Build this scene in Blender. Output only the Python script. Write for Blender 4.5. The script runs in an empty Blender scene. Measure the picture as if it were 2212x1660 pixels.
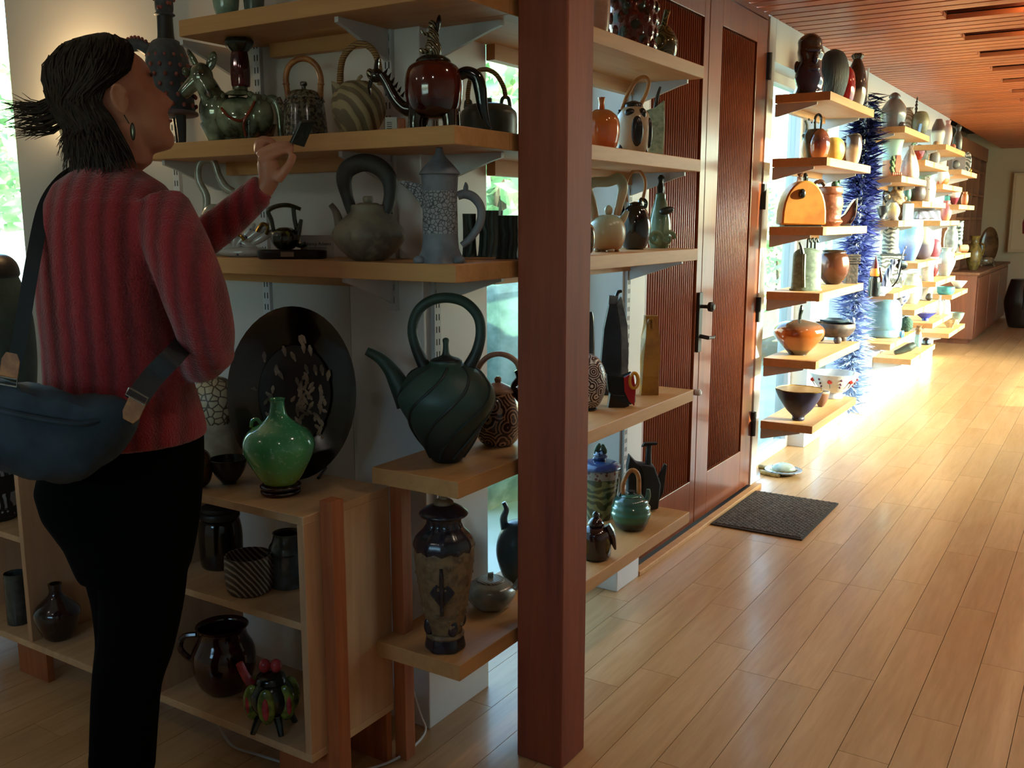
import bpy, math, random
from mathutils import Vector, Matrix

# ------------------------------------------------------------------ camera, world, sun, exposure
SC = bpy.context.scene
COL = SC.collection
F_PX, CX, CY = 2060.0, 1106.0, 830.0            # focal length in pixels of the 2212 x 1660 frame
CAM_H = 1.37
EXPOSURE = 0.14
SKY_STRENGTH = 2.0
SUN_ENERGY = 20.0
LAMP_W = 13.0
SPOT_W = 3.5
HALL_FILL_W = 7.0
SUN_DIR = Vector((-0.95, -0.24, -0.205)).normalized()   # direction the light travels

def _axes():
    p = math.atan2(CY - 475.0, F_PX)
    up = Vector((0, math.cos(p), math.sin(p)))
    y = Vector(((2430.0 - CX) / F_PX, -(475.0 - CY) / F_PX, -1.0)).normalized()
    y = (y - up * y.dot(up)).normalized()
    x = y.cross(up)
    return x, y, up
AX, AY, AZ = _axes()                              # world axes seen from the camera
ROT = Matrix((AX, AY, AZ))                        # camera -> world
CAMPOS = Vector((0, 0, CAM_H))
cam_data = bpy.data.cameras.new('camera')
cam = bpy.data.objects.new('camera', cam_data)
COL.objects.link(cam)
cam.matrix_world = Matrix.Translation(CAMPOS) @ ROT.to_4x4()
cam_data.sensor_fit = 'HORIZONTAL'
cam_data.sensor_width = 36.0
cam_data.lens = F_PX / 2212.0 * 36.0
cam_data.clip_start = 0.02
cam_data.clip_end = 300
SC.camera = cam

world = bpy.data.worlds.new('sky')
SC.world = world
world.use_nodes = True
wn = world.node_tree
bgn = wn.nodes['Background']
sky = wn.nodes.new('ShaderNodeTexSky')
sky.sky_type = 'NISHITA'
sky.sun_disc = False
sky.sun_elevation = math.radians(22)
sky.sun_rotation = math.radians(75)
sky.air_density = 1.0
sky.dust_density = 2.0
wn.links.new(sky.outputs[0], bgn.inputs[0])
bgn.inputs[1].default_value = SKY_STRENGTH

sun_data = bpy.data.lights.new('sun', 'SUN')
sun_data.energy = SUN_ENERGY
sun_data.angle = math.radians(0.6)
sun_data.color = (1.0, 0.86, 0.66)
sun = bpy.data.objects.new('sun', sun_data)
COL.objects.link(sun)
sun.rotation_euler = SUN_DIR.to_track_quat('-Z', 'Y').to_euler()
sun.location = (4, 6, 6)

SC.view_settings.view_transform = 'Standard'
SC.view_settings.look = 'None'
SC.view_settings.gamma = 1.0
SC.view_settings.use_curve_mapping = False
SC.view_settings.exposure = EXPOSURE
SC.cycles.max_bounces = 10
SC.cycles.diffuse_bounces = 6
SC.cycles.glossy_bounces = 4
SC.cycles.transmission_bounces = 6
SC.cycles.transparent_max_bounces = 8
SC.cycles.sample_clamp_indirect = 6.0
SC.cycles.caustics_reflective = False
SC.cycles.caustics_refractive = False

# ------------------------------------------------------------------ pixels to places
def ray(px, py):
    return ROT @ Vector(((px - CX) / F_PX, -(py - CY) / F_PX, -1.0))
def on_z(px, py, z):
    d = ray(px, py); return CAMPOS + d * ((z - CAM_H) / d.z)
def on_x(px, py, x):
    d = ray(px, py); return CAMPOS + d * (x / d.x)
def on_y(px, py, y):
    d = ray(px, py); return CAMPOS + d * (y / d.y)
def deep(px, py, d):
    return CAMPOS + ray(px, py) * d
def project(p):
    c = ROT.transposed() @ (Vector(p) - CAMPOS)
    return CX + F_PX * c.x / -c.z, CY - F_PX * c.y / -c.z, -c.z
def along_y(px, x, z):
    """point on the line (x, *, z) whose picture column is px"""
    k = (px - CX) / F_PX
    r, f = ROT.col[0], -ROT.col[2]
    a = r - f * k
    return Vector((x, -(a.x * x + a.z * (z - CAM_H)) / a.y, z))
def along_x(px, y, z):
    k = (px - CX) / F_PX
    r, f = ROT.col[0], -ROT.col[2]
    a = r - f * k
    return Vector((-(a.y * y + a.z * (z - CAM_H)) / a.x, y, z))
YAW = math.atan2(ROT.col[0].y, ROT.col[0].x)
SINP, COSP = -(-ROT.col[2]).z, math.sqrt(1 - (ROT.col[2].z) ** 2)

# ------------------------------------------------------------------ materials
MATS = {}
def _nt(name):
    m = bpy.data.materials.new(name); m.use_nodes = True
    nt = m.node_tree
    return m, nt, nt.nodes['Principled BSDF']
def N(nt, t, **kw):
    n = nt.nodes.new(t)
    for k, v in kw.items(): setattr(n, k, v)
    return n
def rgb(c):
    if isinstance(c, str):
        c = c.lstrip('#'); v = [int(c[i:i + 2], 16) / 255 for i in (0, 2, 4)]
        return tuple(x / 12.92 if x <= .04045 else ((x + .055) / 1.055) ** 2.4 for x in v) + (1,)
    return tuple(c) + ((1,) if len(c) == 3 else ())
def coords(nt, kind='Object', scale=(1, 1, 1), rot=(0, 0, 0)):
    tc = N(nt, 'ShaderNodeTexCoord'); mp = N(nt, 'ShaderNodeMapping')
    mp.inputs['Scale'].default_value = scale; mp.inputs['Rotation'].default_value = rot
    nt.links.new(tc.outputs[kind], mp.inputs[0]); return mp.outputs[0]
def ramp(nt, fac, stops, interp='LINEAR'):
    r = N(nt, 'ShaderNodeValToRGB'); r.color_ramp.interpolation = interp
    e = r.color_ramp.elements
    while len(e) < len(stops): e.new(0.5)
    for i, (p, c) in enumerate(stops): e[i].position = p; e[i].color = rgb(c)
    nt.links.new(fac, r.inputs[0]); return r.outputs[0]
def mixc(nt, fac, a, b, blend='MIX'):
    m = N(nt, 'ShaderNodeMix', data_type='RGBA', blend_type=blend)
    for i, v in ((0, fac), (6, a), (7, b)):
        if hasattr(v, 'is_linked'): nt.links.new(v, m.inputs[i])
        elif i == 0: m.inputs[0].default_value = v
        else: m.inputs[i].default_value = rgb(v)
    return m.outputs[2]
def noise(nt, vec, scale, detail=3, rough=.55, dist=0):
    n = N(nt, 'ShaderNodeTexNoise'); nt.links.new(vec, n.inputs['Vector'])
    n.inputs['Scale'].default_value = scale; n.inputs['Detail'].default_value = detail
    n.inputs['Roughness'].default_value = rough; n.inputs['Distortion'].default_value = dist
    return n.outputs['Fac']
def bump(nt, b, h, strength=.3, dist=.01):
    n = N(nt, 'ShaderNodeBump'); n.inputs['Strength'].default_value = strength; n.inputs['Distance'].default_value = dist
    nt.links.new(h, n.inputs['Height']); nt.links.new(n.outputs[0], b.inputs['Normal'])

def glaze(name, c, c2=None, rough=.25, metal=0, pat='noise', scale=20, amt=(.42, .62), bmp=0, coat=0, bands=None, c3=None, warp=.06, spec=.5):
    """Fired clay: a base colour, a second colour laid over it in a pattern, gloss and fine relief."""
    if name in MATS: return MATS[name]
    m, nt, b = _nt(name)
    b.inputs['Roughness'].default_value = rough; b.inputs['Metallic'].default_value = metal
    b.inputs['Coat Weight'].default_value = coat; b.inputs['Coat Roughness'].default_value = .06
    b.inputs['Specular IOR Level'].default_value = spec
    vec = coords(nt)
    out = None; h = None
    if bands:
        g = N(nt, 'ShaderNodeTexCoord'); sp = N(nt, 'ShaderNodeSeparateXYZ'); nt.links.new(g.outputs['Generated'], sp.inputs[0])
        nz = noise(nt, vec, scale, 3)
        ad = N(nt, 'ShaderNodeMath', operation='MULTIPLY_ADD'); nt.links.new(nz, ad.inputs[0]); ad.inputs[1].default_value = warp; nt.links.new(sp.outputs[2], ad.inputs[2])
        su = N(nt, 'ShaderNodeMath', operation='SUBTRACT'); nt.links.new(ad.outputs[0], su.inputs[0]); su.inputs[1].default_value = warp / 2
        out = ramp(nt, su.outputs[0], bands); h = nz
        if c2 is not None: 
            nz2 = noise(nt, vec, scale * 6, 2)
            out = mixc(nt, ramp(nt, nz2, [(amt[0], (0, 0, 0)), (amt[1], (1, 1, 1))]), out, c2)
    elif c2 is None:
        nz = noise(nt, vec, scale, 3); h = nz
        cc = rgb(c); out = mixc(nt, ramp(nt, nz, [(.3, (0, 0, 0)), (.7, (1, 1, 1))]), tuple(x * .82 for x in cc[:3]), tuple(min(1, x * 1.1) for x in cc[:3]))
    elif pat == 'noise':
        nz = noise(nt, vec, scale, 4); h = nz
        st = [(amt[0], c), (amt[1], c2)] + ([(min(1, amt[1] + .12), c3)] if c3 else [])
        out = ramp(nt, nz, st)
    elif pat in ('cells', 'crackle'):
        v = N(nt, 'ShaderNodeTexVoronoi', feature='DISTANCE_TO_EDGE'); nt.links.new(vec, v.inputs['Vector']); v.inputs['Scale'].default_value = scale
        h = v.outputs['Distance']; out = ramp(nt, h, [(amt[0], c2), (amt[1], c)])
    elif pat == 'spots':
        v = N(nt, 'ShaderNodeTexVoronoi', feature='F1'); nt.links.new(vec, v.inputs['Vector']); v.inputs['Scale'].default_value = scale
        h = v.outputs['Distance']; out = ramp(nt, h, [(amt[0], c2), (amt[1], c)])
    elif pat == 'rings':
        v = N(nt, 'ShaderNodeTexVoronoi', feature='F1'); nt.links.new(vec, v.inputs['Vector']); v.inputs['Scale'].default_value = scale
        si = N(nt, 'ShaderNodeMath', operation='SINE'); mu = N(nt, 'ShaderNodeMath', operation='MULTIPLY'); nt.links.new(v.outputs['Distance'], mu.inputs[0]); mu.inputs[1].default_value = 32
        nt.links.new(mu.outputs[0], si.inputs[0]); h = si.outputs[0]; out = ramp(nt, h, [(.3, c2), (.45, c)])
    elif pat in ('wavex', 'wavey', 'wavez', 'waved'):
        w = N(nt, 'ShaderNodeTexWave', wave_type='BANDS'); w.bands_direction = {'wavex': 'X', 'wavey': 'Y', 'wavez': 'Z', 'waved': 'DIAGONAL'}[pat]
        nt.links.new(vec, w.inputs['Vector']); w.inputs['Scale'].default_value = scale; w.inputs['Distortion'].default_value = warp * 60; w.inputs['Detail'].default_value = 1
        h = w.outputs['Fac']; out = ramp(nt, h, [(amt[0], c), (amt[1], c2)])
    elif pat == 'swirl':
        w = N(nt, 'ShaderNodeTexWave', wave_type='RINGS'); nt.links.new(vec, w.inputs['Vector']); w.inputs['Scale'].default_value = scale
        w.inputs['Distortion'].default_value = 9; w.inputs['Detail'].default_value = 2; w.inputs['Detail Scale'].default_value = 1.4
        h = w.outputs['Fac']; out = ramp(nt, h, [(amt[0], c), (amt[1], c2)])
    elif pat == 'magic':
        w = N(nt, 'ShaderNodeTexMagic', turbulence_depth=3); nt.links.new(vec, w.inputs['Vector']); w.inputs['Scale'].default_value = scale; w.inputs['Distortion'].default_value = 2
        h = w.outputs['Fac']; out = ramp(nt, h, [(amt[0], c), (amt[1], c2)])
    nt.links.new(out, b.inputs['Base Color'])
    if bmp and h is not None: bump(nt, b, h, min(1, bmp), .004)
    MATS[name] = m; return m
def plain(name, c, rough=.5, metal=0, coat=0):
    if name in MATS: return MATS[name]
    m, nt, b = _nt(name)
    nz = noise(nt, coords(nt), 35, 3)
    cc = rgb(c)
    nt.links.new(mixc(nt, nz, tuple(x * .93 for x in cc[:3]), tuple(min(1, x * 1.05) for x in cc[:3])), b.inputs['Base Color'])
    b.inputs['Roughness'].default_value = rough; b.inputs['Metallic'].default_value = metal; b.inputs['Coat Weight'].default_value = coat
    MATS[name] = m; return m
def wood(name, light, dark, axis='X', scale=9, rough=.45, coat=0, vary=0, fine=1.0, blotch=0):
    """Wood with grain along an axis; vary > 0 gives every board its own tone."""
    if name in MATS: return MATS[name]
    m, nt, b = _nt(name)
    tc = N(nt, 'ShaderNodeTexCoord'); oi = N(nt, 'ShaderNodeObjectInfo')
    ad = N(nt, 'ShaderNodeVectorMath', operation='ADD'); nt.links.new(tc.outputs['Object'], ad.inputs[0])
    sc_ = N(nt, 'ShaderNodeVectorMath', operation='SCALE'); cb = N(nt, 'ShaderNodeCombineXYZ')
    for i in range(3): nt.links.new(oi.outputs['Random'], cb.inputs[i])
    nt.links.new(cb.outputs[0], sc_.inputs[0]); sc_.inputs['Scale'].default_value = 37.0 if vary else 0
    nt.links.new(sc_.outputs[0], ad.inputs[1])
    mp = N(nt, 'ShaderNodeMapping'); s = [scale * 1.0] * 3; s['XYZ'.index(axis)] = scale * .08
    mp.inputs['Scale'].default_value = s; nt.links.new(ad.outputs[0], mp.inputs[0])
    g1 = noise(nt, mp.outputs[0], 1.2, 3, .6, 1.2)
    g2 = noise(nt, mp.outputs[0], 9 * fine, 3, .6, .4)
    c1 = ramp(nt, g1, [(.3, dark), (.68, light)])
    c = mixc(nt, .35, c1, ramp(nt, g2, [(.35, dark), (.65, light)]))
    if vary:
        v = N(nt, 'ShaderNodeMapRange'); nt.links.new(oi.outputs['Random'], v.inputs[0]); v.inputs[3].default_value = 1 - vary; v.inputs[4].default_value = 1 + vary * .7
        hs = N(nt, 'ShaderNodeHueSaturation'); nt.links.new(v.outputs[0], hs.inputs['Value']); nt.links.new(c, hs.inputs['Color']); c = hs.outputs[0]
    if blotch:
        b1 = noise(nt, tc.outputs['Object'], 2.2, 2)
        c = mixc(nt, ramp(nt, b1, [(.4, (0, 0, 0)), (.75, (blotch, blotch, blotch))]), c, dark)
    nt.links.new(c, b.inputs['Base Color'])
    b.inputs['Roughness'].default_value = rough; b.inputs['Coat Weight'].default_value = coat; b.inputs['Coat Roughness'].default_value = .12
    bump(nt, b, g2, .08, .003)
    MATS[name] = m; return m
def paint(name, c, rough=.6, bmp=.04):
    if name in MATS: return MATS[name]
    m, nt, b = _nt(name); v = coords(nt)
    cc = rgb(c); nz = noise(nt, v, 2.5, 3)
    nt.links.new(mixc(nt, nz, tuple(x * .95 for x in cc[:3]), cc), b.inputs['Base Color'])
    b.inputs['Roughness'].default_value = rough
    bump(nt, b, noise(nt, v, 220, 2), bmp, .002)
    MATS[name] = m; return m
def emit(name, c, s):
    if name in MATS: return MATS[name]
    m, nt, b = _nt(name)
    b.inputs['Base Color'].default_value = rgb(c); b.inputs['Emission Color'].default_value = rgb(c); b.inputs['Emission Strength'].default_value = s
    MATS[name] = m; return m
def glass(name, tint=(.93, .98, .96), rough=0.0):
    if name in MATS: return MATS[name]
    m = bpy.data.materials.new(name); m.use_nodes = True; nt = m.node_tree
    out = nt.nodes['Material Output']; nt.nodes.remove(nt.nodes['Principled BSDF'])
    t = N(nt, 'ShaderNodeBsdfTransparent'); t.inputs[0].default_value = rgb(tint)
    g = N(nt, 'ShaderNodeBsdfGlossy'); g.inputs['Roughness'].default_value = .02
    lw = N(nt, 'ShaderNodeLayerWeight'); pw = N(nt, 'ShaderNodeMath', operation='POWER'); nt.links.new(lw.outputs['Facing'], pw.inputs[0]); pw.inputs[1].default_value = 5
    fr = N(nt, 'ShaderNodeMath', operation='MULTIPLY_ADD'); nt.links.new(pw.outputs[0], fr.inputs[0]); fr.inputs[1].default_value = .5; fr.inputs[2].default_value = .03
    mx = N(nt, 'ShaderNodeMixShader'); nt.links.new(fr.outputs[0], mx.inputs[0]); nt.links.new(t.outputs[0], mx.inputs[1]); nt.links.new(g.outputs[0], mx.inputs[2])
    nt.links.new(mx.outputs[0], out.inputs[0])
    MATS[name] = m; return m

# ------------------------------------------------------------------ mesh building
class MB:
    def __init__(s): s.v = []; s.f = []
    def add(s, vs, fs):
        o = len(s.v); s.v += [tuple(p) for p in vs]; s.f += [tuple(i + o for i in f) for f in fs]; return s
    def box(s, x0, x1, y0, y1, z0, z1):
        return s.add([(x0, y0, z0), (x1, y0, z0), (x1, y1, z0), (x0, y1, z0), (x0, y0, z1), (x1, y0, z1), (x1, y1, z1), (x0, y1, z1)],
                     [(0, 3, 2, 1), (4, 5, 6, 7), (0, 1, 5, 4), (1, 2, 6, 5), (2, 3, 7, 6), (3, 0, 4, 7)])
    def rings(s, rs, cap0=True, cap1=True, closed=True):
        n = len(rs[0]); vs = [p for r in rs for p in r]; fs = []
        for i in range(len(rs) - 1):
            for j in range(n if closed else n - 1):
                k = (j + 1) % n
                fs.append((i * n + j, i * n + k, (i + 1) * n + k, (i + 1) * n + j))
        if cap0: fs.append(tuple(range(n - 1, -1, -1)))
        if cap1: fs.append(tuple((len(rs) - 1) * n + j for j in range(n)))
        return s.add(vs, fs)
    def lathe(s, prof, seg=28, c=(0, 0, 0), sx=1, sy=1, mod=None, cap0=True, cap1=True, rot=0):
        rs = []
        for r, h in prof:
            ring = []
            for j in range(seg):
                a = 2 * math.pi * j / seg + rot
                k = mod(a, h) if mod else 1
                ring.append((c[0] + r * k * sx * math.cos(a), c[1] + r * k * sy * math.sin(a), c[2] + h))
            rs.append(ring)
        return s.rings(rs, cap0, cap1)
    def tube(s, pts, r, seg=8, cap=True, flat=1.0, mod=None):
        pts = [Vector(p) for p in pts]; n = len(pts)
        if not hasattr(r, '__len__'): r = [r] * n
        rs = []; up = None
        for i in range(n):
            t = (pts[min(i + 1, n - 1)] - pts[max(i - 1, 0)])
            t = t.normalized() if t.length > 1e-9 else Vector((0, 0, 1))
            if up is None:
                up = Vector((0, 1, 0)) if abs(t.y) < .9 else Vector((1, 0, 0))
            a = t.cross(up)
            if a.length < 1e-6: a = t.cross(Vector((1, 0, .3)))
            a.normalize(); b = a.cross(t).normalized(); up = b
            rs.append([tuple(pts[i] + (a * math.cos(2 * math.pi * j / seg) + b * math.sin(2 * math.pi * j / seg) * flat) * r[i] * (mod(2 * math.pi * j / seg, i / max(1, n - 1)) if mod else 1)) for j in range(seg)])
        return s.rings(rs, cap, cap)
    def ell(s, c, r, seg=16, n=10, rot=None, mod=None):
        if not hasattr(r, '__len__'): r = (r, r, r)
        rs = []
        for i in range(n + 1):
            t = math.pi * (i / n); t = min(max(t, .02), math.pi - .02)
            ring = []
            for j in range(seg):
                a = 2 * math.pi * j / seg
                p = Vector((math.sin(t) * math.cos(a), math.sin(t) * math.sin(a), -math.cos(t)))
                k = mod(p) if mod else 1
                p = Vector((p.x * r[0] * k, p.y * r[1] * k, p.z * r[2] * k))
                if rot: p = rot @ p
                ring.append((c[0] + p.x, c[1] + p.y, c[2] + p.z))
            rs.append(ring)
        return s.rings(rs)
    def prism(s, poly, y0, y1):
        """polygon in x-z pushed from y0 to y1"""
        n = len(poly)
        return s.add([(x, y0, z) for x, z in poly] + [(x, y1, z) for x, z in poly],
                     [tuple(range(n)), tuple(range(2 * n - 1, n - 1, -1))] + [(i, i + n, (i + 1) % n + n, (i + 1) % n) for i in range(n)])
    def move(s, m):
        s.v = [tuple(m @ Vector(p)) for p in s.v]; return s
    def mesh(s, name):
        me = bpy.data.meshes.new(name); me.from_pydata(s.v, [], s.f); me.update(); return me
    def build(s, name, mat, parent=None, smooth=True, bevel=0, loc=None, rotz=0, angle=42):
        me = s.mesh(name)
        import bmesh
        bm = bmesh.new(); bm.from_mesh(me); bmesh.ops.recalc_face_normals(bm, faces=bm.faces); bm.to_mesh(me); bm.free()
        if smooth:
            me.polygons.foreach_set('use_smooth', [True] * len(me.polygons))
            me.set_sharp_from_angle(angle=math.radians(angle))
        o = bpy.data.objects.new(name, me); COL.objects.link(o)
        for mm in (mat if isinstance(mat, (list, tuple)) else [mat]): me.materials.append(mm)
        if parent is not None: o.parent = parent
        if loc is not None: o.location = loc
        if rotz: o.rotation_euler.z = rotz
        if bevel:
            bv = o.modifiers.new('edge', 'BEVEL'); bv.width = bevel; bv.segments = 2; bv.limit_method = 'ANGLE'
        return o
def crom(pts, n=6, closed=False):
    """smooth curve through points"""
    pts = [Vector(p) if len(p) == 3 else Vector((p[0], p[1], 0)) for p in pts]
    out = []; m = len(pts)
    for i in range(m - 1):
        p0 = pts[max(i - 1, 0)]; p1 = pts[i]; p2 = pts[i + 1]; p3 = pts[min(i + 2, m - 1)]
        for j in range(n):
            t = j / n
            out.append(.5 * ((2 * p1) + (p2 - p0) * t + (2 * p0 - 5 * p1 + 4 * p2 - p3) * t * t + (3 * p1 - p0 - 3 * p2 + p3) * t ** 3))
    out.append(pts[-1]); return out
def smoothprof(prof, n=4):
    """prof of (radius, height[, 'k'])"""
    q = crom([(r, h, 0) for r, h in prof], n)
    return [(max(0.0005, p.x), p.y) for p in q]
def lerp_list(vals, n):
    out = []
    for i in range(n):
        t = i / (n - 1) * (len(vals) - 1); k = min(int(t), len(vals) - 2); out.append(vals[k] + (vals[k + 1] - vals[k]) * (t - k))
    return out
def tag(o, label, cat, group=None, kind=None):
    o['label'] = label; o['category'] = cat
    if group: o['group'] = group
    if kind: o['kind'] = kind
    return o
def structure(o): o['kind'] = 'structure'; return o
def empty(name, loc=(0, 0, 0), rotz=0):
    o = bpy.data.objects.new(name, None); COL.objects.link(o); o.location = loc; o.rotation_euler.z = rotz
    o.empty_display_size = .05; return o
def share(src, name, parent, loc=None, scale=None, rotz=None):
    o = src.copy(); o.name = name; COL.objects.link(o); o.parent = parent
    if loc is not None: o.location = loc
    if scale is not None: o.scale = scale
    if rotz is not None: o.rotation_euler.z = rotz
    return o
random.seed(7)
# ------------------------------------------------------------------ materials of the place
M_WALL = paint('white wall paint', '#c0bdb8')
M_CREAM = paint('cream wall paint', '#d8c7a6')
M_TRIM = paint('white trim paint', '#dcdcdc', .4, .02)
M_FLOOR = wood('maple floor', '#cfa473', '#b28552', 'Y', 7, .34, .2, vary=.09, blotch=.22)
M_GAP = plain('dark gap', '#2a1a0e', .8)
M_CEIL = wood('cedar ceiling', '#cc7444', '#a04f2b', 'X', 8, .45, .08, vary=.14)
M_DOOR = wood('mahogany door', '#8d4a2a', '#66301b', 'Z', 8, .28, .35)
M_REED = wood('reeded mahogany', '#9a5236', '#6a3220', 'Z', 9, .4, .1)
M_POST = wood('fir post', '#9a4a2a', '#75301a', 'Z', 7, .6, 0, blotch=.3)
M_SHELF = wood('maple shelf', '#c9965f', '#b27f49', 'Y', 7, .5, 0)
M_SHELFX = wood('maple shelf edge', '#c9965f', '#b27f49', 'X', 7, .5, 0)
M_PLY = wood('birch plywood', '#cfa679', '#b58a60', 'Y', 5, .5, .05)
M_PLYV = wood('birch plywood side', '#cfa57c', '#a9784f', 'Z', 3.5, .5, .05, blotch=.45)
M_LEG = wood('fir leg', '#b5683a', '#8d4726', 'Z', 10, .5, .05)
M_STEEL = plain('white steel', '#c3c6c9', .38)
M_BLACK = plain('black iron', '#16181a', .45)
M_SLOT = plain('slot shadow', '#17181a', .8)
M_GLASS = glass('window glass', (.86, .97, .95))
M_COUNTER = wood('cherry counter', '#8a4a2c', '#683420', 'Z', 5, .4, .15)
M_CUBBY = wood('cubby walnut', '#8a5a3c', '#69402a', 'Z', 6, .5)
M_BRONZE = plain('dark frame', '#55605e', .4)

ZC = 2.34
X_R = .75                     # the unseen window wall across the hall
# ------------------------------------------------------------------ floor
floor = structure(MB().box(-4.6, X_R + .2, -1.7, 2.05, -.12, -.012).box(-1.74, X_R + .2, 2.05, 10.4, -.12, -.012).box(-2.1, X_R + .2, 10.4, 15.3, -.12, -.012).build('floor', M_GAP, smooth=False))
PW = .127
plank_meshes = {}
def plank_mesh(L):
    key = round(L, 2)
    if key not in plank_meshes:
        b = MB(); c = .0012
        b.box(0, PW - .0016, 0, L - .0016, -.012, 0)
        me = b.mesh('plank'); me.materials.append(M_FLOOR); plank_meshes[key] = me
    return plank_meshes[key]
rest = MB(); shown = []
ncol = int((X_R + 4.5) / PW)
for i in range(ncol + 1):
    x = -1.524 + PW * (i - int((4.5 - 1.524) / PW))
    rr = random.Random(i * 31 + 5)
    y = -1.5 - rr.choice([0, .3, .6, .9])
    while y < 15.1:
        L = rr.choice([.6, .75, .9, .9, 1.2])
        y1 = min(y + L, 15.1)
        if y1 > -1.5:
            y0 = max(y, -1.5)
            vis = False
            for (qx, qy) in ((x, y0), (x + PW, y0), (x, y1), (x + PW, y1), (x + PW / 2, (y0 + y1) / 2)):
                c = ROT.transposed() @ (Vector((qx, qy, 0)) - CAMPOS)
                if -c.z > .3:
                    a, b_, d = project((qx, qy, 0))
                    if -20 < a < 2240 and 400 < b_ < 1690: vis = True
            if qx < -1.75 and qy > 1.75: vis = False
            if x + PW < -1.72 and y0 > 2.03 and y0 < 10.4: y = y1; continue
            if vis: shown.append((x, y0, y1 - y0))
            else: rest.box(x, x + PW - .0016, y0, y1 - .0016, -.012, 0)
        y = y1
shown.sort(key=lambda s: project((s[0], s[1] + s[2] / 2, 0))[2] if True else 0)
for k, (x, y0, L) in enumerate(shown):
    if k < 300:
        o = bpy.data.objects.new('plank', plank_mesh(L)); COL.objects.link(o); o.parent = floor; o.location = (x, y0, 0)
        if abs(plank_mesh(L).vertices[2].co.y + .0016 - L) > .001: o.scale.y = L / round(L, 2)
    else: rest.box(x, x + PW - .0016, y0, y0 + L - .0016, -.012, 0)
o = rest.build('planks_beyond', M_FLOOR, floor, smooth=False); o['kind'] = 'stuff'

# ------------------------------------------------------------------ ceiling
ceiling = structure(MB().box(-4.6, X_R + .2, -1.7, 2.1, 2.56, 2.66).box(-1.8, X_R + .2, 2.1, 10.4, 2.56, 2.66).box(-2.1, X_R + .2, 10.4, 15.3, 2.56, 2.66).build('ceiling', plain('ceiling void', '#3a2015', .8), smooth=False))
structure(MB().box(-4.6, -1.53, -1.7, 1.91, 2.40, 2.55).build('ceiling_plaster', M_WALL, smooth=False))
SP = .1085
def slat_mesh(x0, x1):
    b = MB().box(x0, x1, 0, SP - .019, ZC, ZC + .024); me = b.mesh('slat'); me.materials.append(M_CEIL); return me
sl_full, sl_l, sl_r = slat_mesh(-1.53, X_R), slat_mesh(-1.53, -.83), slat_mesh(-.12, X_R)
slot_y = []
k = 0; y = 5.09 - SP * 36
while y < 15.0:
    cut = k >= 6 and (k - 36) % 6 in (0, 1)
    if cut and (k - 36) % 6 == 0: slot_y.append(y)
    for me in ((sl_l, sl_r) if cut else (sl_full,)):
        o = bpy.data.objects.new('slat', me); COL.objects.link(o); o.parent = ceiling; o.location = (0, y, 0)
    k += 1; y += SP
M_REDBOX = plain('slot lining', '#5a2412', .5)
M_BULB = emit('lamp bulb', (1, .62, .3), 60)
for i, y in enumerate(slot_y):
    e = empty('ceiling_slot_light', (-.47, y + SP, ZC + .03))
    tag(e, 'long slot lamp recessed in the slatted ceiling, ' + ['nearest', 'second', 'third', 'fourth', 'fifth', 'sixth', 'seventh', 'eighth', 'ninth', 'tenth', 'eleventh', 'twelfth', 'thirteenth', 'fourteenth', 'fifteenth', 'sixteenth', 'seventeenth', 'eighteenth', 'nineteenth', 'twentieth', 'twenty-first'][i] + ' along the hall', 'ceiling light', 'slot lamps in the ceiling')
    b = MB(); w = SP - .005
    b.box(-.37, .36, -w - .01, -w, 0, .16).box(-.37, .36, w, w + .01, 0, .16).box(-.37, -.36, -w, w, 0, .16).box(.35, .36, -w, w, 0, .16).box(-.37, .36, -w - .01, w + .01, .16, .17)
    b.build('housing', M_REDBOX, e, smooth=False)
    b = MB().lathe([(.028, .07), (.034, .1), (.034, .15)], 12, (.04, .03, -.03)); b.build('lamp_socket', M_BLACK, e)
    MB().ell((.04, .03, .02), .024, 10, 8).build('bulb', M_BULB, e)
    if i < 5:  # near slots out of view, added with spots to brighten the near hall
        ld = bpy.data.lights.new('slot_glow', 'SPOT'); ld.energy = HALL_FILL_W; ld.color = (1, .84, .64); ld.spot_size = math.radians(130); ld.spot_blend = .7; ld.shadow_soft_size = .04
        lo = bpy.data.objects.new('slot_glow', ld); COL.objects.link(lo); lo.parent = e; lo.location = (.04, .03, -.012)

# ------------------------------------------------------------------ walls
structure(MB().box(-3.2, -1.72, 1.91, 2.05, 0, 2.56).build('wall_left', M_WALL, smooth=False))
structure(MB().box(-4.5, -3.2, 1.91, 2.05, 0, .42).box(-4.5, -3.2, 1.91, 2.05, 2.27, 2.56).box(-4.5, -4.3, 1.91, 2.05, .42, 2.27).build('wall_left_window_bay', M_WALL, smooth=False))
structure(MB().box(-4.6, -4.5, -1.6, 2.05, 0, 2.56).build('wall_far_left', M_WALL, smooth=False))
b = MB().box(-4.6, -2.0, -1.62, -1.5, 0, 2.56).box(-.4, X_R + .12, -1.62, -1.5, 0, 2.56).box(-2.0, -.4, -1.62, -1.5, 0, 1.25).box(-2.0, -.4, -1.62, -1.5, 2.0, 2.56)
structure(b.build('wall_back', M_WALL, smooth=False))
b = MB().box(-2.0, -1.94, -1.6, -1.53, 1.25, 2.0).box(-.46, -.4, -1.6, -1.53, 1.25, 2.0).box(-1.94, -.46, -1.6, -1.53, 1.25, 1.31).box(-1.94, -.46, -1.6, -1.53, 1.94, 2.0)
w6 = structure(b.build('window_6', M_TRIM, smooth=False))  # unseen window added behind the camera for soft fill light
MB().box(-1.94, -.46, -1.57, -1.564, 1.31, 1.94).build('pane', M_GLASS, w6, smooth=False)
structure(MB().box(-2.1, X_R + .12, 15.1, 15.2, 0, 2.56).build('wall_far', M_CREAM, smooth=False))
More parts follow.
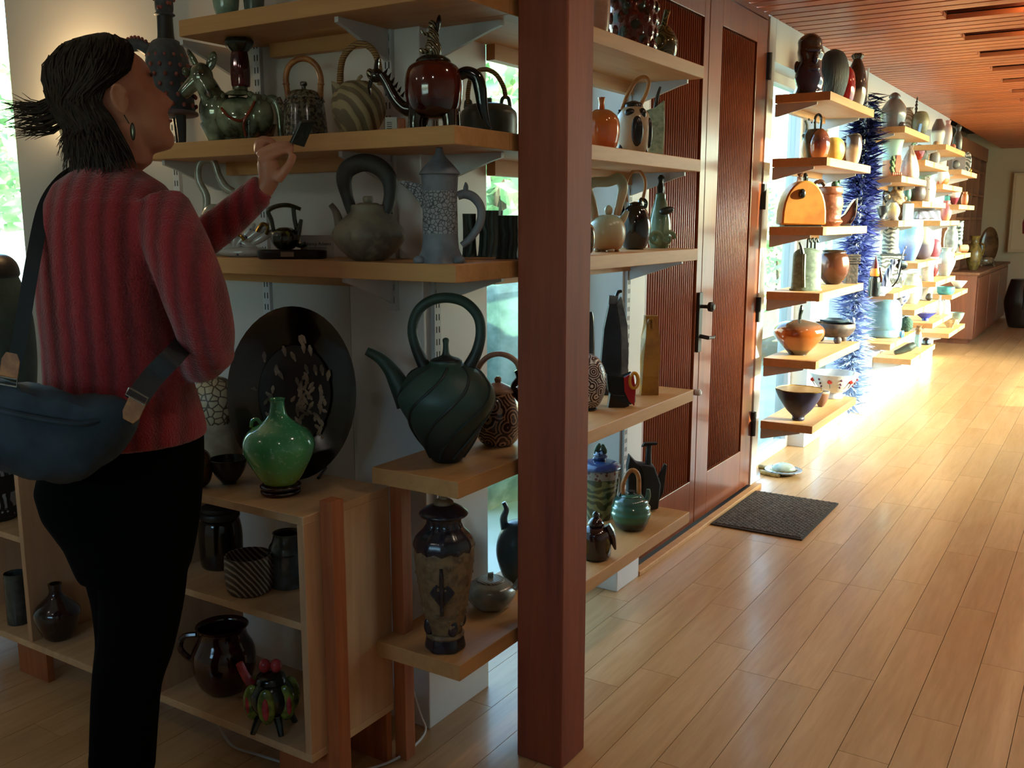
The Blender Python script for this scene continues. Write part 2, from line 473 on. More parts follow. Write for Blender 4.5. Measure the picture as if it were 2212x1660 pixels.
b = MB().box(X_R, X_R + .12, -1.62, 5.2, 0, 2.56).box(X_R, X_R + .12, 11.2, 15.2, 0, 2.56).box(X_R, X_R + .12, 5.2, 11.2, 2.33, 2.56)
structure(b.build('wall_right', M_WALL, smooth=False))

def window(name, x, y0, y1, z0, z1, muls=(), rails=(), fw=.05, th=.06, mat=None):
    """a window in a wall along the hall: frame with its panes"""
    b = MB().box(x - th / 2, x + th / 2, y0, y0 + fw, z0, z1).box(x - th / 2, x + th / 2, y1 - fw, y1, z0, z1)
    b.box(x - th / 2, x + th / 2, y0 + fw, y1 - fw, z0, z0 + fw).box(x - th / 2, x + th / 2, y0 + fw, y1 - fw, z1 - fw, z1)
    for m in muls: b.box(x - th / 2, x + th / 2, m - fw / 2, m + fw / 2, z0 + fw, z1 - fw)
    for r in rails: b.box(x - th / 2 - .004, x + th / 2 + .004, y0 + fw, y1 - fw, r[0], r[1])
    o = structure(b.build(name, mat or M_TRIM, smooth=False))
    ys = [y0 + fw] + [m for m in muls] + [y1 - fw]
    for i in range(len(ys) - 1):
        MB().box(x - .003, x + .003, ys[i] + (fw / 2 if i else 0), ys[i + 1] - (fw / 2 if i < len(ys) - 2 else 0), z0 + fw, z1 - fw).build('pane', M_GLASS, o, smooth=False)
    return o
# window wall along the hall: piers in front, glass set back
XG, XP = -1.66, -1.53
def pier(name, y0, y1, xf=XP, xb=-1.72): return structure(MB().box(xb, xf, y0, y1, 0, 2.56).build(name, M_TRIM, smooth=False, bevel=.003))
pier('wall_pier_1', 1.91, 2.20, -1.475)
pier('wall_pier_2', 3.06, 3.25, -1.475)
pier('wall_pier_3', 4.745, 4.84)
pier('wall_pier_4', 5.74, 5.97)
pier('wall_pier_5', 7.72, 7.95)
pier('wall_pier_6', 9.55, 9.75)
structure(MB().box(-2.1, XP, 9.75, 10.4, 0, 2.56).build('wall_hall_end', M_TRIM, smooth=False))
structure(MB().box(-2.1, -1.98, 10.4, 15.1, 0, 2.56).build('wall_alcove', M_CREAM, smooth=False))
for i, (a, c) in enumerate(((2.20, 3.06), (4.84, 5.74), (5.97, 7.72), (7.95, 9.55))):
    xf = -1.475 if i == 0 else XP
    structure(MB().box(-1.72, xf, a, c, 2.14, 2.56).build('wall_header_%d' % (i + 1), M_TRIM, smooth=False))
    window('window_%d' % (i + 1), XG, a, c, .0, 2.14, muls=[(a + c) / 2] if c - a > 1.2 else [])
    if i > 1: structure(MB().box(-1.63, XP, a, c, 0, .14).build('trim_%d' % (i + 1), M_TRIM, smooth=False))
# window at far left, in the wall behind the visitor
b = MB().box(-4.3, -4.25, 1.94, 2.0, .42, 2.27).box(-3.25, -3.2, 1.94, 2.0, .42, 2.27).box(-4.25, -3.25, 1.94, 2.0, .42, .47).box(-4.25, -3.25, 1.94, 2.0, 2.22, 2.27)
w5 = structure(b.build('window_5', M_TRIM, smooth=False))
MB().box(-4.25, -3.25, 1.967, 1.973, .47, 2.22).build('pane', M_GLASS, w5, smooth=False)
# window wall across the hall
window('window_7', X_R + .06, 5.2, 11.2, 0.0, 2.33, muls=[6.2, 7.2, 8.2, 9.2, 10.2], rails=[(.33, .47)], fw=.06, th=.07)
structure(MB().box(X_R + .03, X_R + .09, 5.25, 6.7, .05, .80).box(X_R + .03, X_R + .09, 6.7, 8.2, .05, .34).box(X_R + .03, X_R + .09, 10.2, 11.15, .05, .34).build('trim_kick_panel', M_TRIM, smooth=False))  # unseen panel added to keep sun off the floor and lower shelves

# ------------------------------------------------------------------ door with two reeded leaves
XD = -1.53
structure(MB().box(-1.62, -1.54, 3.25, 3.275, 0, ZC).box(-1.62, -1.54, 4.715, 4.745, 0, ZC).box(-1.62, -1.53, 3.275, 4.715, 2.315, ZC).build('trim_1', M_DOOR, smooth=False))
structure(MB().box(-1.505, -1.47, 3.25, 4.745, 0, .02).build('trim_2', M_SHELFX, smooth=False, bevel=.003))
structure(MB().box(-1.56, -1.505, 3.27, 4.72, 0, .008).build('trim_threshold', M_BLACK, smooth=False))
reed = MB().tube([(0, 0, .225), (0, 0, 2.185)], .0085, 8).mesh('reed'); reed.materials.append(M_REED)
reed.polygons.foreach_set('use_smooth', [len(p.vertices) == 4 for p in reed.polygons])
def leaf(n, y0, y1, p0, p1):
    b = MB().box(XD - .04, XD, y0, p0, .015, 2.31).box(XD - .04, XD, p1, y1, .015, 2.31).box(XD - .04, XD, p0, p1, .015, .22).box(XD - .04, XD, p0, p1, 2.19, 2.31)
    d = structure(b.build('door_%d' % n, M_DOOR, smooth=False, bevel=.002))
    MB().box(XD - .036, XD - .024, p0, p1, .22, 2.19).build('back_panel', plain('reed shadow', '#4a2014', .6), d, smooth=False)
    y = p0 + .012
    while y < p1 - .008:
        o = bpy.data.objects.new('reed', reed); COL.objects.link(o); o.parent = d; o.location = (XD - .014, y, 0); y += .0225
    return d
d1 = leaf(1, 3.277, 3.952, 3.385, 3.895)
d2 = leaf(2, 3.958, 4.713, 4.105, 4.565)
for z in (2.1, 1.48, .92, .33): MB().lathe([(.015, 0), (.015, .125)], 12, (XD + .006, 4.728, z - .06)).build('hinge', M_BLACK, d2)
for z in (1.50, .92): MB().lathe([(.015, 0), (.015, .125)], 12, (XD + .006, 3.272, z - .06)).build('hinge', M_BLACK, d1)
h = MB().box(XD, XD + .014, 3.905, 3.945, .80, 1.06).build('handle', M_BLACK, d1, smooth=False, bevel=.003)
MB().lathe([(.008, 0), (.008, .03), (.02, .035), (.022, .05), (.012, .06)], 12).move(Matrix.Translation((XD + .014, 3.925, 1.0)) @ Matrix.Rotation(math.pi / 2, 4, 'Y')).build('knob', M_BLACK, h)
MB().tube([(XD + .014, 3.925, .87), (XD + .05, 3.925, .865), (XD + .05, 3.99, .86), (XD + .05, 4.01, .865)], [.009, .009, .007, .003], 8).build('lever', M_BLACK, h)
MB().lathe([(.014, 0), (.014, .02), (.008, .026)], 12).move(Matrix.Translation((XD, 3.93, .62)) @ Matrix.Rotation(math.pi / 2, 4, 'Y')).build('lock', M_STEEL, d1)

# ------------------------------------------------------------------ post
structure(MB().box(-1.206, -1.075, 1.928, 2.052, 0, 2.56).build('post_timber', M_POST, smooth=False, bevel=.004))

# ------------------------------------------------------------------ shelves on brackets
X1, XW, YW = -1.215, -1.475, 1.91
TH = .04
def bracket(parent, p, direc, L=.21, H=.075):
    """steel bracket: p at the wall under the board, direc unit vector away from the wall"""
    t = .006; d = Vector(direc); s = Vector((-d.y, d.x, 0)) * t
    pts = [(0, 0), (L, 0), (L, -.012), (L * .85, -.02), (.012, -H), (0, -H)]
    b = MB(); n = len(pts)
    vs = [tuple(Vector(p) + d * q[0] + Vector((0, 0, q[1])) + s) for q in pts] + [tuple(Vector(p) + d * q[0] + Vector((0, 0, q[1])) - s) for q in pts]
    b.add(vs, [tuple(range(n)), tuple(range(2 * n - 1, n - 1, -1))] + [(i, i + n, (i + 1) % n + n, (i + 1) % n) for i in range(n)])
    return b.build('bracket', M_STEEL, parent, smooth=False)
YE = 1.69
def ordinal(i): return ['top', 'second', 'third', 'fourth', 'fifth', 'lowest'][i]
for i, (z, xl) in enumerate(((1.868, -2.071), (1.568, -2.26), (1.274, -2.6), (.787, None), (.345, None))):
    e = empty('corner_shelf', (X1, YE, z))
    tag(e, ['thick maple corner shelf wrapping the white wall corner, topmost of its five', 'maple corner shelf carrying bamboo-handled teapots, second from the top beside the red timber post', 'maple corner shelf carrying the white name card, third from the top', 'maple shelf under the tall ring-handled green teapot, fourth from the top by the post', 'lowest maple shelf by the post, under the tall relief urn'][i], 'shelf', 'maple shelves around the wall corner')
    c = Vector((X1, YE, z))
    b = MB().box(XW - c.x if xl is not None else -.253, 0, (YW - c.y if xl is not None else 0), 3.10 - c.y, -TH, 0)
    b.build('board', M_SHELF, e, smooth=False, bevel=.002)
    if xl is not None:
        MB().box(xl - c.x, 0, 0, YW - .001 - c.y, -TH, 0).build('board', M_SHELFX, e, smooth=False, bevel=.002)
        MB().box(xl + .12 - c.x, -1.60 - c.x, YW - .028 - c.y, YW - c.y, -TH - .035, -TH).build('cleat', M_SHELFX, e, smooth=False)
        for xb in (-1.565, -2.10, ) if i == 0 else (-1.565, -2.385 if i == 2 else -2.2):
            bracket(e, (xb - c.x, YW - c.y, -TH), (0, -1, 0), .19)
        bracket(e, (XW - c.x, 1.955 - c.y, -TH), (1, 0, 0))
    else:
        bracket(e, (XW - c.x, 1.955 - c.y, -TH), (1, 0, 0))
    bracket(e, (XW - c.x, 3.085 - c.y, -TH), (1, 0, 0))
    MB().box(XW - c.x - .0, XW + .028 - c.x, 2.2 - c.y, 3.06 - c.y, -TH - .04, -TH).build('cleat', M_SHELF, e, smooth=False)
BAYS = {'B': (4.70, 5.63, (1.963, 1.663, 1.336, 1.018, .684, .36)), 'C': (6.52, 7.42, (1.95, 1.645, 1.365, .90, .57)),
        'D': (7.32, 8.37, (1.785, 1.50, 1.065, .73, .37)), 'E': (8.17, 9.21, (1.945, 1.645, 1.363, .885, .555)), 'F': (9.10, 10.10, (1.795, 1.50, 1.06, .72, .38))}
BAYNAME = {'B': 'bay beside the wooden door', 'C': 'bay just past the blue spiky column', 'D': 'middle bay of the window wall', 'E': 'fourth bay along the window wall', 'F': 'farthest bay before the brown cubbies'}
for k, (y0, y1, zs) in BAYS.items():
    for i, z in enumerate(zs):
        e = empty('wall_shelf', (X1, y0, z))
        tag(e, 'maple shelf, %s in the %s' % (['topmost', 'second from top', 'third from top', 'fourth from top', 'fifth from top', 'sixth and lowest'][i], BAYNAME[k]), 'shelf', 'maple shelves along the window wall')
        MB().box(-.262, 0, 0, y1 - y0, -TH, 0).build('board', M_SHELF, e, smooth=False, bevel=.002)
        MB().box(-.262, -.235, .1, y1 - y0 - .1, -TH - .03, -TH).build('cleat', M_SHELF, e, smooth=False)
        for yy in (.04, y1 - y0 - .04): bracket(e, (-.27, yy, -TH), (1, 0, 0), .2, .06)
def standard(p, face, z0, z1, label):
    e = MB().box(-.0135, .0135, 0, .012, z0, z1) if face == 'y' else MB().box(0, .012, -.0135, .0135, z0, z1)
    o = e.build('shelf_standard', M_STEEL, smooth=False); o.location = p
    tag(o, label, 'shelf standard', 'slotted shelf standards')
    b = MB(); z = z0 + .02
    while z < z1 - .02:
        for s in (-.0055, .0055):
            if face == 'y': b.box(s - .0015, s + .0015, -.0006, .001, z, z + .016)
            else: b.box(.011, .0126, s - .0015, s + .0015, z, z + .016)
        z += .032
    k = b.build('slots', M_SLOT, o, smooth=False); k['kind'] = 'stuff'
standard((-1.565, YW - .012, 0), 'y', 1.14, 2.2, 'slotted white steel standard on the wall behind the ring-handled teapot and shell teapot')
standard((-2.375, YW - .012, 0), 'y', 1.0, 2.2, 'slotted white steel standard beside the visitor\'s chin')
standard((-2.02, YW - .012, 0), 'y', 1.1, 2.2, 'slotted white steel standard behind the raised hand')
standard((XW, 1.955, 0), 'x', .2, 2.2, 'slotted white steel standard on the pier behind the crackled ewer')
standard((XW, 3.085, 0), 'x', .1, 2.2, 'slotted white steel standard on the narrow pier next to the wooden door')
for i, (yy, t) in enumerate(((5.86, 'behind the spiky blue column'), (7.83, 'on the pier in mid hall'), (9.65, 'on the pier nearest the cubbies'))):
    standard((XP, yy, 0), 'x', .1, 2.1, 'slotted steel shelf standard ' + t)
for yy, t in ((6.62, 'sixth'), (7.36, 'seventh'), (8.25, 'eighth'), (9.15, 'ninth')):
    o = MB().box(-1.64, -1.487, yy - .02, yy + .02, .14, 2.14).build('window_post', M_TRIM, smooth=False); structure(o)
# ------------------------------------------------------------------ pots: pictured sizes turned into real ones
SH = {'ovoid': [(.45, 0), (.75, .15), (1, .45), (.95, .7), (.6, .92), (.45, 1)],
      'sphere': [(.35, 0), (.8, .14), (1, .5), (.8, .86), (.35, 1)],
      'bowl': [(.38, 0), (.4, .08), (.7, .35), (.92, .7), (1, 1)],
      'cup': [(.62, 0), (.75, .05), (.9, .4), (1, 1)],
      'cyl': [(.93, 0), (1, .03), (1, .97), (.93, 1)],
      'bottle': [(.55, 0), (.9, .15), (1, .35), (.75, .58), (.3, .75), (.25, .92), (.35, 1)],
      'jar': [(.6, 0), (.9, .2), (1, .5), (.85, .78), (.6, .88), (.65, 1)],
      'vase': [(.45, 0), (.6, .1), (1, .5), (.8, .78), (.45, .88), (.6, 1)],
      'dish': [(.42, 0), (.46, .15), (.8, .55), (1, 1)],
      'gourd': [(.6, 0), (1, .25), (.85, .5), (.5, .62), (.65, .78), (.5, .95), (.2, 1)],
      'cone': [(1, 0), (.9, .3), (.6, .7), (.3, 1)],
      'dome': [(1, 0), (.98, .3), (.8, .7), (.45, .93), (.08, 1)],
      'egg': [(.4, 0), (.9, .22), (1, .45), (.75, .78), (.3, .97), (.05, 1)],
      'flare': [(.75, 0), (.7, .3), (.72, .6), (1, 1)],
      'drum': [(.7, 0), (.9, .2), (1, .5), (.9, .8), (.72, 1)]}
YL, XA, XB = 1.80, -1.345, -1.335        # middle of the left arm, the right arm, the far bays
class Pot:
    def __init__(s, name, label, cat, px, z, py=None, x=None, y=None, loc=None, group=None, solo=False):
        if loc is not None: p = Vector(loc)
        elif py is not None: p = on_z(px, py, z)
        elif x is not None: p = along_y(px, x, z)
        else: p = along_x(px, YL if y is None else y, z)
        if x is not None and py is None and loc is None:
            for y0_, y1_, zs_ in BAYS.values():
                if z in zs_ and y0_ - .25 < p.y < y1_ + .6: 
                    if p.y > y1_ - .08: p = along_x(px, y1_ - .08, z)
                    if p.x > X1 - .055: p.x = X1 - .055
                    p.y = min(max(p.y, y0_ + .07), y1_ - .08); break
        a, b, d = project(p)
        s.k = d / F_PX; s.kr = s.k * math.cos(math.atan((a - CX) / F_PX)); s.kz = s.k / (COSP + SINP * (b - 60 - CY) / F_PX)
        s.loc = p; s.solo = solo; s.name = name; s.info = (label, cat, group); s.root = None
        if not solo: s.root = tag(empty(name, p, YAW), label, cat, group)
    def _out(s, mb, part, mat, parent, smooth=True, bevel=0, angle=42):
        if s.solo and s.root is None:
            o = mb.build(s.name, mat, None, smooth, bevel, s.loc, YAW, angle); s.root = tag(o, *s.info); return o
        return mb.build(part, mat, parent or s.root, smooth, bevel, angle=angle)
    def v(s, p):
        return Vector((p[0] * s.k, (p[2] if len(p) > 2 else 0) * s.k, p[1] * s.kz))
    def L(s, part, prof, mat, at=(0, 0, 0), seg=28, sx=1, sy=1, mod=None, n=4, opened=False, wall=3, floor=.12, parent=None, rot=0, tilt=None):
        q = smoothprof(prof, n) if n else list(prof)
        if opened:
            r1, h1 = q[-1]; h0 = q[0][1]; H = h1 - h0
            inner = [(max(r - wall, .6), h) for r, h in q if h > h0 + H * floor][::-1]
            q = q + [(max(r1 - wall * .5, .5), h1 + wall * .15)] + inner + [(.5, h0 + H * floor)]
        b = MB().lathe([(r * s.kr, h * s.kz) for r, h in q], seg, (0, 0, 0), sx, sy, (lambda a, h: mod(a, h / s.kz)) if mod else None, rot=rot)
        c = s.v((at[0], at[1], at[2] if len(at) > 2 else 0))
        m = Matrix.Translation(c)
        if tilt: m = m @ Matrix.Rotation(math.radians(tilt[0]), 4, 'Y') @ Matrix.Rotation(math.radians(tilt[1]), 4, 'X')
        return s._out(b.move(m), part, mat, parent)
    def T(s, part, pts, r, mat, seg=8, n=6, flat=1.0, parent=None, mod=None):
        q = [s.v(p) for p in pts]
        if n > 1: q = crom(q, n)
        rr = lerp_list(list(r), len(q)) if hasattr(r, '__len__') else [r] * len(q)
        return s._out(MB().tube(q, [x * s.kr for x in rr], seg, flat=flat, mod=mod), part, mat, parent)
    def E(s, part, c, r, mat, seg=16, n=10, rot=0, parent=None, mod=None):
        rr = (r[0] * s.kr, (r[2] if len(r) > 2 else r[0]) * s.kr, r[1] * s.kz)
        return s._out(MB().ell(s.v(c), rr, seg, n, Matrix.Rotation(math.radians(rot), 3, 'Y') if rot else None, mod), part, mat, parent)
    def P(s, part, poly, d0, d1, mat, parent=None, bevel=0, smooth=False):
        return s._out(MB().prism([(a * s.k, b * s.kz) for a, b in poly], d0 * s.k, d1 * s.k), part, mat, parent, smooth, bevel)
    def B(s, part, x0, x1, z0, z1, d0, d1, mat, parent=None, bevel=.0015):
        return s._out(MB().box(x0 * s.k, x1 * s.k, d0 * s.k, d1 * s.k, z0 * s.kz, z1 * s.kz), part, mat, parent, False, bevel)
    def many(s, part, items, mat, parent=None):
        """several tiny alike bumps as one relief: items of (centre, radii)"""
        b = MB()
        for c, r in items: b.ell(s.v(c), (r[0] * s.kr, (r[2] if len(r) > 2 else r[0]) * s.kr, r[1] * s.kz), 7, 5)
        o = s._out(b, part, mat, parent); o['kind'] = 'stuff'; return o
def vessel(name, label, cat, px, z, w, h, shape, mat, opened=True, x=None, y=None, py=None, seg=26, sx=1, sy=1, mod=None, group=None, loc=None):
    """a thrown pot of one piece: half width and height as pictured"""
    p = Pot(name, label, cat, px, z, py=py, x=x, y=y, loc=loc, solo=True, group=group)
    prof = [(r * w, t * h) for r, t in (SH[shape] if isinstance(shape, str) else shape)]
    p.L(name, prof, mat, seg=seg, sx=sx, sy=sy, mod=mod, opened=opened, wall=max(1.0, w * .08)); return p
def flute(n, d): return lambda a, h: 1 + d * math.cos(n * a)
def twist(n, d, t): return lambda a, h: 1 + d * abs(math.cos((n * a + h * t) / 2)) - d * .5
def arch(x0, x1, y0, top, dv=0, lean=0, n=9):
    c = (x0 + x1) / 2; w = (x1 - x0) / 2
    return [(c - w * math.cos(math.pi * i / (n - 1)), y0 + (top - y0) * math.sin(math.pi * i / (n - 1)) ** .75, dv + lean * math.sin(math.pi * i / (n - 1))) for i in range(n)]
M_BAMBOO = glaze('bamboo', '#b5793f', '#8a5427', .4, pat='noise', scale=30)
M_CANE = glaze('wrapped cane', '#a5814f', '#6f5230', .6, pat='wavez', scale=60, bmp=.5)
M_TAN = glaze('tan cane', '#c08a55', '#a06c3a', .5)

# ------------------------------------------------------------------ cabinet of plywood on legs
CF, CB, CR, CL = 1.456, 1.75, -1.466, -2.95
Z0, Z1, t = .135, .725, .02
cab = tag(empty('plywood_cabinet', (CR, CF, 0)), 'low open birch plywood cabinet on fir legs, under the dark oval platter', 'cabinet')
def cb(name, x0, x1, y0, y1, z0, z1, mat, bevel=.0015, parent=None):
    return MB().box(x0 - CR, x1 - CR, y0 - CF, y1 - CF, z0, z1).build(name, mat, parent or cab, smooth=False, bevel=bevel)
cb('top_panel', CL, CR, CF, CB, Z1 - t, Z1, M_PLY)
cb('bottom_panel', CL, CR, CF, CB, Z0, Z0 + t, M_PLY)
cb('side_panel', CR - t, CR, CF, CB, Z0 + t, Z1 - t, M_PLYV)
cb('side_panel', CL, CL + t, CF, CB, Z0 + t, Z1 - t, M_PLYV)
cb('divider', -2.03, -2.01, CF + .004, CB, Z0 + t, Z1 - t, M_PLYV)
cb('divider', -2.60, -2.58, CF + .004, CB, Z0 + t, Z1 - t, M_PLYV)
cb('shelf_panel', -2.01, CR - t, CF + .006, CB, .452, .47, M_PLY)
cb('shelf_panel', CL + t, -2.60, CF + .006, CB, .452, .47, M_PLY)
cb('leg', CR, CR + .036, 1.508, 1.548, 0, .751, M_LEG)
cb('leg', CR, CR + .036, 1.752, 1.79, 0, .74, M_LEG)
cb('foot_rail', -1.63, CR, 1.508, 1.53, 0, Z0, M_LEG)
cb('foot_rail', -1.63, CR, 1.72, 1.74, 0, Z0, M_LEG)
cb('foot_rail', -2.75, -2.6, 1.508, 1.53, 0, Z0, M_LEG)

# cord on the floor
pts = [on_z(470, 1560, .12), on_z(500, 1610, .03), on_z(560, 1632, .006), on_z(640, 1655, .006), on_z(740, 1668, .006), on_z(820, 1655, .006), on_z(880, 1625, .006), on_z(918, 1582, .006), on_z(908, 1545, .05), on_z(893, 1495, .12), on_z(890, 1470, .2)]
tag(MB().tube(crom(pts, 6), .0035, 7).build('power_cord', plain('white cable', '#c9c9c6', .5)), 'thin white power cord lying on the floor below the plywood cabinet', 'cord')

# ------------------------------------------------------------------ on the cabinet top
M_PLAT = glaze('tenmoku platter', '#120d0b', '#3a2a1d', .18, scale=14, amt=(.55, .8), coat=.4)
p = Pot('oval_platter', 'huge dark oval platter with wax-resist plant motif, leaning on the cabinet top', 'platter', 652, Z1, loc=(along_x(650, 1.735, Z1)))
R = Matrix.Rotation(math.radians(-11), 4, 'X')
def disc(profile, rx, rz, c, name, mat, parent=None, seg=48):
    b = MB().lathe([(r, h) for r, h in profile], seg)
    b.v = [(q[0] * rx, -q[2], q[1] * rz) for q in b.v]
    b.move(Matrix.Translation(c) @ R); return b.build(name, mat, parent or p.root)
a_, c_ = 134 * p.k, 180 * p.kz
cen = Vector((0, -.035, c_ * math.cos(.19)))
disc([(.02, -.008), (.55, -.008), (.62, 0), (.8, .012), (.97, .03), (1.0, .034), (.99, .026), (.8, .002), (.6, -.014), (.02, -.016)], a_, c_, cen, 'plate', M_PLAT)
disc([(.02, .001), (.56, .001), (.56, -.006), (.02, -.006)], a_, c_, cen, 'well', glaze('platter well', '#20201c', '#0f0c0b', .5, pat='noise', scale=9, amt=(.4, .6)))
mot = MB(); rr = random.Random(3)
def petal(x, z, l, w, ang):
    d = Vector((math.sin(ang), 0, math.cos(ang))) * l
    q = [Vector((x, 0, z)), Vector((x, 0, z)) + d * .6, Vector((x, 0, z)) + d]
    mot.tube([R @ (v_ + Vector((0, -.002, 0))) + cen + Vector((0, -.002, 0)) for v_ in q], [w * .3, w, w * .4], 6, flat=.25)
for x, z, n in ((-.055, .0, 10), (.01, .02, 12), (.065, .0, 10), (.035, .05, 8)):
    for i in range(n):
        zz = z - i * .013
        if abs(zz) > .11: continue
        petal(x, zz, .018 + rr.random() * .01, .0052, rr.uniform(-.9, .9)); petal(x + rr.uniform(-.012, .012), zz, .018, .005, rr.uniform(2, 4))
    for i in range(3): petal(x + rr.uniform(-.035, .035), z + .03 + rr.random() * .05, .028, .006, rr.uniform(-.7, .7))
o = mot.build('plant_motif', glaze('bare clay', '#9a8f80', '#5c5248', .6), p.root); o['kind'] = 'stuff'
b = MB().tube([(-.06, -.075, 0.004), (-.06, .02, .004), (-.06, .03, .09)], .004, 6).tube([(.06, -.075, .004), (.06, .02, .004), (.06, .03, .09)], .004, 6).tube([(-.06, .02, .004), (.06, .02, .004)], .004, 6)
b.build('easel', M_BLACK, p.root)

M_GREEN = glaze('green crackle glaze', '#2e8a55', '#86c9a0', .15, coat=.5, bands=[(0, '#8fa83f'), (.25, '#58ab62'), (.6, '#4a9f70'), (1, '#3d8c66')], scale=16, warp=.1, amt=(.58, .75))
p = Pot('green_vase', 'round apple-green crackle vase with narrow neck on a dark wooden stand', 'vase', 607, Z1, loc=on_z(607, 1066, Z1))
p.L('stand', [(40, 0), (44, 3), (44, 9), (38, 12), (45, 15), (45, 20), (40, 23)], glaze('rosewood stand', '#3a0f14', '#1d090b', .2, coat=.4), n=3)
p.L('body', [(30, 22), (38, 26), (55, 50), (73, 85), (78, 112), (66, 137), (38, 156), (21, 172), (16, 190), (15, 202), (18, 208)], M_GREEN, opened=True, wall=3, seg=36)
for sgn in (-1,):
    p.T('lug', [(-58, 146), (-54, 160), (-44, 163), (-38, 156)], 4, M_GREEN)
vessel('small_bowl', 'small dark brown flared bowl on the cabinet top beside the green vase', 'bowl', 495, Z1, 42, 56, 'bowl', glaze('dark tenmoku', '#1c1611', '#3a2c1c', .3), py=1045)
p = Pot('cream_jar', 'large cream cylinder jar with pebble-patterned rounded lid, behind the visitor\'s hip', 'jar', 470, Z1, loc=along_x(470, 1.66, Z1))
p.L('body', [(52, 0), (56, 6), (56, 92), (50, 98)], glaze('cream slip', '#a3947c', '#8b7c66', .5))
p.L('lid', [(54, 98), (58, 110), (56, 150), (44, 178), (22, 192), (2, 196)], glaze('pebbled slip', '#b3a687', '#4a3d2c', .4, pat='cells', scale=55, amt=(.05, .12), bmp=.6))
vessel('amber_pot', 'small amber brown round pot half hidden behind the visitor\'s hip', 'pot', 432, Z1, 30, 84, 'sphere', glaze('amber glaze', '#4a2c14', '#1e140c', .2, coat=.3), y=1.50)
p = Pot('floor_jar', 'big olive stoneware jar with dark rim near the window at the picture\'s left edge', 'jar', 4, Z1, y=1.61)
p.L('body', [(58, 0), (72, 20), (88, 110), (92, 180), (88, 250), (74, 300), (66, 322)], glaze('olive stoneware', '#3d4a41', '#27302b', .45, scale=8), seg=36)
p.L('neck', [(66, 322), (70, 330), (64, 352), (44, 368), (8, 374)], glaze('brown iron rim', '#3a2a22', '#221a17', .35))

# ------------------------------------------------------------------ inside the cabinet
ZB = Z0 + t
p = Pot('storage_jar', 'tall black-brown lidded jar in the cabinet\'s upper compartment', 'jar', 480, .47, y=1.62)
p.L('body', [(40, 0), (46, 10), (48, 70), (44, 100), (38, 108)], glaze('black glaze', '#120d0b', '#241812', .15, coat=.4))
p.L('lid', [(40, 108), (44, 112), (43, 122), (38, 126), (38, 134), (20, 140), (2, 141)], glaze('grey brown lid', '#2f2a24', '#1e1a16', .4))
vessel('chevron_bowl', 'brown straight-sided bowl carved with white chevrons, in the cabinet\'s upper compartment', 'bowl', 540, .47, 53, 84, [(.8, 0), (.93, .1), (1, .4), (1, .85), (.97, 1)], glaze('chevron carving', '#382c26', '#9a8f84', .4, pat='waved', scale=38, amt=(.62, .74), warp=.02), y=1.535)
p = Pot('glass_jar', 'pale grey glass jar with round shoulder at the cabinet\'s right side', 'jar', 624, .47, y=1.62)
p.L('body', [(38, 0), (42, 6), (42, 78), (34, 98), (30, 112), (32, 118)], glaze('smoky glass', '#56656c', '#3d484c', .08, coat=.5), opened=True)
p.T('band', [(-40, 80), (-20, 76, -34), (0, 75, -40), (20, 76, -34), (40, 80)], 2, M_BLACK)
p = Pot('red_mug', 'wide-bellied red-brown glazed mug with ear handle, bottom cabinet compartment', 'mug', 487, ZB, y=1.57)
p.L('body', [(42, 0), (58, 20), (70, 60), (68, 95), (55, 122), (52, 140), (58, 150)], glaze('oxblood brown', '#3a120d', '#240b09', .12, coat=.5), opened=True, wall=4)
p.T('handle', [(-56, 128), (-84, 122), (-92, 96), (-76, 74), (-64, 70)], 7, glaze('oxblood brown', '#3a120d'))
M_LEAF = glaze('leaf green glaze', '#6d7a2c', '#3f4a1e', .2, scale=40, coat=.3)
M_PINK = glaze('coral pink glaze', '#b23a3f', '#8c2a30', .25, scale=40)
M_DKG = glaze('black green glaze', '#141a14', '#22281c', .2, coat=.3)
p = Pot('flower_teapot', 'tripod teapot of green petals with coral pink centre and knob, bottom cabinet compartment', 'teapot', 590, ZB, y=1.50)
p.E('body', (0, 75), (50, 48), M_DKG)
for i in range(6):
    a = i * math.pi / 3 + math.pi / 6 + .5
    x_, y_ = 44 * math.sin(a), -44 * math.cos(a)
    pet = p.E('petal', (x_ * .95, 70, y_ * .95), (20, 42, 10), M_LEAF)
    if y_ < 10: p.E('petal_heart', (x_ * 1.13, 68, y_ * 1.13), (8, 26, 6), M_PINK, parent=pet)
for a in (-2.3, -.85, .6, 2.0):
    p.T('leg', [(30 * math.sin(a), 36, -30 * math.cos(a)), (40 * math.sin(a), 18, -40 * math.cos(a)), (48 * math.sin(a), 0, -48 * math.cos(a))], [10, 8, 6], M_DKG)
p.L('lid', [(34, 112), (30, 124), (14, 132), (4, 134)], M_DKG)
p.E('knob', (-12, 146), (13, 16), M_PINK); p.E('knob', (12, 146), (13, 16), M_PINK)
p.T('spout', [(-38, 96), (-52, 118), (-66, 152)], [11, 10, 9], M_PINK)
vessel('brown_vase', 'dark red-brown bulbous vase with short neck on the cabinet floor, beside the visitor\'s knee', 'vase', 128, ZB, 52, 126, [(.5, 0), (.72, .1), (1, .42), (.9, .58), (.42, .76), (.28, .86), (.3, 1)], glaze('dark red brown', '#2b1614', '#170d0c', .15, coat=.5), y=1.52)
M_STRIPE = glaze('white scratched stripes', '#141516', '#8c8f90', .4, pat='wavex', scale=26, amt=(.6, .72))
p = Pot('striped_jar', 'black jar with white scratched stripes on the cabinet\'s left upper shelf', 'jar', -2, .47, y=1.53)
p.L('body', [(38, 0), (42, 6), (44, 30), (44, 120), (36, 140)], plain('black matte clay', '#131415', .5))
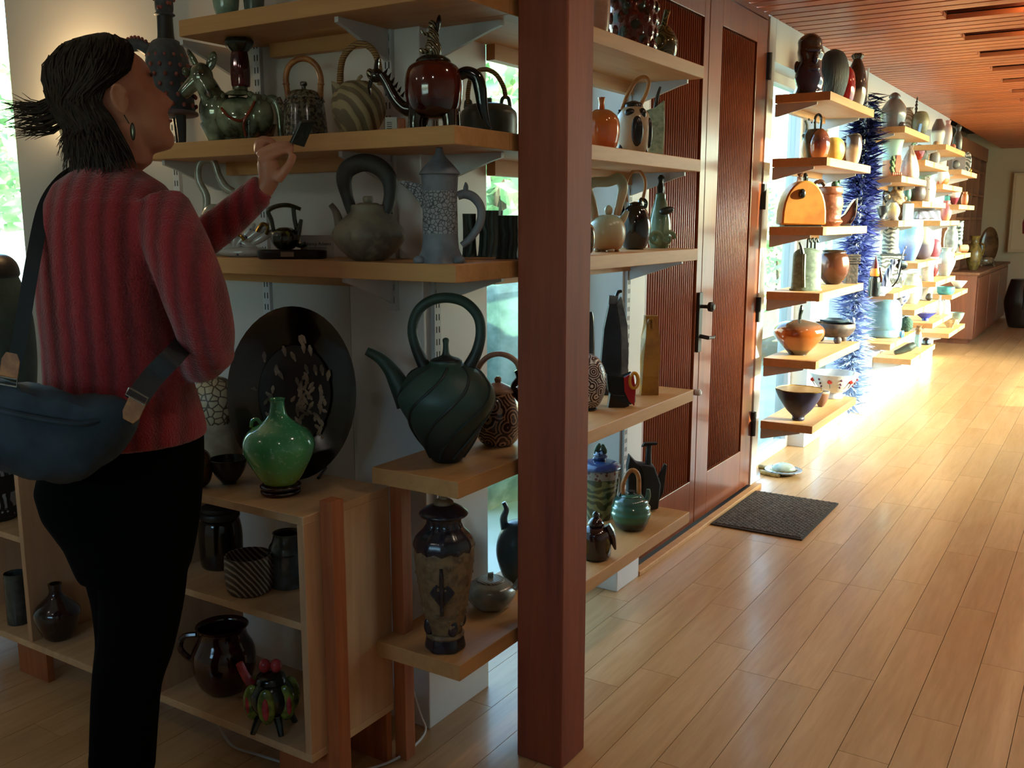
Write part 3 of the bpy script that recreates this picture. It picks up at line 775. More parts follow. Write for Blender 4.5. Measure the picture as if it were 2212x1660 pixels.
p.L('stripe_band', [(44.5, 30), (46, 40), (46, 56), (44.5, 62)], M_STRIPE); p.L('stripe_band', [(44.5, 100), (46, 106), (45, 128), (42, 132)], M_STRIPE)
p.L('dot_band', [(42.5, 8), (44.5, 12), (45, 22), (44.5, 28)], glaze('dotted band', '#141516', '#9a9d9e', .4, pat='spots', scale=90, amt=(.25, .35)))
vessel('green_block_pot', 'dark green straight pot at the bottom left of the cabinet, cut by the picture edge', 'pot', 2, ZB, 44, 118, 'cyl', glaze('dark pine glaze', '#1b2a28', '#11201f', .35), y=1.64)
vessel('grey_canister', 'grey ribbed canister standing beside the cabinet divider at left', 'canister', 42, ZB, 26, 110, 'cyl', glaze('grey ash glaze', '#3f4440', '#2b2e2b', .2, coat=.3), y=1.52, mod=flute(18, .015))
# ------------------------------------------------------------------ top corner shelf
ZS1, ZS2, ZS3, ZS4, ZS5 = 1.868, 1.568, 1.274, .787, .345
M_CELA = glaze('celadon', '#7f9a86', '#5f7d6c', .15, coat=.4)
vessel('celadon_pot', 'pale celadon pot whose foot shows on the top corner shelf', 'pot', 490, ZS1, 30, 110, 'jar', M_CELA, y=1.76)
vessel('dark_celadon_pot', 'dark grey-green pot beside the pale one on the top corner shelf', 'pot', 550, ZS1, 26, 100, 'cup', glaze('dark celadon', '#4d5c52', '#38443c', .2), y=1.78)
vessel('blush_vase', 'blush beige smooth vase at the near end of the top right shelf', 'vase', 1287, ZS1, 30, 190, [(.7, 0), (.95, .2), (1, .45), (.75, .75), (.45, .9), (.5, 1)], glaze('blush glaze', '#b08a78', '#96705f', .3), x=XA)
p = Pot('pinecone_vase', 'big lustrous red and green vase with scale relief on the top right shelf', 'vase', 1362, ZS1, x=-1.35)
M_LUST = glaze('red green lustre', '#5a1f16', '#1f2a1c', .12, .35, pat='spots', scale=28, amt=(.3, .5), coat=.5, bmp=.3)
p.L('body', [(36, 0), (48, 20), (54, 70), (50, 130), (38, 180), (30, 200), (36, 220)], M_LUST, opened=True)
b = []
for i in range(7):
    for j in range(12):
        a = j * math.pi / 6 + (i % 2) * math.pi / 12; r = 50 - abs(i - 2.6) * 1.8
        b.append(((r * math.sin(a), 22 + i * 24, -r * math.cos(a)), (12, 13, 9)))
p.many('scales', b, M_LUST)
p = Pot('scroll_bottle', 'small olive gold bottle with leaning neck and scroll pattern, end of the top right shelf', 'bottle', 1431, ZS1, x=-1.33)
M_OLG = glaze('olive gold scroll', '#6e6637', '#3f3b20', .12, pat='rings', scale=22, coat=.5)
p.L('body', [(16, 0), (26, 10), (32, 34), (30, 52), (18, 70), (8, 78)], M_OLG)
p.T('neck', [(0, 72), (3, 88), (8, 106)], [8, 6.5, 7], M_OLG)

# ------------------------------------------------------------------ second corner shelf, left arm
M_SLATE = glaze('slate clay', '#3d434a', '#2b3036', .6, scale=30)
M_REDB = glaze('brick red bumps', '#8a443a', '#6d342c', .6)
p = Pot('spiked_vessel', 'slate grey tripod vessel covered in red bumps with a tall black neck', 'vessel', 372, ZS2, y=1.76)
p.L('body', [(40, 62), (54, 66), (54, 90), (52, 130), (46, 170), (34, 198), (22, 206)], M_SLATE, seg=30)
p.L('collar', [(56, 58), (62, 61), (60, 67), (50, 70)], glaze('mauve rim', '#5d4f55', '#4a3f44', .5))
for dx, dv in ((-32, -22), (30, -26), (2, 40)): p.T('leg', [(dx, 62, dv), (dx + 1, 34, dv), (dx + 1, 0, dv)], [13, 11, 8], plain('black clay', '#17181a', .5))
p.L('neck', [(20, 204), (18, 214), (17, 246), (18, 252)], plain('black clay', '#17181a', .5))
p.L('ring', [(18, 250), (23, 253), (18, 257)], M_SLATE)
p.L('head', [(17, 256), (20, 264), (19, 284), (12, 294), (6, 297)], M_SLATE)
p.T('horn', [(0, 292), (-2, 315), (3, 345), (10, 372)], [7, 6, 5, 3], glaze('dark horn', '#35301f', '#241f15', .5))
p.T('arm', [(-30, 180), (-58, 196), (-84, 190), (-100, 160)], [14, 15, 15, 13], M_SLATE)
b = []
for i in range(7):
    n = 14; h = 78 + i * 19; r = [54, 54, 53, 51, 47, 40, 29][i]
    for j in range(n):
        a = 2 * math.pi * (j + (i % 2) * .5) / n; b.append(((r * math.sin(a), h, -r * math.cos(a)), (4.6, 4.6)))
for i in range(9):
    t_ = i / 8; b.append(((-34 - 60 * t_, 196 - 14 * (t_ - .5) ** 2 * 4 + 14, -4), (4, 4)))
for j in range(8): b.append(((20 * math.sin(j), 264 + (j % 3) * 9, -20 * math.cos(j)), (4, 4)))
p.many('bumps', b, M_REDB)

M_HORSE = glaze('green lustre glaze', '#8a9478', '#2b3326', .1, .2, pat='noise', scale=16, amt=(.38, .62), coat=.7, c3='#8a5a3a')
p = Pot('animal_teapot', 'glossy green animal-shaped teapot with ears, flower sprigs and candlestick-like lid', 'teapot', 500, ZS2, y=1.765)
b = MB()
b.ell(p.v((18, 48)), (58 * p.k, 34 * p.k, 42 * p.kz), 22, 14)
b.ell(p.v((-30, 62)), (36 * p.k, 27 * p.k, 44 * p.kz), 18, 12)
b.ell(p.v((58, 52)), (36 * p.k, 26 * p.k, 44 * p.kz), 18, 12)
for x0, x1 in ((-40, -28), (-14, -8), (50, 46), (72, 66)):
    b.tube([p.v((x0, 40, -8 if x0 in (-40, 50) else 14)), p.v((x1, 0, -10 if x0 in (-40, 50) else 16))], [24 * p.k, 17 * p.k], 12)
b.tube(crom([p.v((-34, 84)), p.v((-46, 108)), p.v((-56, 122))], 5), lerp_list([26 * p.k, 23 * p.k, 22 * p.k], 11), 14)
b.ell(p.v((-58, 128)), (26 * p.k, 21 * p.k, 28 * p.kz), 16, 10)
p.root['kind'] = 'thing'
b.build('body', M_HORSE, p.root)
p.T('muzzle', [(-66, 122), (-84, 108), (-100, 94)], [19, 16, 13], M_HORSE, seg=12)
p.E('ear', (-72, 160), (7, 24, 5), M_HORSE, rot=-28); p.E('ear', (-34, 158), (11, 20, 5), M_HORSE, rot=20)
p.E('eye', (-86, 136, -14), (8, 9), M_HORSE)
p.T('tail_handle', [(78, 82), (96, 84), (106, 60), (108, 30), (110, 0)], [10, 10, 9, 8, 9], M_HORSE, seg=10)
lid = p.L('lid', [(38, 90), (30, 98), (18, 102), (17, 110)], M_HORSE, at=(24, 0))
M_REDL = glaze('red lustre column', '#6d1c18', '#2a1010', .08, .3, scale=12, coat=.6)
p.L('lid_column', [(17, 108), (20, 112), (21, 140), (19, 165), (17, 176)], M_REDL, at=(26, 0), parent=lid, mod=flute(5, .06))
p.L('lid_crown', [(16, 174), (30, 190), (27, 200), (10, 202)], M_DKG, at=(26, 0), parent=lid, mod=flute(8, .07))
p.T('sprig', [(-8, 64, -36), (10, 46, -40), (34, 40, -36), (50, 56, -34), (62, 78, -28)], 3, glaze('coral sprig', '#8a3a20', '#6a2a18', .2))
p.T('sprig', [(40, 10, -30), (38, 34, -36), (50, 58, -34)], 3, glaze('coral sprig', '#8a3a20'))
p.many('blossoms', [((62, 84, -28), (7, 7)), ((80, 86, -18), (6, 6)), ((52, 92, -24), (6, 6)), ((-20, 84, -30), (5, 5)), ((-4, 88, -32), (5, 5)), ((70, 76, -26), (5, 5))], M_HORSE)

M_SPECK = glaze('speckled charcoal', '#6f6654', '#2f2a22', .2, pat='noise', scale=130, amt=(.45, .55), coat=.3)
p = Pot('speckled_teapot', 'speckled charcoal teapot with bent bamboo handle, behind the raised phone', 'teapot', 660, ZS2, y=1.80)
p.L('body', [(46, 0), (49, 8), (46, 40), (42, 70), (36, 78)], M_SPECK, mod=flute(6, .03), seg=36)
lid = p.L('lid', [(34, 78), (36, 82), (28, 94), (10, 98)], M_SPECK); p.L('knob', [(5, 97), (5, 104), (8, 106), (7, 112), (3, 113)], M_SPECK, parent=lid)
p.T('spout', [(-38, 56), (-50, 68), (-56, 82)], [9, 7, 6], M_SPECK)
p.T('bamboo_handle', [(-34, 76, 4), (-36, 100), (-37, 122), (-30, 142), (-12, 155), (10, 156), (28, 144), (37, 122), (36, 98), (34, 76, 4)], 6.5, M_BAMBOO, seg=10)
p.T('lug', [(-42, 72), (-34, 84), (-26, 76)], 3.5, M_SPECK); p.T('lug', [(42, 72), (34, 84), (26, 76)], 3.5, M_SPECK)
p.many('node_rings', [((-37, 108), (8.5, 3)), ((37, 108), (8.5, 3))], M_BAMBOO)

p = Pot('shell_teapot', 'striped brown and cream shell-shaped teapot with cane-wrapped hoop handle', 'teapot', 776, ZS2, y=1.80)
M_SHELL = glaze('shell stripes', '#6d6149', '#a0926f', .6, pat='waved', scale=16, amt=(.45, .6), warp=.03, bmp=.3)
p.L('body', [(24, 0), (38, 8), (52, 34), (57, 58), (50, 84), (34, 102)], M_SHELL, mod=twist(9, .1, .09), seg=54)
p.L('lid', [(35, 101), (26, 106), (6, 108)], M_SHELL); p.T('knob', [(0, 106), (4, 114), (10, 118)], [4, 4, 3], M_SHELL)
p.P('spout', [(-52, 56), (-56, 108), (-30, 98), (-40, 60)], -10, 10, M_SHELL, bevel=.003)
p.T('hoop_handle', [(-36, 92), (-38, 112), (-30, 152), (-6, 176), (18, 178), (40, 158), (48, 120), (48, 100)], 7, M_CANE, seg=10)
p = Pot('place_card', 'small white price card beside the shell teapot', 'card', 845, ZS2, y=1.78)
p.B('card', -13, 13, 0, 32, 0, 1, plain('white card', '#b9b5ad', .7)); p.B('print', -9, 2, 8, 24, -.4, 0, glaze('grey print', '#b9b5ad', '#55524c', .7, pat='wavez', scale=70), bevel=0)
p = Pot('wood_block', 'small brown wooden block behind the red dragon teapot', 'block', 868, ZS2, y=1.87); p.B('block', -8, 8, 0, 36, -8, 8, M_LEG); p.B('end_grain', -7, 7, 36, 36.6, -7, 7, M_POST, bevel=0)

M_RED = glaze('oxblood glaze', '#4e1710', None, .1, coat=.7, bands=[(0, '#120a08'), (.22, '#2a0e0a'), (.36, '#4e1710'), (.8, '#5a1d12'), (1, '#40140d')], scale=18, warp=.2)
M_DRAG = glaze('black lustre', '#171310', '#2f2519', .12, .3, coat=.6, scale=40)
M_TEALK = glaze('black teal lustre', '#16262a', '#0d1416', .1, .2, coat=.7, scale=20)
p = Pot('dragon_teapot', 'oxblood red dragon teapot on four feet with seated figure on its lid', 'teapot', 938, ZS2, y=1.785)
p.L('body', [(36, 24), (52, 34), (60, 60), (62, 95), (54, 122), (36, 134)], M_RED, seg=36)
for dx, dv in ((-38, -22), (34, -24), (-30, 30), (40, 26)): p.T('foot', [(dx * .9, 44, dv * .8), (dx * 1.02, 18, dv), (dx * 1.02, 0, dv)], [20, 15, 14], M_DRAG, seg=12)
lid = p.L('lid', [(38, 133), (36, 138), (24, 145), (8, 148)], M_DKG)
M_IVORY = glaze('ivory lustre', '#8a7f62', '#2b2417', .15, .2, pat='waved', scale=70, amt=(.5, .62), coat=.4)
fg = p.L('figure', [(15, 146), (18, 154), (17, 166), (13, 174), (13, 186), (9, 193), (4, 196)], M_IVORY, parent=lid)
p.E('figure_head', (-1, 202), (10, 12), M_IVORY, parent=lid); p.E('figure_hat', (12, 206), (6, 18, 14), M_DRAG, rot=8, parent=lid)
p.T('figure_arm', [(-8, 186, -8), (-18, 186, -10), (-24, 192, -10)], [4, 3.5, 3], M_IVORY, parent=lid); p.T('figure_foot', [(-8, 154, -12), (-22, 152, -14), (-24, 158, -14)], [6, 5, 4], M_IVORY, parent=lid)
p.T('neck_spout', [(-48, 42), (-66, 46), (-84, 64), (-100, 92), (-112, 110)], [18, 14, 12, 11, 11], M_DRAG, seg=12)
p.E('dragon_head', (-122, 108), (16, 14, 12), M_DRAG, rot=-25); p.E('snout', (-134, 110), (9, 12, 9), M_IVORY, rot=-20); p.T('horn', [(-122, 118), (-120, 134), (-116, 142)], [6, 5, 2], M_DRAG); p.T('tongue', [(-134, 98), (-138, 84), (-136, 70)], [5, 4, 2], M_DRAG)
b = MB()
for i in range(6):
    x_, z_ = -104 + i * 7, 112 - i * 9; b.tube([p.v((x_, z_)), p.v((x_ + 7, z_ + 11))], [4 * p.k, .4 * p.k], 6)
o = b.build('spines', M_DRAG, p.root); o['kind'] = 'stuff'
p.T('tail_handle', [(54, 108), (72, 114), (92, 104), (100, 80), (104, 50), (112, 20), (122, 4)], [12, 13, 14, 14, 12, 8, 3], M_TEALK, seg=12)

M_GGRY = glaze('grey green ash', '#4f574c', '#3c443b', .35, scale=14)
p = Pot('ribbed_pot', 'grey-green lidded pot with arched cane handle at the shelf corner by the window', 'teapot', 1056, ZS2, x=-1.36)
p.L('body', [(56, 0), (60, 8), (60, 48), (54, 58)], M_GGRY, mod=flute(22, .012), seg=44)
lid = p.L('lid', [(55, 57), (44, 66), (14, 72)], M_GGRY); p.L('knob', [(7, 71), (7, 80), (3, 81)], M_GGRY, parent=lid)
p.T('cane_handle', [(-44, 66), (-44, 92), (-36, 122), (-12, 136), (14, 128), (32, 102), (36, 80)], 5, M_CANE, seg=10)
p.T('lug', [(26, 62), (30, 80), (42, 80), (46, 60)], 4, M_GGRY); p.T('lug', [(-50, 60), (-48, 74), (-40, 74), (-38, 62)], 4, M_GGRY)

# second shelf, right arm
M_ORANGE = glaze('orange gourd glaze', '#b0501d', None, .1, coat=.6, bands=[(0, '#a83f16'), (.3, '#c8601f'), (.75, '#bb6a33'), (1, '#8a4a22')], scale=22, warp=.15)
p = Pot('gourd_teapot', 'shiny orange gourd-shaped teapot with upright stem, close to the timber post', 'teapot', 1298, ZS2, x=-1.33)
p.L('body', [(24, 0), (34, 12), (40, 42), (36, 66), (22, 80), (8, 84)], M_ORANGE, mod=flute(10, .02), seg=40); p.L('stem', [(7, 83), (6, 96), (8, 106), (5, 107)], M_ORANGE)
p.T('spout', [(-30, 50, -8), (-40, 64, -14), (-42, 78, -18)], [10, 8, 6], M_ORANGE)
p = Pot('cow_teapot', 'black and cream patched teapot with looped tan handle', 'teapot', 1366, ZS2, x=-1.35)
M_COW = glaze('cream patch glaze', '#b09c82', '#9c876c', .3, scale=14, coat=.2); M_COWB = plain('black patch glaze', '#14161a', .25)
p.L('body', [(28, 0), (36, 14), (40, 50), (34, 82), (20, 98)], M_COW, seg=34); p.L('lid', [(21, 97), (18, 105), (6, 110)], plain('black glaze lid', '#15171a', .25))
p.T('loop_handle', [(-26, 90), (-14, 120), (4, 148), (22, 156), (32, 144), (24, 118), (12, 98)], 4.5, M_TAN, seg=10)
for x_, z_, w_, h_ in ((4, 48, 14, 30), (32, 46, 8, 30), (-22, 16, 12, 12), (24, 12, 7, 10), (-10, 84, 12, 9), (16, 82, 9, 12), (-34, 60, 5, 16)):
    q_ = math.sqrt(max(4, (39 - abs(z_ - 50) * .22) ** 2 - x_ * x_)); p.E('patch', (x_, z_, -q_ + 3), (w_, h_, 7), M_COWB)
p.many('studs', [((-28, 88), (7, 6)), ((26, 86), (7, 6))], plain('black glaze lid', '#15171a', .25))
p = Pot('slab_vase', 'pale green rough slab vase with pointed corner, end of the second right shelf', 'vase', 1415, ZS2, x=-1.34)
M_MINT = glaze('mint ash', '#a2bba4', '#7d9784', .7, pat='noise', scale=60, bmp=.8)
p.P('slab', [(-20, 0), (16, 0), (18, 60), (16, 116), (-2, 102), (-22, 96)], -9, 9, M_MINT, bevel=.004)
p.T('spout_strip', [(-2, 100), (2, 124), (8, 142)], [5, 4, 3], glaze('brown strip', '#4d4235', '#332b22', .5)); 

# ------------------------------------------------------------------ third corner shelf, left arm
M_CRM = glaze('grey cream glaze', '#9a978a', '#7f7c70', .25, coat=.3)
p = Pot('loop_vessel', 'pale grey vessel with tall looped handle rising behind the raised sleeve', 'vessel', 470, ZS3, y=1.80)
p.L('body', [(36, 0), (44, 20), (40, 60), (26, 92), (14, 104)], M_CRM)
p.T('loop_handle', [(-20, 90), (-18, 120), (-32, 152), (-30, 182), (-14, 194), (2, 188), (10, 164), (22, 140), (40, 128)], [9, 9, 8, 8, 9, 8, 8, 10, 9], M_CRM, seg=10); p.E('knob', (-12, 200), (10, 8), M_CRM)
p = Pot('gilded_figure_group', 'white porcelain leaf sculpture with gold and blue touches, below the raised arm', 'sculpture', 530, ZS3, y=1.75)
M_PORC = glaze('white blue porcelain', '#a5a099', '#3c4a63', .2, pat='spots', scale=45, amt=(.12, .2), coat=.4); M_GOLD = glaze('gold lustre', '#8a6a22', '#5d4718', .2, .8)
p.E('base', (0, 10), (62, 12, 24), M_PORC)
for x_, z_, a, l in ((-40, 24, -30, 26), (-20, 34, 10, 32), (0, 40, 40, 38), (22, 46, 55, 40), (40, 40, 60, 30), (-50, 16, 70, 26), (10, 22, -60, 34)): p.E('leaf', (x_, z_, -4), (9, l, 5), M_PORC, rot=a)
p.T('gold_scroll', [(-34, 30, -16), (-22, 48, -18), (-4, 44, -18), (4, 34, -16)], 3.5, M_GOLD); p.T('gold_scroll', [(30, 52, -14), (42, 68, -12), (54, 62, -12), (50, 46, -12)], 3.5, M_GOLD)
M_ARTI = glaze('dark artichoke glaze', '#2a2f18', '#14160d', .2, coat=.4, scale=30)
p = Pot('artichoke_teapot', 'tiny dark green artichoke teapot with branch handle on the black tray', 'teapot', 617, ZS3 + .022, y=1.74)
p.L('body', [(12, 0), (20, 4), (30, 18), (28, 34), (14, 44), (2, 46)], M_ARTI, mod=flute(8, .06), seg=40)
for i in range(6):
    a = i * 1.047 + .4; p.E('scale', (24 * math.sin(a), 24, -24 * math.cos(a)), (9, 14, 4), glaze('yellow green scale', '#6d6a2a', '#3d4220', .25))
p.T('branch_handle', [(-24, 36), (-28, 60), (-34, 78), (-16, 88), (10, 90), (36, 82)], [4, 5, 5, 5, 5, 4], M_ARTI, seg=8); p.T('branch', [(20, 84), (22, 60), (26, 40)], 5, M_ARTI)
p.T('spout', [(24, 18), (30, 40), (36, 62)], [7, 6, 4], M_ARTI); p.T('twig_foot', [(24, 10), (34, 8), (44, 12)], [5, 5, 6], M_ARTI)
p = Pot('tray', 'black oblong tray with rounded ends under the artichoke teapot', 'tray', 631, ZS3, y=1.735)
poly = [(75 * math.cos(a) * .98 + 0, 0) for a in (0,)]
b = MB(); pr_ = []
def stad(w, d, h): return [((w - d) * (1 if math.cos(a) > 0 else -1) * p.k + d * math.cos(a) * p.k, d * math.sin(a) * p.k, h) for a in [2 * math.pi * (i + .5) / 28 for i in range(28)]]
b.rings([stad(70, 22, 0), stad(75, 26, .006), stad(75, 26, .02), stad(72, 23, .022), stad(70, 21, .019)]); b.build('tray_body', plain('black tray', '#1b1714', .35), p.root)
b = MB(); b.box(-18 * p.k, 10 * p.k, -26.6 * p.k, -24 * p.k, .006, .018); b.build('label_strip', plain('tan label', '#8a7a66', .6), p.root, smooth=False)
p = Pot('name_card', 'white maker\'s name card leaning at the wall, beside the grey kettle', 'card', 686, ZS3, y=1.80)
cd = p.B('card', -36, 36, 0, 47, 0, 1.2, plain('white card', '#b9b5ad', .7), bevel=0)
def lettering(txt, size, x, z, parent, k):
    cu = bpy.data.curves.new('lettering', 'FONT'); cu.body = txt; cu.size = size; cu.align_x = 'CENTER'; cu.extrude = .0002
    o_ = bpy.data.objects.new('lettering', cu); COL.objects.link(o_); dg = bpy.context.evaluated_depsgraph_get(); me = bpy.data.meshes.new_from_object(o_.evaluated_get(dg)); bpy.data.objects.remove(o_)
    o_ = bpy.data.objects.new('lettering', me); COL.objects.link(o_); me.materials.clear(); me.materials.append(plain('print ink', '#2a2523', .7)); o_.parent = parent; o_.location = (x, -.0008, z); o_.rotation_euler = (math.pi / 2, 0, 0); o_['kind'] = 'stuff'; return o_
lettering('Nancy Adams', 10 * p.k, 2 * p.k, 26 * p.kz, cd, 1); p.B('print', -18, 20, 19, 22, -.3, 0, plain('grey fine print', '#8a857e', .7), parent=cd, bevel=0)
M_STONE = glaze('stone grey clay', '#857b68', '#57524a', .6, scale=9, amt=(.4, .6), c3='#9a907d')
p = Pot('stone_kettle', 'lens-shaped stone grey kettle with massive overhead handle and stubby spout', 'teapot', 798, ZS3, y=1.755)
p.L('body', [(30, 0), (44, 8), (66, 28), (79, 52), (66, 74), (46, 92), (38, 100), (36, 112), (30, 114)], M_STONE, mod=flute(4, .03), seg=40)
M_DKH = glaze('dark grey handle', '#3c3d3a', '#2d2e2c', .6, scale=12)
p.T('handle', [(-34, 98), (-44, 130), (-50, 164), (-40, 186), (-8, 198), (24, 190), (46, 166), (48, 134), (38, 98)], [12, 13, 17, 19, 19, 19, 18, 14, 12], M_DKH, seg=12, flat=.8)
lid = p.L('lid', [(28, 113), (20, 117), (8, 118)], M_STONE); p.L('knob', [(8, 117), (11, 122), (10, 130), (4, 131)], M_STONE, parent=lid)
p.T('spout', [(-62, 66), (-66, 90), (-72, 104), (-80, 114)], [11, 9, 7, 6], M_STONE, seg=10)
p.many('wall_bumps', [((75 * math.sin(a), 52, -75 * math.cos(a)), (6, 9)) for a in (-1.2, -.4, .4, 1.2)], M_STONE)
M_CRK = glaze('blue grey crawl', '#8f949b', '#3a4047', .6, pat='crackle', scale=115, amt=(.03, .12), bmp=.9); M_BG = glaze('blue grey clay', '#6f7680', '#59606a', .55, scale=16)
p = Pot('crackle_ewer', 'tall blue-grey crackled ewer with pointed hat lid and swooping spout', 'ewer', 952, ZS3, y=1.745)
p.L('body', [(50, 0), (46, 6), (40, 30), (37, 80), (36, 130), (38, 150), (40, 180)], M_BG, mod=lambda a, h: 1 + (.16 * max(0, 1 - h / 30)) * math.cos(4 * a), seg=40)
p.L('crawl_panel', [(38.2, 60), (37.9, 80), (37.2, 125), (38, 146)], M_CRK, seg=40)
lid = p.L('lid', [(41, 178), (44, 182), (30, 198), (14, 214), (8, 225), (7, 233), (4, 238)], M_BG)
p.P('spout', [(-32, 96), (-44, 122), (-62, 146), (-88, 164), (-80, 168), (-40, 160), (-30, 146)], -8, 8, M_CRK, bevel=.003, smooth=True)
p.T('handle', [(38, 136), (54, 140), (74, 132), (88, 110), (84, 78), (64, 50), (46, 36)], [9, 10, 10, 9, 9, 8, 7], M_BG, seg=10); p.T('thorn', [(54, 140), (56, 156), (55, 164)], [7, 5, 1], M_BG)
for dx in (-44, 40): p.E('root', (dx, 6, -18), (14, 10, 14), M_BG)
M_BARKG = glaze('bark green glaze', '#2c3a34', '#1b2521', .55, pat='wavex', scale=22, warp=.08, bmp=.8)
for i, (px_, xx, t_) in enumerate(((1014, -1.44, 'leftmost, peeping out behind the crackled ewer'), (1060, -1.40, 'tallest, in the middle'), (1100, -1.29, 'beside the timber post'))):
    vessel('bark_tumbler', 'dark green bark-textured tumbler, ' + t_, 'tumbler', px_, ZS3, 29 if i else 16, 94 - 6 * (i != 1), [(1.1, 0), (.95, .08), (.85, .5), (.9, 1)], M_BARKG, x=xx, mod=flute(7, .03), group='bark-textured tumblers')

# third shelf, right arm
vessel('lustre_orb', 'brown metallic orb vase peeping out beside the timber post, third shelf', 'vase', 1264, ZS3, 22, 66, 'sphere', glaze('bronze lustre', '#6a5536', '#2b2117', .12, .6, coat=.4), x=-1.25)
M_BUFF = glaze('buff satin', '#a89678', None, .3, bands=[(0, '#9a6a45'), (.25, '#a98a63'), (.6, '#a69a7c'), (1, '#8fa08c')], scale=10)
p = Pot('buff_teapot', 'buff satin round teapot with tall angular loop handle and ball feet', 'teapot', 1311, ZS3, x=-1.32)
p.L('body', [(22, 4), (32, 10), (40, 34), (36, 58), (22, 72), (8, 76)], M_BUFF); p.E('knob', (2, 84), (9, 11), M_BUFF)
p.T('loop_handle', [(-26, 62), (-32, 96), (-42, 126), (-32, 140), (0, 142), (22, 148), (32, 130), (26, 100), (20, 74)], [9, 9, 10, 11, 11, 12, 11, 9, 7], M_BUFF, seg=10, flat=.7)
p.T('spout', [(26, 56), (36, 72), (42, 84)], [9, 7, 5], M_BUFF)
for a in (0, 1.57, 3.14, 4.71): p.E('ball_foot', (22 * math.cos(a + .3), 4, 22 * math.sin(a + .3)), (8, 6), M_BUFF)
M_BLKG = glaze('black mirror glaze', '#0f1112', '#1d2021', .08, coat=.6)
p = Pot('black_teapot', 'mirror-black round teapot with cane hoop handle and a drip mark', 'teapot', 1371, ZS3, x=-1.35)
p.L('body', [(18, 0), (26, 8), (34, 36), (32, 62), (22, 84), (14, 90)], M_BLKG, seg=32); p.L('lid', [(15, 89), (13, 94), (4, 97)], M_BLKG)
p.T('hoop_handle', [(-18, 96), (-22, 124), (-16, 148), (0, 160), (14, 150), (20, 130), (14, 98)], 3.6, M_TAN, seg=9)
p.T('spout', [(-26, 58), (-30, 84), (-28, 104)], [8, 6, 5], M_BLKG); p.T('lug', [(6, 86), (12, 102), (22, 96), (20, 84)], 4, M_BLKG)
M_CEL2 = glaze('celadon green', '#7c957a', '#5f7a60', .15, coat=.5)
p = Pot('celadon_bottle', 'celadon pear bottle with dark stopper and curled foot, end of the third right shelf', 'bottle', 1424, ZS3, x=-1.34)
p.L('body', [(18, 0), (24, 14), (24, 50), (18, 80), (12, 100), (11, 110), (8, 112)], M_CEL2); p.L('stopper', [(7, 111), (8, 122), (5, 134), (7, 142), (3, 148)], glaze('dark stopper', '#1e2622', '#111615', .3), mod=flute(5, .12))
for dx in (-12, 14):
    p.T('curl', [(dx + 16 * math.cos(t_) * (1 - t_ / 10), 20 + 16 * math.sin(t_) * (1 - t_ / 10), -22) for t_ in [i * .6 for i in range(13)]], [5, 4, 3], M_CEL2, n=2)
p.T('stem', [(4, 24, -24), (6, 50, -24), (8, 72, -24)], 2.2, M_CEL2); p.E('leaf_cap', (10, 76, -24), (17, 8, 12), glaze('dark stopper', '#1e2622'), rot=-12)

# ------------------------------------------------------------------ fourth shelf
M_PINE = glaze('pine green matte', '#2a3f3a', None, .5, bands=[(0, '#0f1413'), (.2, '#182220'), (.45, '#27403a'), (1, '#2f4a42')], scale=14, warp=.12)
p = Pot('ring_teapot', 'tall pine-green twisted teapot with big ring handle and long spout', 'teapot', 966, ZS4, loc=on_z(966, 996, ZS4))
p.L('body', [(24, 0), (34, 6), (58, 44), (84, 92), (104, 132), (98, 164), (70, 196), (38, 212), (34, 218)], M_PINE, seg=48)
ribs = MB()
for i in range(8):
    pts_ = []
    for j in range(15):
        h = 12 + j * 14.0
        pr_ = [(24, 0), (34, 6), (58, 44), (84, 92), (104, 132), (98, 164), (70, 196), (38, 212)]
        for (r0_, h0_), (r1_, h1_) in zip(pr_, pr_[1:]):
            if h0_ <= h <= h1_: r_ = r0_ + (r1_ - r0_) * (h - h0_) / (h1_ - h0_)
        a = i * math.pi / 4 + h * .0105 + .3; pts_.append(p.v((r_ * 1.012 * math.sin(a) * p.kr / p.k, h, -r_ * 1.012 * math.cos(a) * p.kr / p.k)))
    ribs.tube(crom(pts_, 2), 3.4 * p.k, 6)
o = ribs.build('spiral_ribs', glaze('dark rib', '#1b2a27', '#141f1d', .55), p.root); o['kind'] = 'stuff'
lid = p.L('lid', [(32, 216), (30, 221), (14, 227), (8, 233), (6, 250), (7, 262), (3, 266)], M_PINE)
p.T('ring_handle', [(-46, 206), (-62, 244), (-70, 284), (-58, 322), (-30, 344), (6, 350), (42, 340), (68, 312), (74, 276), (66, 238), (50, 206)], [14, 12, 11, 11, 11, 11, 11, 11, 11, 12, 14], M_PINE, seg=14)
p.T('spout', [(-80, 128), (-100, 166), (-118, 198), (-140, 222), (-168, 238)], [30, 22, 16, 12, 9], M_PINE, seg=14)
p = Pot('swirl_teapot', 'pink-beige swirl-painted teapot with arched handle, half hidden by the post', 'teapot', 1076, ZS4, loc=along_y(1076, -1.34, ZS4))
M_SWIRL = glaze('pink swirl paint', '#b08a70', '#3d2a24', .15, pat='rings', scale=24, coat=.4)
p.L('body', [(30, 0), (44, 16), (52, 54), (46, 96), (36, 116)], M_SWIRL); lid = p.L('lid', [(37, 115), (34, 122), (14, 132), (4, 136)], glaze('pink clay', '#b08a72', '#93705a', .3)); p.L('knob', [(6, 134), (8, 142), (3, 148)], glaze('pink clay', '#b08a72'), parent=lid)
p.T('arch_handle', [(-48, 110), (-44, 160), (-20, 190), (14, 194), (44, 170), (50, 110)], 6, glaze('pink clay', '#b08a72'), seg=10)
p.T('dragon_spout', [(34, 90, -10), (44, 110, -12), (34, 128, -12), (44, 146, -12), (38, 162, -12)], [8, 7, 7, 6, 4], M_BLKG)
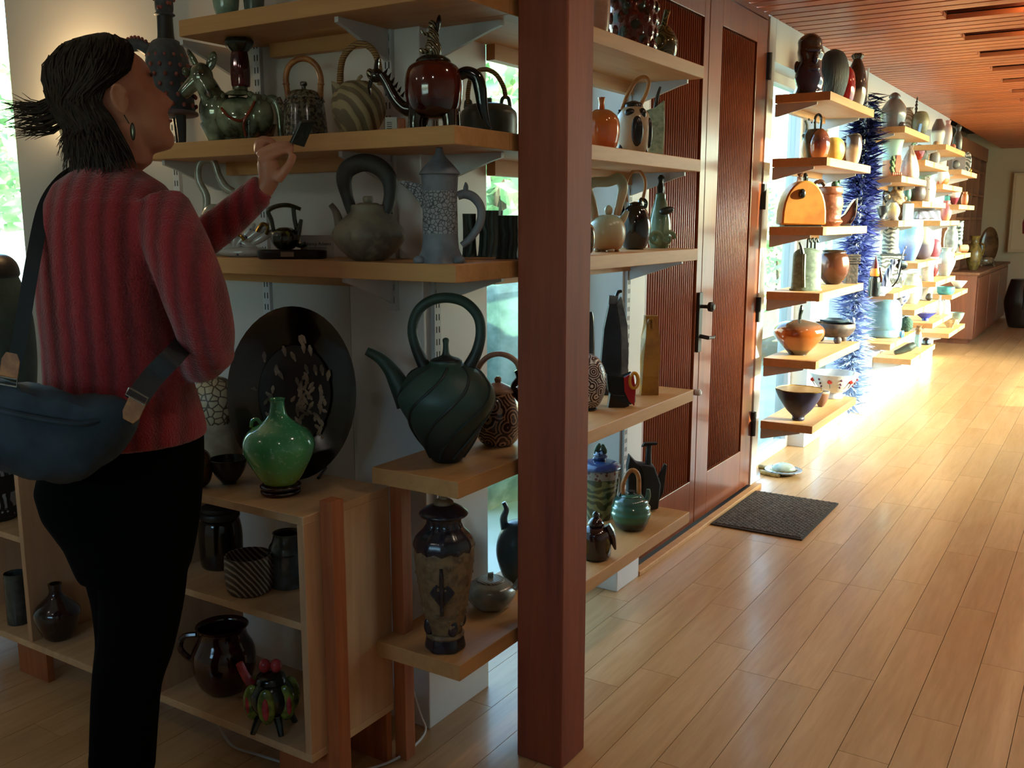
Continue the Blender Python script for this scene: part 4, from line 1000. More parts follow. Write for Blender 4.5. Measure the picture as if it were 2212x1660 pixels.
# fourth shelf, right arm
vessel('slim_vase', 'slim glossy black stick vase next to the timber post', 'vase', 1272, ZS4, 11, 196, [(.9, 0), (1, .1), (1, .6), (.8, .9), (.5, 1)], M_BLKG, x=-1.40)
p = Pot('patterned_sphere', 'white sphere vase scribbled with black and red circles, beside the timber post', 'vase', 1272, ZS4, loc=on_z(1272, 886, ZS4))
p.L('ball', [(10, 4), (24, 14), (36, 46), (36, 76), (24, 106), (6, 120)], glaze('circle scribble', '#c9bdb4', '#3a1d1a', .3, pat='rings', scale=30), seg=36); p.L('foot', [(16, 0), (18, 3), (12, 8)], M_BLKG)
p = Pot('navy_slab_bottle', 'tall navy-black pointed slab bottle with grey side face', 'bottle', 1325, ZS4, loc=on_z(1325, 852, ZS4))
M_NAVY = glaze('navy slab', '#15171c', '#22252c', .35, scale=12); M_GREYS = glaze('grey slab side', '#6d6a68', '#4d4b4c', .5, scale=20)
p.P('front_slab', [(-26, 0), (12, 0), (14, 60), (12, 130), (2, 190), (-14, 192), (-24, 140), (-29, 70)], -14, 10, M_NAVY, bevel=.002)
p.P('side_slab', [(12, 0), (28, 20), (30, 90), (26, 150), (12, 208), (2, 190), (12, 130), (14, 60)], -12, 10, M_GREYS, bevel=.002)
p.P('neck', [(-15, 190), (4, 190), (6, 208), (-14, 210)], -10, 8, M_GREYS, bevel=.002); p.T('stopper', [(2, 206), (6, 216), (14, 218)], [4, 4, 3], M_NAVY)
p = Pot('geometric_cup', 'black angular cup with red side and yellow ring handle', 'cup', 1338, ZS4, loc=on_z(1338, 878, ZS4))
p.P('cup_body', [(-26, 34), (-30, 70), (6, 66), (24, 74), (28, 30), (24, 6), (2, 8), (-16, 26)], -16, 12, plain('black cup', '#17150f', .2), bevel=.002); p.P('foot', [(-26, 0), (6, -2), (20, 4), (10, 26), (-22, 28)], -18, 14, plain('black cup', '#17150f', .2), bevel=.002)
p.P('red_side', [(6, 64), (26, 76), (32, 40), (30, 4), (18, 14), (8, 36)], -18.5, -15.5, plain('signal red', '#a81f22', .2), bevel=.001)
p.T('ring_handle', [(28 + 9 * math.cos(a), 58 + 16 * math.sin(a), -17) for a in [i * .5 for i in range(14)]], 4, plain('yellow glaze', '#c98a1e', .2), n=2)
p = Pot('yellow_slab_bottle', 'mustard yellow twisted slab bottle near the shelf end', 'bottle', 1402, ZS4, loc=on_z(1402, 852, ZS4))
M_MUST = glaze('mustard glaze', '#a8721d', '#8a5a18', .25, scale=14)
b = MB(); rs = []
for h, w, d_, tw in ((0, 19, 14, 0), (40, 18, 14, 4), (80, 18, 13, 12), (120, 17, 12, 20), (150, 13, 11, 10), (168, 14, 10, 0)):
    a = math.radians(tw); rs.append([tuple(p.v((w * sx_ * math.cos(a) - d_ * sy_ * math.sin(a), h, w * sx_ * math.sin(a) + d_ * sy_ * math.cos(a)))) for sx_, sy_ in ((-1, -1), (1, -1), (1, 1), (-1, 1))])
b.rings(rs); b.build('slab_body', M_MUST, p.root, smooth=False, bevel=.002); p.T('loop', [(-4, 140, -12), (-6, 158, -13), (2, 160, -13), (2, 142, -12)], 3, M_MUST)
p = Pot('small_card', 'small white card standing behind the angular cup', 'card', 1362, ZS4, loc=along_y(1362, -1.30, ZS4)); p.B('card', -11, 11, 0, 32, 0, 1, plain('white card', '#b9b5ad', .7), bevel=0); p.B('print', -7, 7, 10, 20, -.4, 0, glaze('grey print', '#b9b5ad', '#55524c'), bevel=0)

# ------------------------------------------------------------------ fifth shelf
p = Pot('relief_urn', 'tall tan and navy relief urn with diamond medallion and domed lid', 'urn', 962, ZS5, loc=on_z(962, 1398, ZS5))
M_UTAN = glaze('tan relief clay', '#7d6647', '#5d4a33', .5, pat='noise', scale=45, bmp=.9); M_UNAV = glaze('navy relief glaze', '#23242e', '#15161c', .25, scale=30, coat=.2)
p.L('base', [(38, 0), (42, 4), (40, 20), (38, 30)], M_UNAV, mod=flute(6, .05), seg=36); p.L('base_ring', [(39, 29), (42, 34), (38, 40)], M_UTAN)
p.L('body', [(34, 40), (40, 60), (52, 120), (62, 190), (64, 230), (58, 256)], M_UTAN, seg=40)
p.L('shoulder', [(62, 226), (65, 240), (59, 258), (46, 272), (40, 280)], M_UNAV, mod=flute(12, .02), seg=48)
p.L('neck', [(40, 279), (36, 288), (37, 300), (42, 306)], M_UNAV, mod=flute(22, .03), seg=66)
lid = p.L('lid', [(50, 305), (52, 311), (38, 322), (20, 330), (12, 332)], M_UNAV); p.E('lid_flower', (0, 332), (22, 10), M_UTAN, parent=lid); p.L('knob', [(6, 336), (9, 342), (4, 350)], M_UTAN, parent=lid)
p.P('medallion', [(-2, 112), (26, 148), (-2, 186), (-28, 148)], -58, -52, M_UNAV, bevel=.003); p.T('medallion_bar', [(-2, 98, -56), (-2, 150, -60), (-2, 206, -62)], [4, 5, 4], M_UNAV)
for a in (-1.0, .5, 2.1, 3.6): p.E('leg_leaf', (38 * math.sin(a), 58, -38 * math.cos(a)), (12, 20, 6), M_UNAV)
bl = []; rr = random.Random(9)
for i in range(70):
    h = rr.uniform(60, 225); a = rr.uniform(0, 6.28); r = 38 + (h - 50) * .145; bl.append(((r * math.sin(a), h, -r * math.cos(a)), (4 + rr.random() * 3, 4 + rr.random() * 4)))
p.many('relief', bl, M_UTAN)
p = Pot('low_teapot', 'low pale celadon teapot with flat woven lid, behind the relief urn', 'teapot', 1060, ZS5, loc=on_z(1060, 1312, ZS5))
M_PCEL = glaze('pale celadon', '#8b9188', '#6c746c', .2, coat=.4)
p.L('body', [(26, 0), (40, 8), (54, 34), (48, 52), (30, 62)], M_PCEL, mod=flute(6, .02), seg=36); lid = p.L('lid', [(30, 61), (28, 66), (6, 69)], glaze('woven lid', '#9a9a8a', '#5f6258', .4, pat='waved', scale=60)); p.P('knob', [(-6, 66), (6, 66), (6, 80), (-6, 78)], -4, 4, M_PCEL, parent=lid); p.T('spout', [(40, 36), (56, 50), (64, 66)], [10, 8, 6], M_PCEL)
p = Pot('blue_round_teapot', 'dark blue-green round teapot half hidden behind the timber post', 'teapot', 1122, ZS5, loc=along_y(1122, -1.38, ZS5))
M_BTL = glaze('blue bottle glaze', '#2f4a52', '#22363d', .3, scale=14)
p.L('body', [(26, 0), (38, 16), (50, 60), (46, 100), (28, 130), (10, 138)], M_BTL); p.T('spout', [(-30, 112), (-34, 140), (-28, 162), (-34, 178)], [9, 8, 6, 5], M_BTL)
# fifth shelf, right arm
p = Pot('floral_jar', 'olive and blue painted jar with blue rose lid beside the post', 'jar', 1294, ZS5, loc=on_z(1294, 1118, ZS5))
p.L('body', [(30, 0), (32, 10), (40, 70), (42, 108)], glaze('olive leaf paint', '#3a3d22', '#77734a', .2, pat='swirl', scale=12, amt=(.5, .6), coat=.4)); p.L('band', [(42.5, 92), (43, 98), (43, 108), (41, 112)], glaze('white red band', '#8a8078', '#5a2a24', .2, pat='spots', scale=60, amt=(.3, .4)))
lid = p.L('lid', [(46, 111), (46, 116), (34, 124), (12, 128)], glaze('cobalt lid', '#34497a', '#24345c', .15, coat=.4)); p.E('rose', (0, 136), (15, 12), glaze('cobalt lid', '#34497a'), parent=lid, mod=lambda q: 1 + .18 * math.sin(q.x * 9 + q.z * 7)); p.E('rose_leaf', (-6, 152), (6, 14, 4), glaze('leaf lid', '#3f5a45', '#2a4030', .3), rot=20, parent=lid); p.E('rose_leaf', (8, 152), (6, 12, 4), glaze('leaf lid', '#3f5a45'), rot=-20, parent=lid)
M_CHAR = glaze('charcoal matte', '#23262a', '#17191c', .6, scale=18)
p = Pot('charcoal_teapot', 'matte charcoal angular teapot with T-shaped knob and fin spout', 'teapot', 1392, ZS5, loc=on_z(1392, 1102, ZS5))
p.P('slab_body', [(-38, 4), (-40, 100), (-36, 124), (-20, 106), (18, 100), (32, 60), (28, 6), (0, 0)], -16, 18, M_CHAR, bevel=.006, smooth=True)
p.P('fin', [(22, 60), (40, 104), (46, 100), (40, 40), (26, 10)], -4, 6, M_CHAR, bevel=.003); p.T('cord', [(-14, 104, -17), (-6, 80, -18), (-6, 30, -18)], 1.6, plain('black cord', '#0c0d0e', .6)); p.T('post', [(6, 100), (6, 130), (7, 148)], [7, 6, 6], M_CHAR); p.P('bar', [(-10, 140), (-4, 150), (24, 150), (22, 145), (2, 144)], -6, 6, M_CHAR, bevel=.002)
M_GTEA = glaze('jade ribbed glaze', '#2f5a48', None, .15, coat=.5, bands=[(0, '#151b18'), (.22, '#18241f'), (.34, '#2d6a4f'), (.7, '#2f5f4f'), (1, '#3a544c')], scale=16)
p = Pot('jade_teapot', 'jade green ringed teapot with arched bamboo handle on the lowest shelf', 'teapot', 1362, ZS5, loc=on_z(1362, 1142, ZS5))
p.L('body', [(24, 0), (34, 8), (42, 28), (44, 36), (42, 42), (42, 50), (38, 56), (36, 66), (24, 74)], M_GTEA, seg=34); lid = p.L('lid', [(25, 73), (20, 78), (4, 80)], M_GTEA); p.L('knob', [(3, 79), (8, 84), (3, 86)], M_BLACK, parent=lid)
p.T('bamboo_handle', [(-18, 76), (-18, 100), (-8, 124), (4, 130), (14, 118), (16, 90), (16, 76)], 5, M_BAMBOO, seg=10); p.T('lug', [(-26, 70), (-20, 82), (-12, 72)], 3, M_BLACK); p.T('lug', [(22, 70), (16, 82), (10, 74)], 3, M_BLACK); p.T('spout', [(30, 56), (36, 72), (36, 88)], [7, 6, 4], glaze('pale jade', '#56756a', '#3f5c50', .3))
p = Pot('lidded_box', 'small dark red and black lidded jar with leaf pattern and horn-shaped side spout', 'jar', 1286, ZS5, loc=on_z(1286, 1206, ZS5))
M_DRED = glaze('dark red glaze', '#2a0f10', '#150b0b', .12, coat=.6)
p.L('body', [(28, 4), (32, 10), (33, 56), (26, 68), (14, 74)], M_DRED, mod=flute(4, .05), seg=32, rot=.78); lid = p.L('lid', [(16, 73), (18, 80), (10, 90), (4, 92)], M_DRED); p.E('knob', (0, 98), (8, 8), M_BLKG, parent=lid); p.T('horn_spout', [(22, 76, -6), (32, 60, -8), (38, 38, -8), (42, 22, -8)], [10, 9, 6, 2], M_DRED)
for a in (-.7, .8): p.E('painted_leaf', (31 * math.sin(a), 34, -31 * math.cos(a)), (7, 18, 3), glaze('gold leaf paint', '#6d5a2a', '#3d351a', .2))
for a in (.78, 2.35, 3.9, 5.5): p.E('foot', (22 * math.cos(a), 5, 22 * math.sin(a)), (8, 6), M_DRED)
# ------------------------------------------------------------------ bay beside the door
def BZ(k, i): return BAYS[k][2][i]
def far(name, label, cat, px, bay, i, w, h, shape, mat, opened=True, inset=.12, **kw):
    return vessel(name, label, cat, px, BZ(bay, i), w, h, shape, mat, opened, x=X1 - inset, **kw)
p = Pot('face_jug', 'lustrous brown and violet face jug, first on the top shelf past the door', 'jug', 1745, BZ('B', 0), x=-1.36)
M_FACE = glaze('face jug lustre', '#3a2c28', None, .12, .35, coat=.6, bands=[(0, '#2a2c3f'), (.35, '#39395a'), (.52, '#3c302c'), (.8, '#4a3a30'), (1, '#3a2f28')], scale=26, warp=.2)
p.L('body', [(27, 0), (30, 10), (30, 40), (27, 62), (28, 84), (24, 108), (14, 118), (3, 120)], M_FACE, mod=lambda a, h: 1 + .07 * math.sin(a * 3 + h * .11) + .05 * math.sin(h * .25), seg=36)
p.E('nose', (4, 70, -27), (7, 12, 7), M_FACE); p.E('brow', (0, 86, -25), (18, 6, 6), M_FACE); p.E('ear', (-27, 56), (6, 12, 5), M_FACE); p.E('lips', (2, 50, -28), (13, 6, 6), M_FACE)
far('ribbed_ovoid', 'large charcoal egg-shaped vase with combed vertical ribs', 'vase', 1796, 'B', 0, 34, 104, [(.45, 0), (.75, .15), (1, .48), (.92, .74), (.6, .93), (.1, 1)], glaze('combed charcoal', '#3c4448', '#2a3033', .5, pat='wavex', scale=50, bmp=.6, warp=.01), False, mod=flute(40, .01), seg=80, inset=.12)
far('red_vase', 'glossy scarlet round vase on the top shelf', 'vase', 1822, 'B', 0, 24, 78, 'sphere', glaze('scarlet glaze', '#9a1512', '#7a0f0d', .08, coat=.6), inset=.11)
p = Pot('two_tone_bottle', 'dark brown over cream gourd bottle with crimped mouth, end of the top shelf', 'bottle', 1846, BZ('B', 0), x=-1.35)
M_TWO = glaze('brown over cream', '#2a1a14', None, .1, coat=.5, bands=[(0, '#b0a08a'), (.3, '#8f7a64'), (.42, '#32211a'), (1, '#241712')], scale=20, warp=.1)
p.L('body', [(13, 0), (20, 14), (24, 44), (19, 74), (11, 92), (8, 98)], M_TWO); p.L('mouth', [(8, 97), (12, 104), (9, 108)], glaze('crimped rim', '#5d4d35', '#33281b', .3), mod=flute(5, .25), seg=30)
# second shelf
p = Pot('snail_teapot', 'grey slab teapot with brown egg front, horn spout and small ring handle', 'teapot', 1757, BZ('B', 1), x=-1.36)
M_SNG = glaze('weathered grey slab', '#55605c', '#3a423f', .6, scale=30); M_EGG = glaze('brown egg glaze', '#7a3a1c', None, .08, coat=.6, bands=[(0, '#b0602a'), (.35, '#7d341b'), (.6, '#4a2624'), (1, '#6a321c')], scale=14, warp=.2)
p.P('slab', [(-14, 0), (6, 0), (12, 54), (6, 64), (-18, 62), (-24, 50), (-20, 24)], -10, 12, M_SNG, bevel=.004, smooth=True)
p.L('egg', [(13, 2), (20, 14), (23, 36), (16, 54), (6, 63)], M_EGG, at=(8, 0, -10)); p.E('cream_side', (-16, 26, 2), (12, 24, 10), glaze('cream side', '#c5bfa9', '#a9a38f', .3))
p.T('ring_handle', [(0, 60), (-1, 84), (6, 92), (12, 84), (11, 60)], 3, M_BLKG, n=4); p.T('horn_spout', [(-18, 56), (-18, 70), (-22, 80)], [4, 3, 3], M_SNG); p.many('studs', [((-14, 82), (2.5, 2.5)), ((-24, 50), (4, 4)), ((-8, 76), (2, 2))], M_SNG)
far('yellow_globe', 'plain warm yellow globe vase', 'vase', 1799, 'B', 1, 25, 50, 'sphere', glaze('yellow satin', '#c99a4a', '#b9863a', .4), inset=.10)
far('buff_cup', 'buff brown straight cup with torn rim', 'cup', 1816, 'B', 1, 13, 46, 'cup', glaze('buff clay', '#a07a58', '#84603f', .5), inset=.16, mod=flute(5, .03))
p = Pot('splash_vase', 'cream and brown vase with dark splashed rim, last on the second shelf', 'vase', 1841, BZ('B', 1), x=-1.34)
p.L('body', [(9, 0), (15, 12), (19, 36), (17, 56), (14, 60)], glaze('cream brown splash', '#c8b8a5', None, .2, coat=.3, bands=[(0, '#b5957a'), (.5, '#a5805f'), (.72, '#4a3a33'), (1, '#2f2a2a')], scale=30, warp=.4), opened=True, wall=2)
p.T('torn_rim', [(-14, 59, 0), (0, 62, -14), (13, 60, 0)], 2, glaze('crimped rim', '#5d4d35'))
# third shelf
p = Pot('arch_vessel', 'yellow arch-shaped vessel with flat grey-brown face, round knob and square port', 'vessel', 1729, BZ('B', 2), x=-1.36)
M_YEL = glaze('honey yellow matte', '#c07a2c', '#a8641f', .45, scale=10)
prof = [(47 * math.cos(a), 10 + 82 * math.sin(a) ** .8) for a in [math.pi * i / 16 for i in range(17)]]
p.P('arch_body', [(47, 4)] + prof + [(-47, 4)], -26, 26, M_YEL, bevel=.008, smooth=True)
p.B('foot', -40, 40, 0, 4, -20, 20, M_BLACK); p.B('port', 36, 42, 46, 66, -12, 6, glaze('rust port', '#7a4018', '#5a2e12', .5)); p.E('knob', (-8, 66, -28), (8, 10, 6), M_BLKG); p.T('stopper', [(6, 90), (6, 100), (4, 108)], [5, 6, 3], M_DKG); p.E('stopper_flower', (-6, 108), (7, 8, 3), glaze('rust port', '#7a4018'))
p = Pot('relief_jar', 'terracotta relief jar with wide rim and small green bird on its lid', 'jar', 1789, BZ('B', 2), x=-1.33)
M_TER = glaze('terracotta relief', '#8a4f34', '#6d3b26', .4, scale=40, bmp=.7, c3='#a0775a')
p.L('body', [(22, 0), (28, 6), (31, 10), (26, 18), (30, 44), (28, 58), (24, 64)], M_TER); p.L('rim', [(24, 63), (28, 68), (27, 78), (22, 80)], M_TER); p.E('bird', (10, 84), (9, 7), glaze('green bird', '#3d5a4a', '#2a4035', .4)); p.E('bird_head', (18, 89), (4, 4), glaze('green bird', '#3d5a4a')); p.T('rim_scroll', [(-26, 74), (-32, 86), (-20, 90), (-12, 82)], 5, glaze('dark brown scroll', '#4a281d', '#33190f', .3))
p = Pot('crescent_vessel', 'dark brown glossy crescent vessel standing upright', 'vessel', 1826, BZ('B', 2), x=-1.35)
M_CRES = glaze('brown crescent', '#4a241a', '#331811', .12, coat=.5)
p.P('crescent', [(-12, 0), (6, 4), (16, 22), (18, 56), (10, 46), (-4, 24), (-16, 16)], -10, 10, M_CRES, bevel=.006, smooth=True); p.B('plinth', -6, 16, 0, 6, 10, 18, M_BLACK); p.T('edge', [(6, 4, -11), (16, 22, -11), (18, 56, -11)], 2, M_CRES)
# small sun ornament on the pier
tag(MB().lathe([(.03, 0), (.032, .004), (.02, .012), (.003, .014)], 16, (0, 0, 0), mod=flute(8, .12)).move(Matrix.Rotation(math.pi / 2, 4, 'Y')).build('wall_ornament', glaze('rust ornament', '#8a3f1c', '#6a2c12', .5), loc=on_x(1724, 393, -1.528)), 'small rust-brown round ornament fixed to the white pier above the arch vessel', 'ornament')
# fourth shelf
p = Pot('slab_teapot', 'grey-green slab teapot with folded seam, thin spout and lid tabs', 'teapot', 1740, BZ('B', 3), py=628)
M_GSL = glaze('lichen grey green', '#6d7a6a', '#4f5a4e', .6, pat='noise', scale=30, c3='#86907c')
p.L('body', [(36, 0), (37, 4), (33, 8), (32, 60), (30, 78), (18, 86), (4, 88)], M_GSL, sy=.6, n=3, seg=36); p.T('seam', [(-10, 8, -20), (-12, 40, -20), (-12, 76, -18)], 4, M_GSL); p.T('spout', [(-14, 76, -12), (-18, 92, -12), (-22, 100, -12)], [6, 4, 3], glaze('dark slab tab', '#3f4a44', '#2b332f', .5))
for dx in (0, 8, 16): p.T('lid_tab', [(dx, 84), (dx, 104), (dx + 3, 106), (dx + 6, 100)], 3, glaze('dark slab tab', '#3f4a44'), n=3)
far('bronze_bowl', 'bulging bronze-brown bowl vase with dark flat rim', 'vase', 1798, 'B', 3, 35, 70, [(.35, 0), (.5, .04), (.85, .25), (1, .55), (.9, .82), (.72, .93), (.78, 1)], glaze('bronze brown', '#5a3322', None, .2, .3, coat=.3, bands=[(0, '#2a1a14'), (.2, '#4a2a1c'), (.5, '#6b3a26'), (.85, '#54301f'), (1, '#2a211e')], scale=14), inset=.12)
p = Pot('square_column_box', 'dark brown square carved box with ribbed cap', 'box', 1838, BZ('B', 3), x=-1.40)
M_BXB = glaze('carved brown', '#4a3a30', '#2b211b', .5, pat='noise', scale=50, bmp=.6)
p.B('column', -12, 12, 0, 40, -10, 10, M_BXB)
for i in range(4): p.B('cap_rib', -15, 15, 41 + i * 5, 45 + i * 5, -13, 13, M_BXB)
# fifth shelf
p = Pot('amber_flask', 'wide flattened amber flask with thin dark figure stopper', 'flask', 1723, BZ('B', 4), py=766)
M_AMB = glaze('amber flask glaze', '#a0561e', None, .08, coat=.6, bands=[(0, '#1f1410'), (.12, '#2a1a12'), (.2, '#7a4a1c'), (.5, '#9a521e'), (.72, '#8a4319'), (.9, '#5a4a3f'), (1, '#4d4540')], scale=10, warp=.08)
p.L('body', [(20, 0), (22, 4), (38, 20), (54, 40), (55, 54), (42, 66), (18, 72), (6, 74)], M_AMB, seg=40); p.T('stopper', [(0, 72), (1, 84), (3, 94), (3, 104)], [4, 4, 5, 2], M_DKG)
p = Pot('footed_bowl', 'wide dark stoneware bowl on blocky feet with blue-grey inside', 'bowl', 1800, BZ('B', 4), x=-1.34)
M_FBO = glaze('rough brown stoneware', '#4d3a33', '#2f2624', .6, scale=30, c3='#6d4a38')
p.L('bowl', [(24, 12), (34, 14), (46, 30), (44, 40)], M_FBO, opened=True, wall=4, seg=36); p.L('blue_dish', [(14, 40), (30, 43), (34, 48)], glaze('blue grey inside', '#4a5a66', '#36454f', .2, coat=.3), at=(0, 0, 0), opened=True, wall=2)
for a in (.5, 2.6, 4.7): p.E('foot', (28 * math.cos(a), 7, 28 * math.sin(a)), (9, 9), M_FBO)
# sixth shelf
p = Pot('gold_lined_bowl', 'deep violet bowl lined with gold, wavy rim, on the lowest shelf past the door', 'bowl', 1724, BZ('B', 5), py=908)
M_VIO = glaze('violet slip', '#231f3d', '#1a172c', .5, scale=20); M_GLI = glaze('gold lining', '#b58a3a', '#93691f', .25, .5, scale=30)
wav = lambda a, h: 1 + (.03 * math.sin(5 * a) + .02 * math.sin(9 * a)) * max(0, (h - 40) / 25)
p.L('bowl', [(12, 0), (14, 4), (14, 10), (28, 24), (44, 48), (51, 66)], M_VIO, mod=wav, seg=44); p.L('lining', [(8, 22), (26, 28), (42, 50), (50, 67), (50.5, 67.5)], M_GLI, mod=wav, seg=44)
far('little_brown_bowl', 'little brown bowl with pale rim between the violet and the flowered bowls', 'bowl', 1773, 'B', 5, 18, 34, 'bowl', glaze('brown pale rim', '#6d4433', None, .3, bands=[(0, '#5a382b'), (.85, '#75503f'), (1, '#c5b299')], scale=10), inset=.10)
p = Pot('carnation_bowl', 'white footed bowl painted with red carnations', 'bowl', 1799, BZ('B', 5), x=-1.36)
M_WPO = glaze('white painted porcelain', '#c3c6ca', '#b0b4ba', .15, coat=.4)
p.L('foot', [(20, 0), (22, 2), (18, 14)], M_WPO); p.L('bowl', [(16, 12), (28, 16), (44, 34), (55, 54)], M_WPO, opened=True, wall=2.5, seg=40)
M_CARN = plain('carnation red', '#a8322c', .2); M_STEM = plain('stem green', '#4a5a55', .2)
for i in range(7):
    a = -1.5 + i * .5
    if i % 2 == 0:
        q = 46.5; f = p.E('carnation', (q * math.sin(a), 40, -q * math.cos(a)), (6, 4.5, 2), M_CARN); p.T('stem', [(q * math.sin(a), 36, -q * math.cos(a)), (.86 * q * math.sin(a), 26, -.86 * q * math.cos(a))], 1, M_STEM, n=1, parent=f)
    else: p.many('dots', [((48 * math.sin(a), 44, -48 * math.cos(a)), (2.6, 2.6)), ((44 * math.sin(a), 35, -44 * math.cos(a)), (2.6, 2.6)), ((40 * math.sin(a), 28, -40 * math.cos(a)), (2.4, 2.4))], plain('plum dots', '#5a2f4a', .2))
# plates and bamboo on the floor under the window
p = Pot('floor_dish', 'blue and white covered dish sitting on the floor near the door', 'dish', 1692, 0, py=1024)
p.L('plate', [(18, 0), (26, 2), (40, 8), (41, 10)], glaze('blue white porcelain', '#8d97a3', '#2f3f5a', .15, pat='spots', scale=40, amt=(.3, .4), coat=.4)); p.L('cover', [(26, 9), (24, 16), (14, 22), (2, 23)], glaze('pale green cover', '#b9c4b4', '#9aa99a', .2)); p.L('gold_line', [(30, 8), (30.5, 10), (28, 11)], M_GOLD)
M_BAM2 = glaze('bamboo cut', '#b59a58', '#8a7038', .3, scale=40)
for i, (a_, b_, t_) in enumerate((((1644, 1020), (1683, 1028), 'front'), ((1640, 1008), (1662, 1012), 'rear'))):
    q0, q1 = on_z(*a_, .012), on_z(*b_, .012)
    tag(MB().tube([q0, (q0 + q1) / 2, q1], [.013, .012, .013], 12).build('bamboo_tube', M_BAM2), 'short cut bamboo tube lying on the floor by the blue dish, %s one' % t_, 'bamboo tube', 'cut bamboo tubes')

# ------------------------------------------------------------------ hanging column of blue blades
rr = random.Random(11)
g0 = along_y(1872, -1.43, 2.1)
e = tag(empty('blade_column', (g0.x, g0.y, 0)), 'tall hanging column of spiky glass-like blades, deep blue above fading to clear below', 'hanging sculpture')
MB().tube([(0, 0, .12), (0, 0, 2.3)], .006, 6).build('hanging_wire', M_STEEL, e)
M_BL = [glaze('blade indigo', '#23264f', '#191c3a', .2, coat=.4), glaze('blade blue', '#4d55a0', '#3a4288', .2, coat=.4), glaze('blade lavender', '#8e9ac8', '#6f7cb8', .2, coat=.4), glaze('blade pale', '#b5c4dc', '#9db2d2', .2, coat=.4)]
for bi in range(4):
    b = MB()
    for i in range(900):
        zz = rr.gauss([1.85, 1.45, .95, .45][bi], [.2, .28, .28, .22][bi])
        if not .12 < zz < 2.16: continue
        a = rr.uniform(0, 2 * math.pi); L = rr.uniform(.09, .165); up = rr.uniform(-.35, .3); w = rr.uniform(.008, .014)
        d = Vector((math.cos(a) * .65, math.sin(a), up)).normalized(); s_ = d.cross(Vector((0, 0, 1))).normalized(); s_ = (s_ * math.cos(rr.uniform(-1, 1)) + Vector((0, 0, 1)) * rr.uniform(-.8, .8)).normalized()
        c0 = Vector((0, 0, zz)) + d * .01; n_ = d.cross(s_) * .0015
        b.add([c0 - s_ * w * .4, c0 + d * L * .4 - s_ * w, c0 + d * L, c0 + d * L * .4 + s_ * w, c0 + d * L * .35 + n_ * 2], [(0, 1, 4), (1, 2, 4), (2, 3, 4), (3, 0, 4), (0, 3, 2, 1)])
    o = b.build('blades', M_BL[bi], e, smooth=False); o['kind'] = 'stuff'

# ------------------------------------------------------------------ third bay (C)
p = Pot('grey_jar', 'big silver-grey round jar with lumpy lid on the top shelf past the blue column', 'jar', 1928, BZ('C', 0), x=-1.36)
M_SIL = glaze('silver grey salt glaze', '#6d6a6c', '#57545a', .22, .2, coat=.4, scale=9)
p.L('body', [(17, 0), (22, 8), (28, 30), (26, 46), (15, 60), (9, 64)], M_SIL); p.L('lid', [(9, 63), (12, 68), (7, 74), (2, 76)], M_SIL, mod=flute(5, .15)); p.E('lug', (12, 12, -20), (7, 5), M_SIL)
p = Pot('tall_jug', 'striped brown and ivory shouldered jug behind the silver-grey jar', 'jug', 1960, BZ('C', 0), x=-1.38)
p.L('body', [(9, 0), (13, 14), (14, 36), (8, 48), (8, 54), (11, 56)], glaze('brown ivory stripe', '#75624f', '#a8998a', .4, pat='waved', scale=20)); p.T('handle', [(-6, 48), (-12, 36), (-10, 20)], 2, M_DRAG)
p = Pot('olive_round_pot', 'round olive pot with blue panel and notched dark finial', 'pot', 1999, BZ('C', 0), x=-1.28)
p.L('body', [(9, 0), (16, 10), (20, 28), (14, 44), (6, 48)], glaze('olive stone', '#7d775d', '#5a553f', .4, scale=16)); p.P('blue_panel', [(-12, 2), (-7, 2), (-4, 22), (-9, 22)], -20, -16, plain('sky blue glaze', '#5a86c8', .2)); p.T('finial', [(-10, 40), (-11, 60), (-10, 76)], [3, 3, 1], M_DRAG, mod=lambda a, t_: 1 + .35 * math.sin(t_ * 40))
p = Pot('two_tone_beaker', 'tall beaker, pale aqua above and terracotta below', 'beaker', 1924, BZ('C', 1), x=-1.39)
p.L('body', [(15, 0), (19, 10), (20, 34), (20, 58), (24, 78)], glaze('aqua terracotta', '#7fa09a', None, .35, bands=[(0, '#5a3a2c'), (.15, '#9a5f3c'), (.46, '#a8683f'), (.5, '#86a59c'), (1, '#9ab5aa')], scale=10, warp=.02), opened=True, wall=2)
p.many('birds', [((6, 20, -20), (4, 3))], plain('white slip', '#d5d0c8', .4))
p = Pot('shell_planter', 'terracotta half-shell planter with leafy moss', 'planter', 1912, BZ('C', 1), x=-1.27)
p.P('shell', [(0, 0), (8, 10), (11, 28), (8, 42), (-2, 42), (-4, 20)], -6, 8, glaze('orange terracotta', '#a8583a', '#8a432a', .6), bevel=.003, smooth=True); p.many('moss', [((-6 - (i % 3) * 2, 8 + i * 4, -3), (5, 5)) for i in range(8)], glaze('moss', '#6a7a4f', '#4a5a38', .9)); p.many('pebbles', [((-8 + i * 4, 4, -8), (4, 4)) for i in range(5)], glaze('orange terracotta', '#a8583a'))
p = Pot('twisted_bottle', 'pinched cream-brown twisted bottle leaning forward', 'bottle', 1963, BZ('C', 1), x=-1.30)
p.L('body', [(18, 0), (20, 8), (18, 24), (13, 42), (7, 56), (4, 62), (6, 68)], glaze('cream brown pinch', '#a88f80', '#7a5f54', .5, scale=14, c3='#c5b5aa'), mod=twist(4, .25, .05), seg=36)
p.T('lip', [(0, 66), (5, 72), (10, 70)], [3, 3, 2], M_CELA)
vessel('saucer', 'thin brown saucer under the dark nut-like bowl', 'saucer', 1906, BZ('C', 2), 18, 3, 'dish', M_CRES, x=-1.25)
